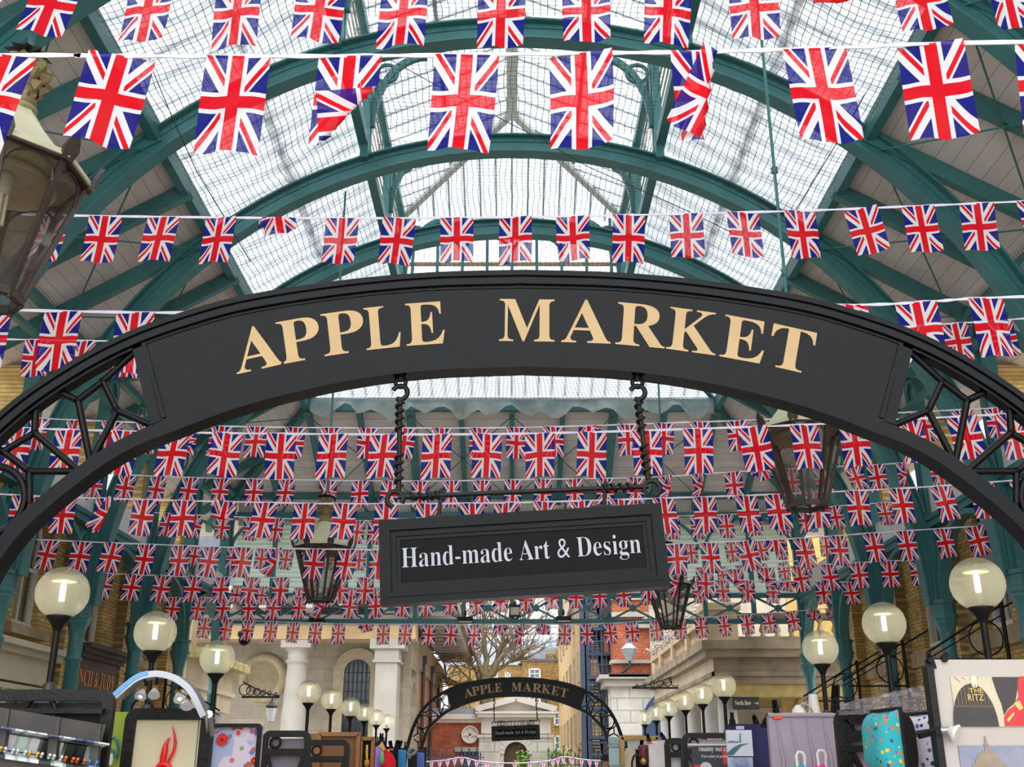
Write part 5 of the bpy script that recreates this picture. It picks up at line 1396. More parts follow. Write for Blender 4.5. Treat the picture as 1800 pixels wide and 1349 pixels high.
# wrought iron bracket on the terrace side and on the left ledge
for (sx, u, v, Y, ln, lab) in ((-1, 1193, 1210, 38.0, 1.6, 'scrolled iron lamp bracket on the right terrace side'), (1, 425, 1226, 33.6, 1.15, 'scrolled iron lamp bracket on the left stone ledge')):
    c = P(u, v, Y); t = thing('lamp_bracket', lab, 'bracket', c); mb = MB()
    x0 = tx if sx < 0 else c.x
    e = Vector((c.x + sx * ln if sx > 0 else x0 - ln, Y, c.z)); s0 = Vector((x0, Y, c.z))
    mb.bar(s0, e, .05, .06)
    up = [(s0.x + (e.x - s0.x) * k / 14, Y, s0.z + .42 * (1 - k / 14) ** 1.6 + .04) for k in range(15)]; mb.tube(up, .025, 6)
    for k in range(6):
        f = k / 6; cx2 = s0.x + (e.x - s0.x) * (f + .06); rr = .03 + .14 * (1 - f) ** 1.5; mb.ringxz((cx2, Y, s0.z + .05 + rr), rr, .016, 12)
    mb.build('scrollwork', IRON, t)
    if sx > 0:
        l = e + Vector((-.22, 0, -.1)); lt = thing('wall_lantern', 'small black lantern hanging from the left scrolled bracket', 'lantern', l)
        mb = MB(); mb.lathe([(.09, -.62), (.17, -.2), (.19, -.17), (.06, -.05), (.02, 0), (.02, .1)], l, 6, False); mb.build('frame', IRON, lt)
        mb = MB(); mb.lathe([(.095, -.60), (.165, -.22)], l, 6, False); mb.xform(lambda p: l + (p - l) * 1.02); mb.build('glass', M('lantern_pale_glass', (206, 208, 210), .3), lt)

# ---- stone ledge and balustrade on the left
YL_ = 29.0; YLE = 34.2; lx = P(440, 1178, YLE).x
tl = thing('stone_terrace', 'cream stone terrace ledge with mossy cornice on the left', 'terrace', (lx - 2, YL_, 0))
z1, z2 = P(440, 1186, YLE).z, P(440, 1172, YLE).z
mb = MB(); mb.b2((-14, YL_ - .3, z1), (lx, YLE, z2)); mb.build('cornice', M('mossy_stone', (188, 168, 118), .9, 0, .3, 5, .2, rgb2=(120, 116, 62)), tl)
mb = MB(); mb.b2((-14, YL_, z1 - 1.2), (lx - .45, YLE - .3, z1)); mb.b2((-14, YL_ - .08, z1 - .72), (lx - .35, YLE - .2, z1 - .6)); mb.build('frieze', M('cream_sandstone', (184, 168, 142)), tl)
mb = MB(); mb.b2((-14, YL_ + .3, z2), (lx - .5, YL_ + .6, z2 + .2)); mb.b2((-14, YL_ + .2, z2 + .95), (lx - .4, YL_ + .65, z2 + 1.12)); mb.b2((lx - .9, YL_ + .2, z2), (lx - .45, YL_ + .65, z2 + 1.1)); mb.build('rail', SANDST, tl)
for k in range(8):
    mb = MB(); mb.lathe([(.09, 0), (.05, .08), (.11, .3), (.05, .62), (.09, .75)], (lx - 1.15 - k * .36, YL_ + .42, z2 + .2), 10); mb.build('baluster', SANDST, tl)
mb = MB(); mb.lathe([(.34, 0), (.30, .2), (.27, z1 - 1.45), (.36, z1 - 1.35), (.36, z1 - 1.2)], (lx - .85, YLE - .8, 0), 20); mb.build('stone_column', GRANITE, tl)
MB().b2((-14, YL_ + 3.6, 0), (lx - 1.3, YL_ + 4.0, z1 - 1.2)).build('back_wall', STONE_XZ, tl)

# ---- bare plane tree in the churchyard
TREE = M('bare_bark', (140, 128, 96), .9, 0, .3, 3, .2)
tt = thing('bare_tree', 'bare branching plane tree rising beside the church eaves', 'tree', P(850, 1349, 63))
base = Vector((P(858, 1300, 63).x, 63, 0)); r = random.Random(8); mbl = MB(); mbt = MB(); mbtw = MB()


def grow(p, d, l, rad, lev):
    n = 5; pts = [p]; rs = [rad]
    for k in range(n):
        d = (d + Vector((r.gauss(0, .16), r.gauss(0, .16), r.gauss(.03, .1)))).normalized(); p = p + d * (l / n); pts.append(p); rs.append(rad * (1 - .45 * (k + 1) / n))
    (mbt if lev == 0 else mbl if lev < 3 else mbtw).tube(pts, rs, 8 if lev < 2 else 4, False, False)
    if lev >= 6: return
    for _ in range(3 if lev else 4):
        q = pts[r.randint(2, n)] if lev else pts[-1 - r.randint(0, 1)]
        dd = (d + Vector((r.gauss(0, .62), r.gauss(0, .6), r.gauss(.12, .35)))).normalized(); grow(q, dd, l * r.uniform(.6, .82), max(.016, rad * .52), lev + 1)


fork = P(852, 1212, 63); mbt.tube([base, base.lerp(fork, .5) + Vector((.1, 0, 0)), fork], [.42, .36, .32], 10, False, False)
for path, w in ((((852, 1212), (838, 1180), (815, 1160), (792, 1150)), .15), (((852, 1212), (842, 1165), (822, 1120), (806, 1080)), .2), (((852, 1212), (856, 1160), (848, 1110), (852, 1050)), .22),
                (((852, 1212), (868, 1170), (884, 1130), (890, 1075)), .22), (((856, 1200), (880, 1160), (912, 1120), (936, 1070)), .2), (((858, 1196), (878, 1178), (895, 1162), (910, 1157)), .12), (((852, 1212), (826, 1196), (800, 1206), (786, 1200)), .12)):
    pts = [P(u, v, 63) + Vector((0, r.uniform(-.8, .8) * (k > 0), 0)) for k, (u, v) in enumerate(path)]; cvx = []
    for a, b in zip(pts, pts[1:]): cvx += [a.lerp(b, q / 4) + Vector((r.gauss(0, .06), 0, r.gauss(0, .06))) * (q > 0) for q in range(4)]
    cvx.append(pts[-1]); mbl.tube(cvx, [w * (1 - .75 * k / len(cvx)) for k in range(len(cvx))], 7, False, False)
    for k in range(4, len(cvx)):
        for _ in range(2):
            d0 = (cvx[k] - cvx[k - 1]).normalized(); grow(cvx[k], (d0 + Vector((r.gauss(0, .5), r.gauss(0, .4), r.gauss(.25, .3)))).normalized(), r.uniform(1.3, 2.4), .05, 4)
mbt.build('trunk', TREE, tt); mbl.build('branches', TREE, tt); tag(mbtw.build('twigs', M('twig_brown', (142, 124, 102), .9), tt), None, None, None, 'stuff')

# ---- iron railings, shrubs, little pennants before the gate
rl = thing('railings', 'blue-grey spiked iron railings in front of the church gate', 'railings', (0, 50, 0))
Yr = 50.0; zt = P(800, 1322, Yr).z
for (u0, u1) in ((744, 850), (964, 1066)):
    xa, xb = P(u0, 1330, Yr).x, P(u1, 1330, Yr).x; mb = MB()
    for zz in (zt - .55, zt - .25, .3): mb.bar((xa, Yr, zz), (xb, Yr, zz), .06, .05)
    mb.build('rails', STEEL, rl); x = xa; k = 0
    mb = MB()
    while x < xb:
        h = zt if k % 2 == 0 else zt - .2
        mb.tube([(x, Yr, 0), (x, Yr, h)], .022, 5); mb.lathe([(.0, .22), (.05, .08), (.03, 0)], (x, Yr, h), 5, False); x += .17; k += 1
    tag(mb.build('spiked_bars', STEEL, rl), None, None, None, 'stuff')
for (u, v, w, h, lab) in ((983, 1335, 26, 50, 'bright green shrub behind the railings right of the gate'), (920, 1335, 11, 44, 'green shrub in the open gateway door')):
    Y = 56.5; c = P(u, v, Y); t = thing('shrub', lab, 'shrub', (c.x, Y, 0)); rr = random.Random(u); mb = MB(); W_ = w * 33 / 1000
    for k in range(420):
        q = Vector((c.x + rr.gauss(0, W_ * .45), Y + rr.gauss(0, .3), rr.uniform(.2, P(u, v - h / 2 + 10, Y).z + rr.gauss(0, .15)))); a = rr.random() * 6; e = Vector((math.cos(a), math.sin(a), rr.uniform(-.5, .5))) * .10; f = Vector((-e.y, e.x, .08)) * .6
        mb.add([q - e, q + f, q + e, q - f], [(0, 1, 2, 3)])
    mb.build('foliage', M('leaf_green', (110, 158, 52), .7, 0, .35, 3), t)
    MB().tube([(c.x, Y, 0), (c.x, Y, 1.6)], .05, 6).build('stem', TREE, t)
PEN = [M('pennant_white', (232, 226, 236), .8), M('pennant_red', (214, 60, 84), .8), M('pennant_blue', (86, 88, 160), .8)]
Yp = 48.5
bt = thing('pennant_bunting', 'tiny triangular pennants strung in front of the church gate', 'bunting', P(900, 1338, Yp))
sp = [(744, 1340), (780, 1337), (812, 1332), (846, 1339), (905, 1342), (965, 1338), (990, 1331), (1030, 1336), (1060, 1338)]
pp = [P(u, v, Yp) for u, v in sp]; cv = catmull([(p.x, p.z) for p in pp], 5)
MB().tube([(x, Yp, z) for x, z in cv], .018, 5).build('cord', TAPE, bt)
for k in range(0, len(cv) - 1, 2):
    x, z = cv[k]; mb = MB(); mb.add([(x - .11, Yp - .01, z), (x + .11, Yp - .01, z), (x, Yp - .01, z - .34)], [(0, 1, 2)]); o = mb.build('pennant', PEN[0], bt)
    mb = MB(); mb.add([(x - .035, Yp - .02, z), (x + .035, Yp - .02, z), (x + .02, Yp - .02, z - .2), (x, Yp - .02, z - .33), (x - .02, Yp - .02, z - .2)], [(0, 1, 2, 3, 4)]); mb.build('red_stripe', PEN[1], o)
    mb = MB(); mb.add([(x - .10, Yp - .02, z), (x - .045, Yp - .02, z), (x - .05, Yp - .02, z - .13)], [(0, 1, 2)]); mb.add([(x + .10, Yp - .02, z), (x + .045, Yp - .02, z), (x + .05, Yp - .02, z - .13)], [(0, 1, 2)]); mb.build('blue_corners', PEN[2], o)

# ---- shopfronts and brackets on the hall walls
def along(u, v, sx, x):
    """point on the side wall plane X = sx*x seen at (u, v)"""
    xc = (u - 900.0) / F; yc = (674.5 - v) / F; d = Vector((xc, CP - yc * SP, SP + yc * CP)); d *= sx * x / d.x; return Vector((d.x, d.y, d.z + EYE))


# cream shopfront, nearest on the left
t = thing('shopfront', 'cream painted shopfront with dark doors on the left wall', 'shopfront', (-8.4, 17.5, 0))
y0, y1 = 14.2, 19.75
mb = MB(); mb.b2((-8.5, y0, 3.0), (-8.28, y1, 3.42)); mb.b2((-8.5, y0, 3.42), (-8.15, y1, 3.52)); mb.b2((-8.5, y0, 3.52), (-8.02, y1, 3.62)); mb.b2((-8.5, y0, 2.86), (-8.22, y1, 2.95)); mb.build('fascia', CREAM, t)
mb = MB(); mb.b2((-8.5, y0, .0), (-8.38, y1, 2.9)); mb.build('glazed_front', DKGREY, t)
for y in (y1 - .1, y1 - .62, y1 - 1.9, y1 - 3.2): MB().b2((-8.5, y - .11, 0), (-8.24, y + .11, 2.9)).build('pilaster', CREAM, t)
for y in (y1 - 1.55, y1 - .95):
    mb = MB(); mb.b2((-8.36, y - .26, .1), (-8.32, y + .26, 2.75)); d = mb.build('door', M('door_grey_purple', (86, 78, 84), .5), t)
    mb = MB(); mb.b2((-8.33, y - .18, 1.5), (-8.30, y + .18, 2.6)); mb.build('door_panel', M('door_grey_purple', (86, 78, 84)), d)
# dark pub front
t = thing('pub_front', 'dark pub shopfront with orange-gold letters beside the teal column on the left wall', 'shopfront', (-8.4, 21.7, 0))
y0, y1 = 20.62, 23.02
mb = MB(); mb.b2((-8.5, y0, 2.75), (-8.32, y1, 3.66)); mb.build('fascia', M('pub_fascia', (84, 70, 66), .6, 0, .15), t)
mb = MB(); mb.b2((-8.5, y0, 3.66), (-8.2, y1 + .05, 3.74)); mb.b2((-8.5, y0, 3.74), (-8.1, y1 + .12, 3.82)); mb.b2((-8.5, y0, 3.82), (-8.0, y1 + .18, 3.9)); mb.build('cornice', M('pub_cornice', (74, 62, 58), .6), t)
MB().b2((-8.5, y0, 0), (-8.4, y1, 2.75)).build('glazed_front', DKGREY, t)
p = along(150, 1198, -1, 8.3)
mb = MB(); put_text(mb, text(serif('PUNCH & JUDY')), (-8.31, 21.75, 3.16), (0, 1, 0), (0, 0, 1), .42, 2.35); mb.build('lettering', M('orange_gold_letters', (226, 140, 62), .5), t)
# metal letters on the right wall
for (u, v, w, s_, lab) in ((1563, 1206, 1.9, 'STRATHBERRY', 'white metal letters on the right brick wall, nearer of two signs'), (1480, 1228, 1.6, 'GODIVA', 'white metal letters on the right brick wall, farther of two signs')):
    p = along(u, v, 1, 8.44); t = thing('wall_letters', lab, 'sign', p)
    mb = MB(); put_text(mb, text(s_), p - Vector((0, 0, .12)), (0, -1, 0), (0, 0, 1), .36, w); mb.build('lettering', M('white_metal_letters', (220, 216, 200), .4), t)
# sign brackets with rings standing off the right wall and left wall
for k, (u, v, sx, x) in enumerate(((1768, 1120, 1, 7.9), (1592, 1175, 1, 7.95), (1510, 1205, 1, 7.95), (288, 1230, -1, 7.95))):
    p = along(u, v, sx, x); lab = ['nearest black sign bracket with ring on the right wall', 'second black sign bracket with ring on the right wall', 'third black sign bracket with ring on the right wall', 'black sign bracket with ring on the left wall behind the spotlights'][k]
    t = thing('sign_bracket', lab, 'bracket', p); y = p.y
    MB().tube([(p.x, y, p.z - .55), (p.x, y, p.z + .55)], .035, 8).build('upright', IRON, t)
    mb = MB(); mb.tube([(p.x, y, p.z + .5), (p.x - sx * 1.3, y, p.z - .25)], .02, 6); mb.tube([(p.x, y, p.z + .35), (p.x - sx * 1.3, y, p.z - .35)], .012, 6); mb.tube([(p.x, y, p.z - .35), (p.x - sx * 1.2, y, p.z - .35)], .018, 6); mb.tube([(p.x, y, p.z + .45), (sx * 8.5, y, p.z + .75)], .018, 6); mb.build('stay', IRON, t)
    mb = MB(); mb.ringxz((p.x - sx * .32, y, p.z - .02), .27, .014, 24); mb.build('ring', IRON, t)
# ------------------------------------------------------------------ market stalls and goods
def rr_frame(mb, x0, x1, z0, z1, Y, w=.05, d=.035, rad=.06, bottom=False):
    """flat bar frame with rounded top corners"""
    def outline(o):
        pts = [(x0 + o, z0)]
        for k in range(7):
            a = PI - PI / 2 * k / 6; pts.append((x0 + rad + (rad - o) * math.cos(a), z1 - rad + (rad - o) * math.sin(a)))
        for k in range(7):
            a = PI / 2 - PI / 2 * k / 6; pts.append((x1 - rad + (rad - o) * math.cos(a), z1 - rad + (rad - o) * math.sin(a)))
        pts.append((x1 - o, z0)); return pts
    mb.band(outline(0), outline(w), Y - d / 2, Y + d / 2)


def stall_frame(label, u0, u1, v, Y, back=None, cat='stall stand', lattice=True, w=.042, rails=((.115, .045),), ring=True):
    a, b = P(u0, v, Y), P(u1, v, Y); x0, x1, z1 = a.x, b.x, a.z; t = thing('market_stand', label, cat, ((x0 + x1) / 2, Y, 0))
    mb = MB(); rr_frame(mb, x0, x1, 0, z1, Y, w); mb.build('frame', IRON, t)
    mb = MB()
    for dz, h in rails: mb.b2((x0 + w * .7, Y - .025, z1 - dz - h), (x1 - w * .7, Y + .025, z1 - dz))
    mb.build('rails', IRON, t)
    rz = z1 - .042 - .034; rad = .033
    if ring: mb = MB(); mb.ringxz((x0 + w + .05, Y, rz), rad, .009, 18); mb.build('ring', IRON, t)
    if lattice:
        zt = z1 - rails[-1][0] - rails[-1][1]; xm = (x0 + x1) / 2; mb = MB(); hw = (x1 - x0) / 2 - w
        for s in (-1, 1):
            mb.bar((xm + s * hw, Y, zt), (xm + s * hw * .35, Y, zt - .22), .022, .03, (0, 1, 0)); mb.bar((xm + s * hw * .35, Y, zt - .22), (xm + s * hw * .35, Y, zt - .6), .022, .03, (0, 1, 0)); mb.bar((xm + s * hw * .35, Y, zt - .6), (xm + s * hw, Y, zt - .85), .022, .03, (0, 1, 0))
        mb.bar((xm - hw * .35, Y, zt - .22), (xm + hw * .35, Y, zt - .22), .022, .03, (0, 1, 0)); mb.build('lattice', IRON, t)
    if back:
        mb = MB(); mb.b2((x0 + .04, Y + .04, .05), (x1 - .04, Y + .055, z1 - .05)); mb.build('backing_panel', back, t)
    return t, x0, x1, z1


def panel(name, label, cat, u0, u1, v, Y, mat, part='board', d=.03, frame=None, fw=.05, z0=0):
    a, b = P(u0, v, Y), P(u1, v, Y); t = thing(name, label, cat, ((a.x + b.x) / 2, Y, z0))
    MB().b2((a.x, Y, z0), (b.x, Y + d, a.z)).build(part, mat, t)
    if frame:
        mb = MB(); rr_frame(mb, a.x, b.x, z0, a.z, Y - .01, fw, .07, .02); mb.build('frame', frame, t)
    return t, a.x, b.x, a.z


def clamp(label, u, v0, v1, Y, lean=0.0, tips=True):
    """black spring clamp gripping an edge: two handles and a jaw"""
    a, b = P(u, v0, Y), P(u, v1, Y); h = a.z - b.z; t = thing('spring_clamp', label, 'clamp', b)
    c = Vector((b.x, Y + .004, b.z)); ln = Vector((lean * h, 0, 0))
    mb = MB()
    for s in (-1, 1): mb.bar(c + ln * .4 + Vector((s * .008, 0, h * .42)), c + ln + Vector((s * h * .09, s * .015, h)), h * .14, .022)
    mb.build('handles', BLACK, t)
    mb = MB()
    for s in (-1, 1): mb.bar(c + ln * .4 + Vector((s * .008, 0, h * .45)), c + Vector((s * .012, 0, -.01)), h * .12, .022)
    mb.lathe([(.013, -.018), (.013, .018)], (0, 0, 0), 10); mb.v[-40:] = [c + ln * .4 + Vector((p.x, p.z, p.y + h * .43)) for p in mb.v[-40:]]
    mb.build('jaws', BLACK, t)
    if tips: MB().box(c + Vector((0, 0, .0)), (.045, .04, .016)).build('orange_tips', M('orange_rubber', (238, 78, 32), .5), t)


# ---------- left: dark rack with little gift boxes
Y = 4.55
t, x0, x1, z1 = stall_frame('dark wooden stall frame with rounded corner holding the gift box rack', -170, 205, 1213, Y, M('near_black_wood', (30, 26, 26), .6, 0, .3), lattice=False, w=.045, rails=((.075, .02),), ring=False)
mb = MB(); mb.ringxz((P(72, 1240, Y).x, Y - .0, P(72, 1253, Y).z), .062, .010, 20); mb.build('ring', IRON, t)
MB().b2((P(130, 1245, Y).x, Y - .05, P(130, 1256, Y).z), (P(188, 1245, Y).x, Y - .02, P(130, 1248, Y).z)).build('latch', IRON, t)
RACKW = M('dark_grey_rack', (66, 62, 60), .6, 0, .25, 8)
rk = thing('display_rack', 'tilted dark grey wooden rack with compartments for gift boxes', 'rack', P(90, 1349, 4.4))
pa, pb = P(-90, 1231, 4.15), P(182, 1276, 4.45)      # top edge of the rack, running away to the right
ex = (pb - pa); ex.z = 0; exn = ex.normalized(); ez = Vector((0, 0, 1)); slope = (pb.z - pa.z) / ex.length
RP = lambda s, z, d=0: pa + exn * s + Vector((exn.y, -exn.x, 0)) * d + Vector((0, 0, z + slope * s))
Lk = ex.length; Ld = Lk
mb = MB(); mb.bar(RP(0, -.04), RP(Lk, -.04), .03, .085); mb.build('top_rail', RACKW, rk)
mb = MB(); mb.bar(RP(0, -.195, .02), RP(Lk, -.195, .02), .06, .035); mb.build('shelf_edge', RACKW, rk)
mb = MB(); mb.bar(RP(0, -.365, .05), RP(Lk, -.365, .05), .06, .035); mb.build('shelf_edge', RACKW, rk)
for s in (0.02, Lk * .36, Lk * .69, Lk - .02):
    mb = MB(); mb.bar(RP(s, 0), RP(s, -1.0, .06), .035, .03, (0, 1, 0)); mb.build('divider', RACKW, rk)
mb = MB(); mb.add([RP(0, 0, -.06), RP(Lk, 0, -.06), RP(Lk, -1.2, -.04), RP(0, -1.2, -.04)], [(0, 1, 2, 3)]); mb.build('back', M('near_black_wood', (30, 26, 26)), rk)
for s in (0.02, Lk - .02): MB().bar(RP(s, -1, .04), Vector((RP(s, 0).x, RP(s, 0).y, 0)), .05, .05, (0, 1, 0)).build('leg', RACKW, rk)
BOXC = {'silver': M('silver_card', (206, 206, 214), .4), 'dark': M('dark_green_card', (34, 44, 40), .4), 'mint': M('mint_card', (190, 208, 196), .4), 'blue': M('navy_card', (72, 84, 124), .4)}
TRK = {'gold': M('gold_links', (206, 168, 70), .3, .6), 'white': M('silver_links', (206, 208, 212), .25, .6), 'orange': M('copper_links', (206, 104, 56), .3, .5), 'blue': M('blue_links', (70, 120, 190), .3, .3)}
wb_ = .062


def gift_box(s, z, c, k, lab, d0=.0):
    t = thing('gift_box', lab, 'box', RP(s, z, d0), 'open gift boxes on the display rack')
    Q = lambda a, b, d: RP(s + a, z + b * .78, d0 + d)
    mb = MB(); mb.add([Q(-wb_ * .45, 0, -.01), Q(wb_ * .45, 0, -.01), Q(wb_ * .45, 0, .07), Q(-wb_ * .45, 0, .07), Q(-wb_ * .45, .04, -.02), Q(wb_ * .45, .04, -.02), Q(wb_ * .45, .015, .07), Q(-wb_ * .45, .015, .07)], [(0, 1, 2, 3), (4, 7, 6, 5), (0, 4, 5, 1), (1, 5, 6, 2), (2, 6, 7, 3), (3, 7, 4, 0)]); mb.build('tray', BOXC[c], t)
    mb = MB(); mb.add([Q(-wb_ * .45, .045, -.02), Q(wb_ * .45, .045, -.02), Q(wb_ * .55, .115, .0), Q(-wb_ * .35, .115, .0), Q(-wb_ * .45, .05, -.035), Q(wb_ * .45, .05, -.035), Q(wb_ * .55, .12, -.015), Q(-wb_ * .35, .12, -.015)], [(0, 1, 2, 3), (4, 7, 6, 5), (0, 4, 5, 1), (1, 5, 6, 2), (2, 6, 7, 3), (3, 7, 4, 0)])
    lid = mb.build('lid', BOXC[c], t)
    mb = MB(); mb.add([Q(-wb_ * .35, .12, -.01), Q(wb_ * .55, .12, -.01), Q(wb_ * .8, .135, .06), Q(-wb_ * .15, .135, .06), Q(-wb_ * .35, .128, -.01), Q(wb_ * .55, .128, -.01), Q(wb_ * .8, .143, .06), Q(-wb_ * .15, .143, .06)], [(0, 1, 2, 3), (4, 7, 6, 5), (0, 4, 5, 1), (1, 5, 6, 2), (2, 6, 7, 3), (3, 7, 4, 0)]); mb.build('lid_rim', BOXC['blue' if c == 'dark' else 'silver'], lid)
    mb = MB()
    for a in (-.25, .2):
        for b in (0, 1): mb.ball(Q(a * wb_, .035 + b * .012, .03 + .018 * b), .008, 8)
    mb.build('cufflinks', TRK[k], t)


NB = 12
cs = ['silver', 'mint', 'silver', 'dark', 'silver', 'mint', 'silver', 'dark', 'mint', 'dark', 'dark', 'silver']
ks = ['white', 'gold', 'white', 'gold', 'white', 'white', 'gold', 'white', 'white', 'orange', 'orange', 'blue']
WD = {'silver': 'silver', 'mint': 'pale mint', 'dark': 'dark green', 'blue': 'navy'}; WK = {'white': 'silver', 'gold': 'gold', 'orange': 'copper', 'blue': 'blue'}
ORDL = ['first', 'second', 'third', 'fourth', 'fifth', 'sixth', 'seventh', 'eighth', 'ninth', 'tenth', 'eleventh', 'last']
for i in range(NB):
    gift_box(Lk * (.10 + .077 * i), -.178, cs[i], ks[i], 'open %s box of %s cufflinks, %s along the upper shelf of the rack' % (WD[cs[i]], WK[ks[i]], ORDL[i]))
for i in range(8):
    gift_box(Lk * (.12 + .112 * i), -.348, cs[(i * 5 + 1) % 12], ks[(i * 7) % 12], 'open gift box, %s along the lower shelf of the rack' % ORDL[i], .03)

# ---------- left: cream panel with red figure, chrome arch with spot lamps
Y = 5.6
t, x0, x1, z1 = stall_frame('black rounded frame round the cream panel with red flame', 224, 376, 1246, Y, None, lattice=False, w=.055, rails=(), ring=False)
a, b = P(238, 1258, Y), P(350, 1258, Y)
cp = thing('signboard', 'cream panel with a red curling flame shape, lit from below', 'panel', ((a.x + b.x) / 2, Y, .6))
MB().b2((a.x, Y + .0, .5), (b.x, Y + .02, a.z)).build('board', M('cream_panel', (216, 204, 170), .6, 0, .05), cp)
REDP = M('red_acrylic', (222, 22, 22), .3)
mb = MB()
curve1 = [(283, 1349), (287, 1332), (290, 1318), (292, 1308), (296, 1300), (301, 1297)]; w1 = [.010, .017, .016, .011, .006, .001]
curve2 = [(291, 1349), (298, 1336), (305, 1322), (308, 1308), (307, 1294), (303, 1276)]; w2 = [.006, .008, .008, .008, .006, .001]
for cu, ww in ((curve1, w1), (curve2, w2)):
    pts = [P(u, v, Y - .02) for u, v in cu]; mb.tube(pts, ww, 8)
mb.tube([P(276, 1352, Y - .02), P(283, 1345, Y - .02), P(292, 1345, Y - .02), P(301, 1354, Y - .02)], [.014, .018, .018, .014], 8)
mb.build('red_flame', REDP, cp)
gp, gx0, gx1, gz = panel('signboard', 'lime green panel with teal wave line beside the cream panel', 'panel', 190, 224, 1252, Y + .25, M('lime_panel', (150, 168, 50), .6, 0, .06))
mb = MB(); mb.tube([P(u, v, Y + .23) for u, v in ((196, 1300), (201, 1297), (206, 1303), (208, 1318), (205, 1334), (200, 1322), (195, 1318))], .007, 6); mb.build('teal_wave', M('teal_line', (28, 120, 128), .5), gp)
mb = MB(); mb.tube([P(u, v, Y + .22) for u, v in ((195, 1326), (196, 1335), (194, 1345))], .010, 6); mb.build('white_bird', WHITE, gp)
CHROME = M('brushed_chrome', (168, 170, 174), .34, .8, .05)
ar = thing('lamp_arch', 'brushed chrome arched bar carrying four spot lamps', 'lamp bar', P(290, 1262, Y - .25))
ya = Y - .25; cu = [(204, 1222), (222, 1206), (243, 1190), (262, 1183), (285, 1181), (310, 1187), (334, 1202), (350, 1222), (367, 1258)]
cc = catmull([tuple(P(u, v, ya))[::2] for u, v in cu], 6)
mb = MB(); mb.band(cc, offs(cc, -.03), ya - .05, ya + .05); mb.build('bar', CHROME, ar)
mb = MB(); mb.band(offs(cc, .003)[:20], offs(cc, -.020)[:20], ya - .053, ya + .042); mb.build('blue_film', M('blue_film', (110, 172, 226), .3), ar)
MB().tube([P(367, 1256, ya), P(370, 1290, Y)], .02, 8).build('end_bracket', CHROME, ar)
WARM = emit_mat('warm_bulb', (255, 226, 170), 5.0); COOL = emit_mat('cool_bulb', (255, 250, 240), 5.0)
for i, (u, v, du, dv, wm) in enumerate(((252, 1213, 6, 14, 1), (272, 1211, 2, 14, 0), (313, 1219, -3, 12, 2), (330, 1231, 2, 12, 0))):
    lab = ['warm lit spot lamp leftmost under the chrome arch', 'unlit silver spot lamp second under the chrome arch', 'cool lit spot lamp third under the chrome arch', 'unlit silver spot lamp nearest the right foot of the arch'][i]
    p = P(u, v, ya); e = P(u - du, v + dv, ya - .03); d = (e - p).normalized(); t = thing('spot_lamp', lab, 'lamp', p)
    x = d.cross(Vector((0, 1, 0))).normalized(); y = d.cross(x); M3 = Matrix((x, y, d)).transposed()
    def lz(prof, name, mat, n=14):
        m = MB(); m.lathe(prof, (0, 0, 0), n); m.xform(lambda q: p + M3 @ q); return m.build(name, mat, t)
    lz([(.008, -.02), (.014, -.014), (.014, .008)], 'socket', M('brass_socket', (196, 160, 84), .25, .7)); lz([(.012, .004), (.016, .014), (.027, .037), (.029, .044)], 'reflector', M('frosted_silver', (206, 208, 210), .3, .3))
    lz([(.026, .043), (.001, .0445)], 'face', (M('spot_face', (190, 190, 186), .3), WARM, COOL)[wm])
    # short arm to the arch
    top = min(((Vector((q[0], ya, q[1]))) for q in cc), key=lambda q: abs(q.x - p.x)); m = MB(); m.tube([p - d * .02, p + Vector((.01, 0, .03)), top + Vector((0, 0, -.03))], .008, 6); m.build('arm', IRON, t)
# cable ring behind
t = thing('cable_loop', 'black looped cable standing on top of the cream panel frame', 'cable', P(247, 1246, Y)); mb = MB(); c = P(249, 1248, Y + .05); mb.tube([c + Vector((.055 * math.cos(PI * k / 10), 0, .055 * math.sin(PI * k / 10))) for k in range(11)], .008, 6); mb.build('loop', IRON, t)

# ---------- left: floral fabric
def floral():
    g = N('poppy_print'); v = g.coord('Object'); n1 = g.noise(3.2, 3, v)
    vo = g.n('TexVoronoi'); vo.inputs['Scale'].default_value = 22; g.l(v, vo.inputs['Vector'])
    base = g.mix(g.math('GREATER_THAN', n1, .52), lin((226, 214, 232)), lin((182, 190, 226)))
    d = g.math('LESS_THAN', vo.outputs['Distance'], .34); sep = g.n('SeparateColor'); g.l(vo.outputs['Color'], sep.inputs[0])
    c1 = g.mix(g.math('GREATER_THAN', sep.outputs[0], .5), lin((120, 140, 206)), lin((150, 170, 120))); c1 = g.mix(g.math('GREATER_THAN', sep.outputs[1], .8), c1, lin((214, 120, 150)))
    m = g.math('MULTIPLY', d, g.math('GREATER_THAN', sep.outputs[2], .35))
    b = g.bsdf(g.mix(m, base, c1), .8); return g.done(b.outputs[0])


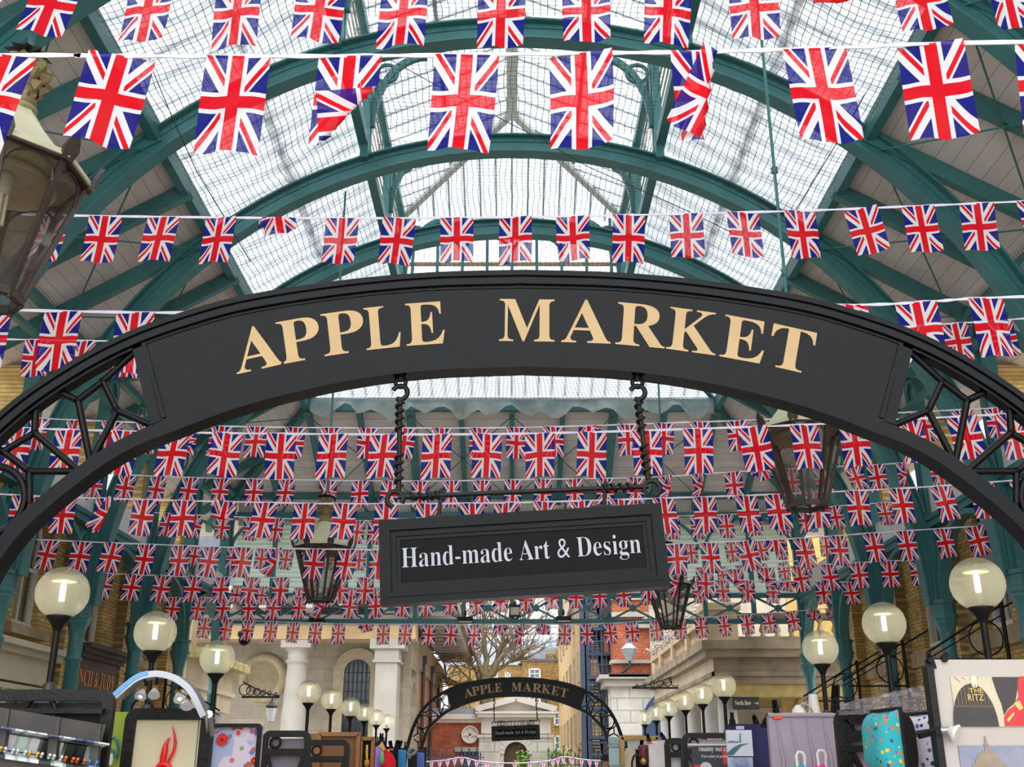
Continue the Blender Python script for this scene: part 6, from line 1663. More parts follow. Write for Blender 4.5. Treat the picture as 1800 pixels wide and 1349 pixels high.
t, x0, x1, z1 = panel('fabric_board', 'lilac fabric board printed with poppies and meadow flowers', 'fabric', 372, 462, 1273, 6.6, floral(), 'fabric', .03, IRON, .02)
r = random.Random(5)
def bloom(u, v, R_, mat, cm, Yb, n=7):
    c = P(u, v, Yb - .012); mb = MB()
    for k in range(n):
        a = 2 * PI * k / n + .3; q = c + Vector((math.cos(a), 0, math.sin(a))) * R_ * .55; mb.add([q + Vector((R_ * .55 * math.cos(2 * PI * j / 8), -.001 * k, R_ * .55 * math.sin(2 * PI * j / 8))) for j in range(8)], [tuple(range(8))])
    f = mb.build('printed_flower', mat, t); mb = MB(); mb.add([c + Vector((R_ * .25 * math.cos(2 * PI * j / 8), -.010, R_ * .25 * math.sin(2 * PI * j / 8))) for j in range(8)], [tuple(range(8))]); mb.build('flower_centre', cm, f)
PR, PY, PV, PB = M('poppy_red', (220, 52, 46), .8, 0, .15, 30), M('flower_yellow', (228, 176, 50), .8), M('flower_violet', (140, 104, 186), .8), M('flower_dark', (60, 44, 44), .8)
for (u, v, R_, m_, c_) in ((391, 1301, .033, PR, PB), (411, 1279, .014, PR, PY), (424, 1279, .014, PR, PY), (419, 1289, .012, PR, PY), (453, 1287, .022, PV, PB), (453, 1315, .016, PY, PB), (447, 1338, .02, PR, PY), (437, 1345, .016, M('flower_orange', (206, 110, 60), .8), PY), (380, 1281, .02, M('flower_pink', (196, 140, 190), .8), PV)):
    bloom(u, v, R_, m_, c_, 6.6)

# ---------- left: iron frames, wooden boards, necklace board
stall_frame('black iron stall frame with ring beside the floral board, grey cloth behind', 462, 548, 1285, 7.5, M('grey_purple_cloth', (138, 130, 142), .85, 0, .08))
WOODB = M('brown_board', (128, 84, 46), .6, 0, .25, 3)
panel('display_board', 'tall brown wooden display board behind the second iron frame', 'board', 560, 635, 1288, 8.8, WOODB, 'board', .03, M('brown_edge', (154, 104, 56), .6), .03)
panel('display_board', 'narrow brown board behind the left edge of the tall brown board', 'board', 545, 566, 1290, 9.0, M('brown_edge', (154, 104, 56)), 'board', .03)
stall_frame('second black iron stall frame standing in front of the brown board', 536, 616, 1301, 8.3)
t, x0, x1, z1 = panel('necklace_board', 'black felt board in a wood frame holding one necklace', 'board', 633, 660, 1296, 9.6, M('black_felt', (22, 20, 22), .9), 'felt', .03, M('brown_edge', (154, 104, 56)), .03)
nk = thing('necklace', 'gold pendant necklace hanging on the black felt board', 'necklace', P(645, 1310, 9.56)); mb = MB(); mb.tube([P(u, v, 9.56) for u, v in ((645, 1338), (643.5, 1325), (644.5, 1310), (646, 1310), (646, 1325), (645, 1338))], .005, 5); mb.build('chain', M('gold_links', (206, 168, 70)), nk); MB().ball(P(645, 1342, 9.56), .025, 10, 1.4).build('pendant', M('amber_pendant', (196, 130, 40), .3), nk)


# ---------- clothes hanging on a rail
def cloth(name, label, cat, outline, Y, mat, part='cloth', wave=.02, depth=.10):
    """soft hanging thing: outline (u, v) bulged to a real thickness"""
    pts = [P(u, v, Y) for u, v in outline]; c = sum(pts, Vector()) / len(pts); t = thing(name, label, cat, c); mb = MB(); n = len(pts)
    rings = ((1.0, .0), (.85, -.6), (.45, -1.0)); vs_ = []
    for sgn in (1, -1):
        for k, (s, d) in enumerate(rings):
            for j, p in enumerate(pts): q = c + (p - c) * s; vs_.append(Vector((q.x, Y + d * depth * sgn / 2 + wave * math.sin(j * 2.1 + k) * (s < 1), q.z)))
    m = 0
    for sg in range(2):
        o = sg * n * 3
        for k in range(2):
            for j in range(n): j2 = (j + 1) % n; mb.f.append((o + k * n + j, o + k * n + j2, o + (k + 1) * n + j2, o + (k + 1) * n + j)); mb.sm.append(True)
        mb.f.append(tuple(o + 2 * n + j for j in range(n))); mb.sm.append(True)
    mb.v = vs_; mb.build(part, mat, t); return t


RED_CL = M('scarlet_wool', (214, 16, 40), .85, 0, .1); PUR = M('purple_cloth', (160, 112, 196), .85, 0, .1); GRN = M('green_cloth', (110, 186, 120), .85, 0, .1)
cloth('jacket', 'red jacket hanging on the clothes rail left of the far arch', 'jacket', [(664, 1312), (672, 1309), (680, 1318), (690, 1326), (696, 1338), (697, 1390), (668, 1390), (666, 1340)], 11.0, RED_CL, 'body', .01, .2)
cloth('jacket', 'purple jacket hanging at the front of the clothes rail', 'jacket', [(656, 1314), (664, 1313), (672, 1320), (670, 1336), (668, 1390), (655, 1390)], 10.85, PUR, 'body', .01, .16)
cloth('scarf', 'green scarf hanging between the purple and red jackets', 'scarf', [(670, 1320), (674, 1322), (676, 1338), (672, 1346), (667, 1342), (668, 1332)], 10.7, GRN, 'cloth', .01, .1)
t = thing('clothes_hanger', 'wooden clothes hanger in the neck of the red jacket', 'hanger', P(671, 1316, 10.9)); mb = MB(); mb.tube([P(u, v, 10.88) for u, v in ((666, 1316), (670, 1311), (675, 1320))], [.02, .035, .02], 8); mb.build('wood', M('hanger_wood', (206, 160, 86), .5), t)
MB().tube([P(u, v, 10.88) for u, v in ((670, 1312), (670, 1306), (672, 1304))], .006, 5).build('hook', CHROME, t)
t = thing('clothes_rail', 'black clothes rail carrying jackets and bags left of the far arch', 'rail', P(690, 1313, 11.2)); MB().tube([P(655, 1313, 11.2), P(748, 1322, 12.8)], .015, 8).build('bar', IRON, t)
for u, Yk in ((657, 11.2), (747, 12.8)): MB().tube([P(u, 1314, Yk), Vector((P(u, 1314, Yk).x, Yk, 0))], .018, 8).build('post', IRON, t)
cloth('garment', 'black garment hanging behind the red jacket', 'garment', [(684, 1316), (700, 1318), (701, 1390), (690, 1390)], 11.9, M('black_cloth', (26, 24, 28), .9))
cloth('towel', 'bright blue garment hanging right of the black garment', 'garment', [(700, 1318), (714, 1319), (714, 1390), (700, 1390)], 11.7, M('bright_blue_cloth', (38, 128, 186), .8))
cloth('garment', 'black top with grey fur collar hanging beside the far arch foot', 'garment', [(717, 1322), (733, 1324), (733, 1390), (716, 1390)], 12.2, M('black_cloth', (26, 24, 28)))
t = thing('fur_collar', 'grey fur hood trim looped over the black top', 'collar', P(724, 1322, 12.05)); mb = MB(); c = P(724, 1322, 12.05); mb.tube([c + Vector((.045 * math.cos(2 * PI * k / 14), 0, .030 * math.sin(2 * PI * k / 14) + .012 * math.cos(2 * PI * k / 14))) for k in range(14)], .016, 8, True); mb.tube([P(716, 1330, 12.05), P(722, 1332, 12.05)], .02, 8); mb.build('fur', M('grey_fur', (140, 142, 150), .95, 0, .2, 40), t)
cloth('garment', 'periwinkle blue garment at the right end of the clothes rail', 'garment', [(733, 1323), (746, 1324), (746, 1390), (733, 1390)], 12.5, M('periwinkle_cloth', (92, 116, 190), .85))
for i, (u, v0, v1, Yk, ln) in enumerate(((665, 1296, 1312, 11.1, 0), (670, 1290, 1310, 11.15, 0), (675, 1297, 1312, 11.2, 0), (688, 1303, 1318, 11.6, -.2), (696, 1302, 1316, 11.7, .2), (700, 1303, 1318, 11.8, .3), (713, 1305, 1320, 11.9, 0))):
    clamp('small black spring clamp, %s from the left on the clothes rail' % ORDL[i], u, v0, v1, Yk, ln, i in (3,))

# ---------- right: framed prints
Y = 4.6
t, x0, x1, z1 = panel('art_print_board', 'large white mount holding a photograph of a dark arch and red box', 'print', 1636, 1960, 1160, Y, M('mount_board', (188, 179, 171), .5, 0, .03), 'mount', .02)
a, b = P(1669, 1190, Y), P(1900, 1278, Y)
pr = MB(); pr.b2((a.x, Y - .006, b.z), (b.x, Y, a.z)); ph = pr.build('photograph', M('photo_cream', (198, 186, 158), .25, 0, .15, 6), t)
c = P(1716, 1280, Y); r_ = P(1755, 1278, Y).x - c.x
mb = MB(); mb.prism([(c.x + 1.0 * r_ * math.cos(PI * k / 20), b.z + r_ * 1.85 * math.sin(PI * k / 20)) for k in range(21)], Y - .009, Y - .006); mb.build('arched_doorway', M('photo_dark_brown', (48, 38, 36), .25, 0, .3, 9), t)
mb = MB()
for k in range(-5, 6):
    x = c.x + k * r_ * .17; zz = b.z + r_ * 1.85 * math.sqrt(max(0, 1 - (k * .17) ** 2)); mb.bar((x, Y - .0105, b.z + r_ * .85), (x, Y - .0105, zz), .003, .001, (0, 1, 0))
mb.bar((c.x - r_ * .85, Y - .0105, b.z + r_ * .86), (c.x + r_ * .85, Y - .0105, b.z + r_ * .86), .004, .001, (0, 1, 0)); mb.build('gold_grille', M('photo_gold_dim', (120, 96, 60), .3), t)
mb = MB(); put_text(mb, text('THE'), P(1716, 1218.5, Y - .0122), (1, 0, 0), (0, 0, 1), .027, P(1728, 1219, Y).x - P(1704, 1219, Y).x); put_text(mb, text('RITZ'), P(1716, 1232, Y - .0122), (1, 0, 0), (0, 0, 1), .037, P(1730, 1230, Y).x - P(1702, 1230, Y).x); mb.build('lettering', M('photo_gold', (226, 188, 104), .3), t)
mb = MB(); q = P(1711, 1199, Y); mb.lathe([(.001, -.03), (.012, -.022), (.016, 0), (.014, .018), (.002, .026)], (0, 0, 0), 12); mb.xform(lambda p: q + Vector((p.x, -.008 + p.y * .15, p.z))); mb.build('stone_head', M('photo_cream_light', (220, 206, 178), .3), t)
mb = MB(); mb.prism([tuple(P(u, v, Y))[::2] for u, v in ((1765, 1277), (1764, 1262), (1770, 1250), (1781, 1242), (1789, 1225), (1787, 1200), (1790, 1190), (1900, 1190), (1900, 1277))], Y - .009, Y - .006); mb.build('red_post_box', M('photo_red', (200, 24, 30), .25, 0, .2, 8), t)
mb = MB(); mb.prism([tuple(P(u, v, Y))[::2] for u, v in ((1768, 1266), (1780, 1252), (1781, 1257), (1771, 1270))], Y - .0105, Y - .009); mb.prism([tuple(P(u, v, Y))[::2] for u, v in ((1780, 1237), (1790, 1232), (1797, 1246), (1790, 1250))], Y - .0105, Y - .009); mb.build('post_box_panels', M('photo_gold', (226, 188, 104)), t)
mb = MB()
for k in range(9):
    an = PI - .18 - k * .2; rr1 = r_ * 1.22; mb.bar((c.x + rr1 * math.cos(an), Y - .0075, b.z + rr1 * 1.7 * math.sin(an)), (c.x + rr1 * 1.5 * math.cos(an), Y - .0075, min(a.z - .003, b.z + rr1 * 2.1 * math.sin(an))), .002, .001, (0, 1, 0)) if c.x + rr1 * 1.5 * math.cos(an) > a.x else None
mb.build('stone_joints', M('photo_joint', (120, 108, 88), .4), t)
mb = MB(); mb.prism([tuple(P(u, v, Y))[::2] for u, v in ((1742, 1191), (1789, 1191), (1787, 1212), (1783, 1236), (1769, 1248), (1764, 1258), (1759, 1238), (1750, 1216))], Y - .0085, Y - .006); mb.build('dark_corner', M('photo_dark_brown', (48, 38, 36)), t)
a, b = P(1683, 1311, Y), P(1900, 1400, Y)
g = N('print_sky'); sp_ = g.n('SeparateXYZ'); g.l(g.coord('Object'), sp_.inputs[0]); f_ = g.noise(9, 5, g.coord('Object')); bb = g.bsdf(g.mix(f_, lin((60, 92, 150)), lin((176, 170, 168))), .25); PSKY = g.done(bb.outputs[0])
mb = MB(); mb.b2((a.x, Y - .006, b.z), (b.x, Y, a.z)); mb.build('dome_photograph', PSKY, t)
q = P(1738, 1349, Y); mb = MB(); mb.prism([(q.x + .055 * math.cos(PI * k / 14), q.z + .01 + .055 * math.sin(PI * k / 14)) for k in range(15)], Y - .009, Y - .006); mb.b2((q.x - .01, Y - .009, q.z + .06), (q.x + .01, Y - .006, q.z + .09)); mb.b2((q.x - .003, Y - .009, q.z + .09), (q.x + .003, Y - .006, q.z + .12)); mb.b2((q.x - .07, Y - .009, q.z - .12), (q.x + .07, Y - .006, q.z + .01)); mb.build('church_dome', M('photo_dome', (150, 130, 112), .3, 0, .15, 20), t)
mb = MB(); mb.b2((x0 - .028, Y - .02, 0), (x0, Y + .04, z1 - .03)); mb.build('black_edge', IRON, t)
cl = thing('clip_lamp', 'chrome clip lamp with white bulb on the edge of the print board', 'lamp', P(1655, 1286, Y - .05))
mb = MB(); p0, p1, p2 = P(1612, 1291, Y - .03), P(1652, 1285, Y - .03), P(1668, 1284, Y - .03); mb.bar(p0, p1, .03, .026); mb.bar(p0 - Vector((0, .02, .01)), p1, .02, .02); mb.build('clip', BLACK, cl)
MB().tube([p1, p2], .014, 10).build('arm', CHROME, cl)
mb = MB(); d = (P(1683, 1291, Y - .05) - p2); mb.tube([p2, p2 + d * .45, p2 + d * .85, p2 + d], [.016, .026, .040, .034], 14); mb.build('bulb', M('opal_bulb', (226, 222, 214), .3), cl)
clamp('black spring clamp at the top left corner of the print board', 1637, 1148, 1172, Y - .02, -.1, False)
clamp('black spring clamp lying on the top edge of the print board', 1655, 1149, 1168, Y, .7, False)

# ---------- right: iron frame with plastic cover, cushions
t, x0, x1, z1 = stall_frame('black iron stall frame with lilac backing beside the cushions', 1464, 1640, 1248, 5.5, M('lilac_backing', (186, 168, 180), .8, 0, .05), w=.07, rails=((.10, .05), (.17, .03)))
g = N('clear_polythene'); tr_ = g.n('BsdfTransparent'); tr_.inputs[0].default_value = (.9, .9, .92, 1); gl = g.n('BsdfGlossy'); gl.inputs['Roughness'].default_value = .12; df = g.n('BsdfDiffuse'); df.inputs[0].default_value = (*lin((190, 180, 190)), 1)
bmp = g.n('Bump'); bmp.inputs['Strength'].default_value = .9; bmp.inputs['Distance'].default_value = .03; g.l(g.noise(7, 3, g.coord('Object')), bmp.inputs['Height']); g.l(bmp.outputs[0], gl.inputs['Normal'])
POLY = g.done(g.mixsh(.22, g.mixsh(.22, tr_.outputs[0], df.outputs[0]), gl.outputs[0]))
pc = thing('plastic_cover', 'crumpled clear plastic sheet over the top of the cushion stall', 'cover', P(1560, 1230, 5.3)); mb = MB(); nU, nV = 26, 10; rr = random.Random(9)
topl = [(1476, 1238), (1520, 1228), (1560, 1219), (1600, 1210), (1640, 1203)]; botl = [(1474, 1258), (1520, 1256), (1560, 1258), (1600, 1260), (1640, 1266)]
def pl(L, s):
    k = min(int(s * (len(L) - 1)), len(L) - 2); f = s * (len(L) - 1) - k; return (L[k][0] + (L[k + 1][0] - L[k][0]) * f, L[k][1] + (L[k + 1][1] - L[k][1]) * f)
for j in range(nV + 1):
    for i in range(nU + 1):
        s, q = i / nU, j / nV; a, b = pl(topl, s), pl(botl, s); u, v = a[0] + (b[0] - a[0]) * q, a[1] + (b[1] - a[1]) * q
        mb.v.append(P(u + rr.gauss(0, 1.2), v + rr.gauss(0, 1.0), 5.75 - .42 * q) + Vector((0, rr.gauss(0, .018), 0)))
mb.f = [(j * (nU + 1) + i, j * (nU + 1) + i + 1, (j + 1) * (nU + 1) + i + 1, (j + 1) * (nU + 1) + i) for j in range(nV) for i in range(nU)]; mb.sm = [True] * len(mb.f); mb.build('sheet', POLY, pc)


def pattern(name, base, cols, scale, thr=.35):
    g = N(name); v = g.coord('Object'); vo = g.n('TexVoronoi'); vo.inputs['Scale'].default_value = scale; g.l(v, vo.inputs['Vector']); sep = g.n('SeparateColor'); g.l(vo.outputs['Color'], sep.inputs[0])
    wob = g.noise(scale * 1.5, 3, v); c = lin(base)
    for k, cc_ in enumerate(cols): c = g.mix(g.math('MULTIPLY', g.math('LESS_THAN', g.math('MULTIPLY_ADD', wob, .35, vo.outputs['Distance']), thr + .16), g.math('MULTIPLY', g.math('GREATER_THAN', sep.outputs[0], k / len(cols)), g.math('LESS_THAN', sep.outputs[0], (k + .85) / len(cols)))), c, lin(cc_))
    b = g.bsdf(c, .8); return g.done(b.outputs[0])


def cushion(label, u0, u1, v0, v1, Y, mat, back, yaw):
    a, b = P(u0, v0, Y), P(u1, v1, Y); c = (a + b) / 2; t = thing('cushion', label, 'cushion', c); s = (a.z - b.z) / 2; Rz = Matrix.Rotation(yaw, 3, 'Z'); n = 16
    for nm, m_, sg in (('front', mat, -1), ('back', back, 1)):
        mb = MB()
        for j in range(n + 1):
            for i in range(n + 1):
                x, z = -1 + 2 * i / n, -1 + 2 * j / n; pin = 1 - .10 * (1 - abs(x) ** 2) * abs(z) ** 4; pin2 = 1 - .10 * (1 - abs(z) ** 2) * abs(x) ** 4
                th = .5 * ((1 - x ** 4) * (1 - z ** 4)) ** .6
                mb.v.append(c + Rz @ Vector((x * s * pin2, sg * s * 1.25 * th, z * s * pin)))
        mb.f = [(j * (n + 1) + i, j * (n + 1) + i + 1, (j + 1) * (n + 1) + i + 1, (j + 1) * (n + 1) + i) for j in range(n) for i in range(n)]; mb.sm = [True] * len(mb.f); mb.build(nm, m_, t)
    mb = MB(); mb.tube([c + Rz @ Vector((s * math.cos(a) * (1.0 if True else 0) / max(abs(math.cos(a)), abs(math.sin(a))) * .99, 0, s * math.sin(a) / max(abs(math.cos(a)), abs(math.sin(a))) * .99)) for a in [2 * PI * k / 40 for k in range(40)]], .009, 6, True); mb.build('pompom_edge', M('black_trim', (20, 20, 22), .9), t)


cushion('turquoise cushion with orange pattern and black back', 1528, 1600, 1248, 1372, 5.0, pattern('turquoise_print', (52, 176, 186), [(222, 120, 46), (206, 60, 140), (40, 90, 150), (232, 206, 70)], 42), M('black_velvet', (18, 17, 19), .8), math.radians(-84))
cushion('white and purple patterned cushion behind the print board edge', 1596, 1652, 1254, 1372, 5.15, pattern('white_purple_print', (214, 208, 220), [(120, 80, 150), (60, 52, 110), (160, 120, 170)], 34), M('navy_flowers', (46, 44, 96), .8, 0, .5, 30, rgb2=(150, 120, 190)), math.radians(-78))

# ---------- right: lilac cloth and what stands on it
t, x0, x1, z1 = panel('hanging_cloth', 'plain grey lilac cloth pinned over a stall panel', 'cloth', 1350, 1468, 1258, 6.4, M('grey_lilac_cloth', (164, 152, 166), .85, 0, .06, 2, .05), 'cloth', .05)
mb = MB(); mb.tube([(x0, 6.4, z1), (x1, 6.4, z1)], .014, 8); mb.build('top_hem', M('grey_lilac_cloth', (164, 152, 166)), t)
for k, xk in enumerate((.1, .32, .55, .8)):
    mb = MB(); x = x0 + (x1 - x0) * xk; mb.tube([(x, 6.40, z1 - .01), (x + .03, 6.395, z1 - .25), (x - .02, 6.395, z1 - .6)], [.004, .012, .004], 6); mb.build('fold', M('grey_lilac_cloth', (164, 152, 166)), t)
clamp('tall black spring clamp with orange tips on the lilac cloth', 1366, 1231, 1262, 6.4, -.1)
clamp('black spring clamp pair standing on the corner of the plastic cover', 1468, 1205, 1250, 5.5, .15, False)
clamp('black spring clamp leaning at the left corner of the lilac cloth', 1342, 1256, 1277, 7.4, .6, False)
clamp('black spring clamp on the navy cloth beside the leaning one', 1331, 1258, 1276, 7.4, -.3, False)
clamp('black spring clamp above the navy cloth on its left', 1288, 1253, 1276, 7.4, 0, False)
t = thing('desk_lamp', 'small white shaded lamp with curved arm on the lilac panel top', 'lamp', P(1404, 1256, 6.5)); mb = MB(); p = P(1404, 1257, 6.5); mb.lathe([(.045, 0), (.035, .03), (.012, .055)], p, 14); mb.build('shade', M('pearl_white', (226, 222, 214), .3), t)
MB().tube([P(u, v, 6.5) for u, v in ((1404, 1250), (1404, 1243), (1410, 1238), (1418, 1239), (1426, 1247), (1430, 1257))], .006, 6).build('arm', CHROME, t); MB().lathe([(.05, 0), (.035, .02), (.03, .08), (.026, .12)], P(1432, 1258, 6.55), 12).build('base', M('pearl_white', (226, 222, 214)), t)
for (lab, u, mat_, dv) in (('clear plastic coat hanger hook with teal top in front of the lilac cloth', 1407, M('teal_top', (60, 150, 166), .8), 3), ('white coat hanger hook with bright pink top in front of the lilac cloth', 1444, M('hot_pink', (232, 50, 160), .8), 0)):
    Yk = 5.9; t = thing('clothes_hanger', lab, 'hanger', P(u, 1340, Yk)); mb = MB(); c = P(u, 1326 + dv, Yk); mb.tube([c + Vector((-.02 + .0, 0, -.06)), c + Vector((-.022, 0, 0)), c + Vector((-.010, 0, .018)), c + Vector((.012, 0, .016)), c + Vector((.022, 0, -.005)), c + Vector((.016, 0, -.06)), c + Vector((.05, 0, -.10))], .008, 8); mb.build('hook', M('pearl_white', (226, 222, 214)), t)
    cloth('garment', lab.split(' hook')[0].replace('clear plastic coat hanger', 'teal garment on a clear hanger').replace('white coat hanger', 'bright pink garment on a white hanger') + ' at the photo bottom', 'garment', [(u - 18, 1352), (u - 8, 1345), (u + 3, 1344), (u + 14, 1350), (u + 20, 1400), (u - 22, 1400)], Yk + .02, mat_)

# ---------- right: navy velvet with two prints, Shabby but chic banner
t, x0, x1, z1 = panel('hanging_cloth', 'dark navy velvet cloth panel behind the bridge print', 'cloth', 1279, 1352, 1273, 7.4, M('navy_velvet', (44, 40, 84), .9, 0, .25, 5), 'cloth', .04)
MB().b2((P(1293, 1277, 7.4).x, 7.385, P(1293, 1283, 7.4).z), (P(1307, 1277, 7.4).x, 7.4, P(1293, 1277, 7.4).z)).build('price_label', M('lavender_label', (186, 182, 214), .6), t)
Yp = 7.3
t, x0, x1, z1 = panel('art_print', 'pale square print of a clock tower and bridge in mist', 'print', 1276, 1321, 1284, Yp, M('misty_print', (206, 212, 222), .4, 0, .08, 4), 'canvas', .03, None, .05, P(1276, 1330, Yp).z)
INK = M('print_slate', (104, 112, 134), .4); TEALP = M('print_teal', (62, 110, 126), .4)
mb = MB(); mb.prism([tuple(P(u, v, Yp))[::2] for u, v in ((1299.5, 1306), (1300, 1291), (1301, 1288), (1302, 1291), (1302.5, 1306))], Yp - .004, Yp); mb.prism([tuple(P(u, v, Yp))[::2] for u, v in ((1279, 1306), (1279, 1304), (1286, 1303), (1298, 1304), (1298, 1306))], Yp - .004, Yp); mb.build('tower', INK, t)
mb = MB(); mb.prism([tuple(P(u, v, Yp))[::2] for u, v in ((1277, 1329), (1277, 1325), (1290, 1314), (1300, 1309), (1317, 1307), (1303, 1312), (1289, 1328))], Yp - .004, Yp); mb.build('bridge', TEALP, t)
t, x0, x1, z1 = panel('art_print', 'blue cloudy print hanging under the bridge print', 'print', 1279, 1323, 1332, Yp, M('blue_cloud_print', (60, 84, 140), .4, 0, .1, 9, rgb2=(190, 200, 224)), 'canvas', .03, None, .05, P(1279, 1400, Yp).z)
Ys = 8.0
t, x0, x1, z1 = panel('banner', 'dark grey banner with white lettering and red blocks', 'sign', 1216, 1284, 1311, Ys, M('charcoal_banner', (56, 60, 66), .6, 0, .04), 'panel', .02)
MB().tube([(x0 - .03, Ys, z1), (x1, Ys, z1)], .015, 8).build('top_bar', CHROME, t)
mb = MB(); mb.b2((P(1269, 1312, Ys).x, Ys - .004, P(1269, 1344, Ys).z), (P(1278, 1312, Ys).x, Ys, z1 - .01)); mb.b2((P(1220, 1345, Ys).x, Ys - .004, P(1220, 1360, Ys).z), (P(1232, 1345, Ys).x, Ys, P(1220, 1345, Ys).z)); mb.build('red_blocks', M('banner_red', (222, 40, 66), .5), t)
mb = MB(); w = P(1288, 1320, Ys).x - P(1230, 1320, Ys).x; put_text(mb, text(serif('Shabby but chic')), P(1257.5, 1321, Ys - .007), (1, 0, 0), (0, 0, 1), .048, w)
mb.build('lettering', M('banner_white', (226, 226, 228), .6), t); mb = MB(); put_text(mb, text('From cutlery to jewellery'), P(1258, 1332.5, Ys - .007), (1, 0, 0), (0, 0, 1), .030, w * .84); mb.build('lettering', M('banner_white', (226, 226, 228)), t)
q = P(1241, 1352, Ys); mb = MB(); mb.prism([(q.x + .045 * math.cos(PI * k / 14), q.z + .045 * math.sin(PI * k / 14)) for k in range(15)], Ys - .004, Ys); mb.build('white_plate', M('banner_plate', (206, 204, 208), .5), t)
stall_frame('black iron stall frame behind the dark grey banner', 1198, 1292, 1289, 8.8, M('pale_pink_cloth', (214, 190, 184), .8))
stall_frame('smaller black iron stall frame left of the banner frame', 1167, 1205, 1298, 9.8, M('pale_grey_cloth', (206, 204, 206), .8), lattice=False, w=.05)
panel('hanging_cloth', 'white cloth clipped over the panel left of the small iron frame', 'cloth', 1140, 1168, 1303, 11.0, M('pale_grey_cloth', (206, 204, 206)), 'cloth', .04)
clamp('black spring clamp with orange tip on the white cloth', 1142, 1291, 1306, 11.0, -.25)
clamp('black spring clamp leaning against the small iron frame', 1168, 1289, 1300, 9.8, -.6, False)
t, x0, x1, z1 = panel('framed_picture', 'pale abstract painting in a thin golden frame', 'picture', 1089, 1158, 1294, 15.0, M('pale_blue_abstract', (176, 188, 200), .6, 0, .15, 2, rgb2=(206, 204, 196)), 'canvas', .03, M('golden_frame', (190, 146, 66), .4), .05, P(1089, 1345, 14.4).z)
panel('painting', 'teal and white unframed painting behind the golden frame', 'picture', 1069, 1091, 1296, 15.02, M('teal_white_painting', (90, 140, 156), .6, 0, .1, 5, rgb2=(214, 216, 206)), 'canvas', .03, None, .05, P(1069, 1314, 15).z)
panel('painting', 'pale seascape canvas below the teal and white painting', 'picture', 1070, 1089, 1316, 15.01, M('pale_seascape', (150, 190, 200), .6, 0, .1, 2, rgb2=(206, 216, 212)), 'canvas', .03, None, .05, P(1070, 1345, 14.2).z)
cloth('tote_bag', 'beige canvas tote bag clipped beside the golden frame', 'bag', [(1099, 1317), (1106, 1314), (1117, 1319), (1119, 1380), (1098, 1380)], 13.2, M('beige_canvas', (196, 180, 156), .9, 0, .1, 8), 'body', .01, .12)
cloth('shoulder_bag', 'maroon flap bag hanging right of the beige tote', 'bag', [(1121, 1313), (1124, 1310), (1138, 1310), (1140, 1315), (1141, 1342), (1124, 1342)], 13.2, M('maroon_leather', (96, 34, 46), .5, 0, .1), 'body', .01, .12)
clamp('black spring clamp over the beige tote bag', 1101, 1304, 1320, 13.3, 0, False)
clamp('black spring clamp over the maroon bag', 1126, 1302, 1320, 13.3, .2, False)
t = thing('desk_lamp', 'black gooseneck lamp with brass head before the maroon bag', 'lamp', P(1112, 1345, 12)); MB().tube([P(u, v, 12.0) for u, v in ((1110, 1400), (1111, 1340), (1114, 1330), (1119, 1327), (1125, 1330), (1129, 1336))], .012, 8).build('gooseneck', IRON, t); MB().ball(P(1131, 1339, 12.0), .035, 10).build('head', M('brass_socket', (196, 160, 84)), t)
# plain screens that carry the paintings and bags
t, x0, x1, z1 = panel('display_screen', 'grey screen on the floor behind the golden framed picture', 'screen', 1071, 1156, 1300, 15.05, M('pale_grey_cloth', (206, 204, 206)), 'cloth', .05)
t, x0, x1, z1 = panel('display_screen', 'dark screen behind the beige tote and maroon bag', 'screen', 1100, 1139, 1318, 13.3, M('black_felt', (22, 20, 22)), 'cloth', .05)

# ---------- a visitor by the far stalls
pz = P(1062, 1326.5, 23.5); X0, Y0 = pz.x, 23.5; Hh = pz.z
pe = thing('person', 'person in dark beanie and pink top walking past the far stalls', 'person', (X0, Y0, 0))
def skin(name, nodes, edges, mat, parent, sub=2):
    me = bpy.data.meshes.new(name); me.from_pydata([tuple(Vector(n[:3]) - Vector(parent.location)) for n in nodes], edges, []); o = bpy.data.objects.new(name, me); COL.objects.link(o); o.parent = parent
    md = o.modifiers.new('skin', 'SKIN'); md.use_smooth_shade = True
    for i, n in enumerate(nodes): me.skin_vertices[0].data[i].radius = (n[3], n[4] if len(n) > 4 else n[3])
    me.skin_vertices[0].data[0].use_root = True
    sb = o.modifiers.new('sub', 'SUBSURF'); sb.levels = sub; sb.render_levels = sub; me.materials.append(mat); return o
k = Hh / 1.80
def pt(x, y, z, *r): return (X0 + x * k, Y0 + y * k, z * k) + tuple(q * k for q in r)
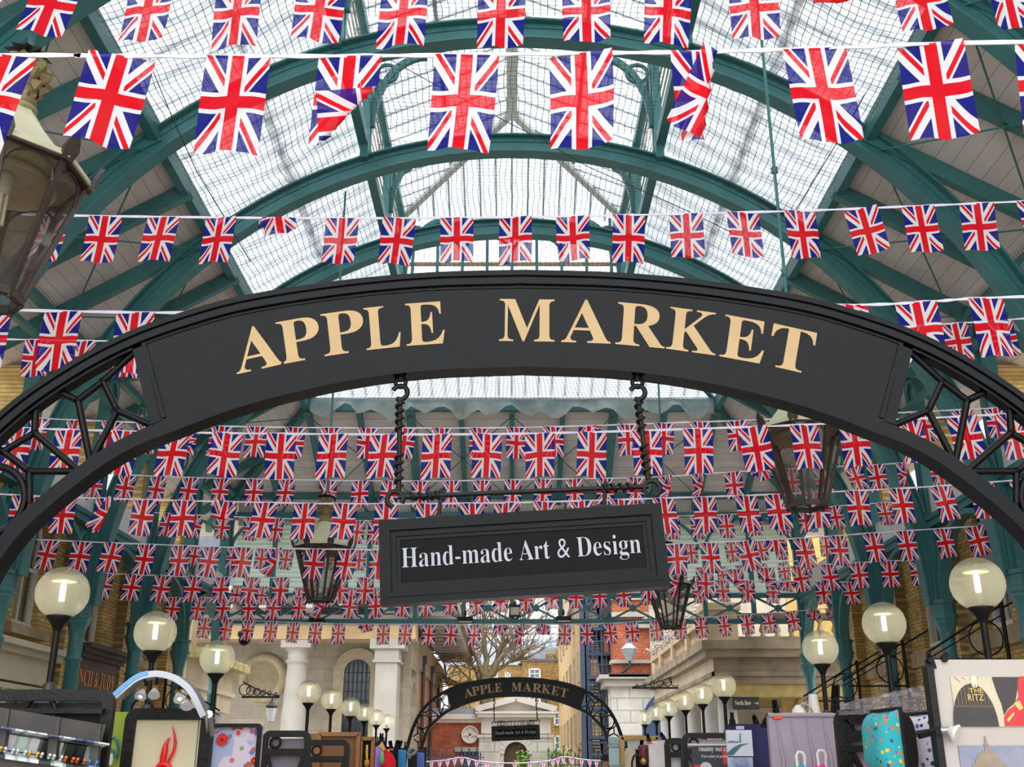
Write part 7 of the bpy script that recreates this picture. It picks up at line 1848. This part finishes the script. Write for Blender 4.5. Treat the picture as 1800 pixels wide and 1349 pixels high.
nodes = [pt(0, 0, .95, .15, .11), pt(0, 0, 1.15, .14, .10), pt(0, 0, 1.38, .16, .10), pt(0, 0, 1.5, .06), pt(.02, -.01, 1.58, .055), pt(.03, -.02, 1.66, .078, .09), pt(.03, -.02, 1.74, .06),
         pt(-.19, 0, 1.40, .06), pt(-.25, .02, 1.12, .045), pt(-.22, -.1, .88, .035), pt(.19, 0, 1.40, .06), pt(.25, .02, 1.12, .045), pt(.26, -.1, .88, .035),
         pt(-.10, 0, .88, .095), pt(-.11, -.05, .48, .065), pt(-.11, .03, .08, .045), pt(-.11, -.1, .04, .04), pt(.10, 0, .88, .095), pt(.11, .06, .48, .065), pt(.11, .12, .08, .045), pt(.11, .0, .04, .04)]
edges = [(0, 1), (1, 2), (2, 3), (3, 4), (4, 5), (5, 6), (2, 7), (7, 8), (8, 9), (2, 10), (10, 11), (11, 12), (0, 13), (13, 14), (14, 15), (15, 16), (0, 17), (17, 18), (18, 19), (19, 20)]
skin('body', nodes, edges, M('skin_tone', (206, 156, 132), .6), pe)
cn = [pt(0, 0, .80, .19, .14), pt(0, 0, 1.12, .165, .12), pt(0, 0, 1.40, .185, .12), pt(0, 0, 1.49, .08), pt(-.20, 0, 1.41, .075), pt(-.255, .02, 1.12, .06), pt(-.225, -.09, .93, .05), pt(.20, 0, 1.41, .075), pt(.255, .02, 1.12, .06), pt(.26, -.09, .93, .05)]
skin('coat', cn, [(0, 1), (1, 2), (2, 3), (2, 4), (4, 5), (5, 6), (2, 7), (7, 8), (8, 9)], M('dusty_pink_coat', (196, 112, 128), .85), pe)
mb = MB(); c = Vector(pt(.03, -.02, 1.705)); mb.lathe([(.103 * k, -.03 * k), (.107 * k, .0), (.10 * k, .05 * k), (.07 * k, .09 * k), (.001, .108 * k)], c, 14); mb.build('beanie', M('dark_beanie', (44, 40, 46), .9), pe)
mb = MB(); mb.ball(Vector(pt(.03, -.115, 1.655)), .017 * k, 8); mb.build('nose', M('skin_tone', (206, 156, 132)), pe)
mb = MB()
for s in (-1, 1): mb.ball(Vector(pt(.03 + s * .032, -.098, 1.68)), .010 * k, 8)
mb.build('eyes', M('eye_dark', (30, 26, 26), .3), pe)
mb = MB()
for s in (-1, 1): mb.b2(pt(s * .11 - .08, -.11, .2), pt(s * .11 + .08, .13, .9)) if False else None
for (x, ya, yb_) in ((-.11, -.04, .03), (.11, .05, .12)): mb.tube([pt(x * .9, 0, .92)[:3], pt(x, ya, .48)[:3], pt(x, yb_, .07)[:3]], [.115 * k, .085 * k, .07 * k], 12)
mb.build('trousers', M('dark_jeans', (46, 50, 66), .85), pe)
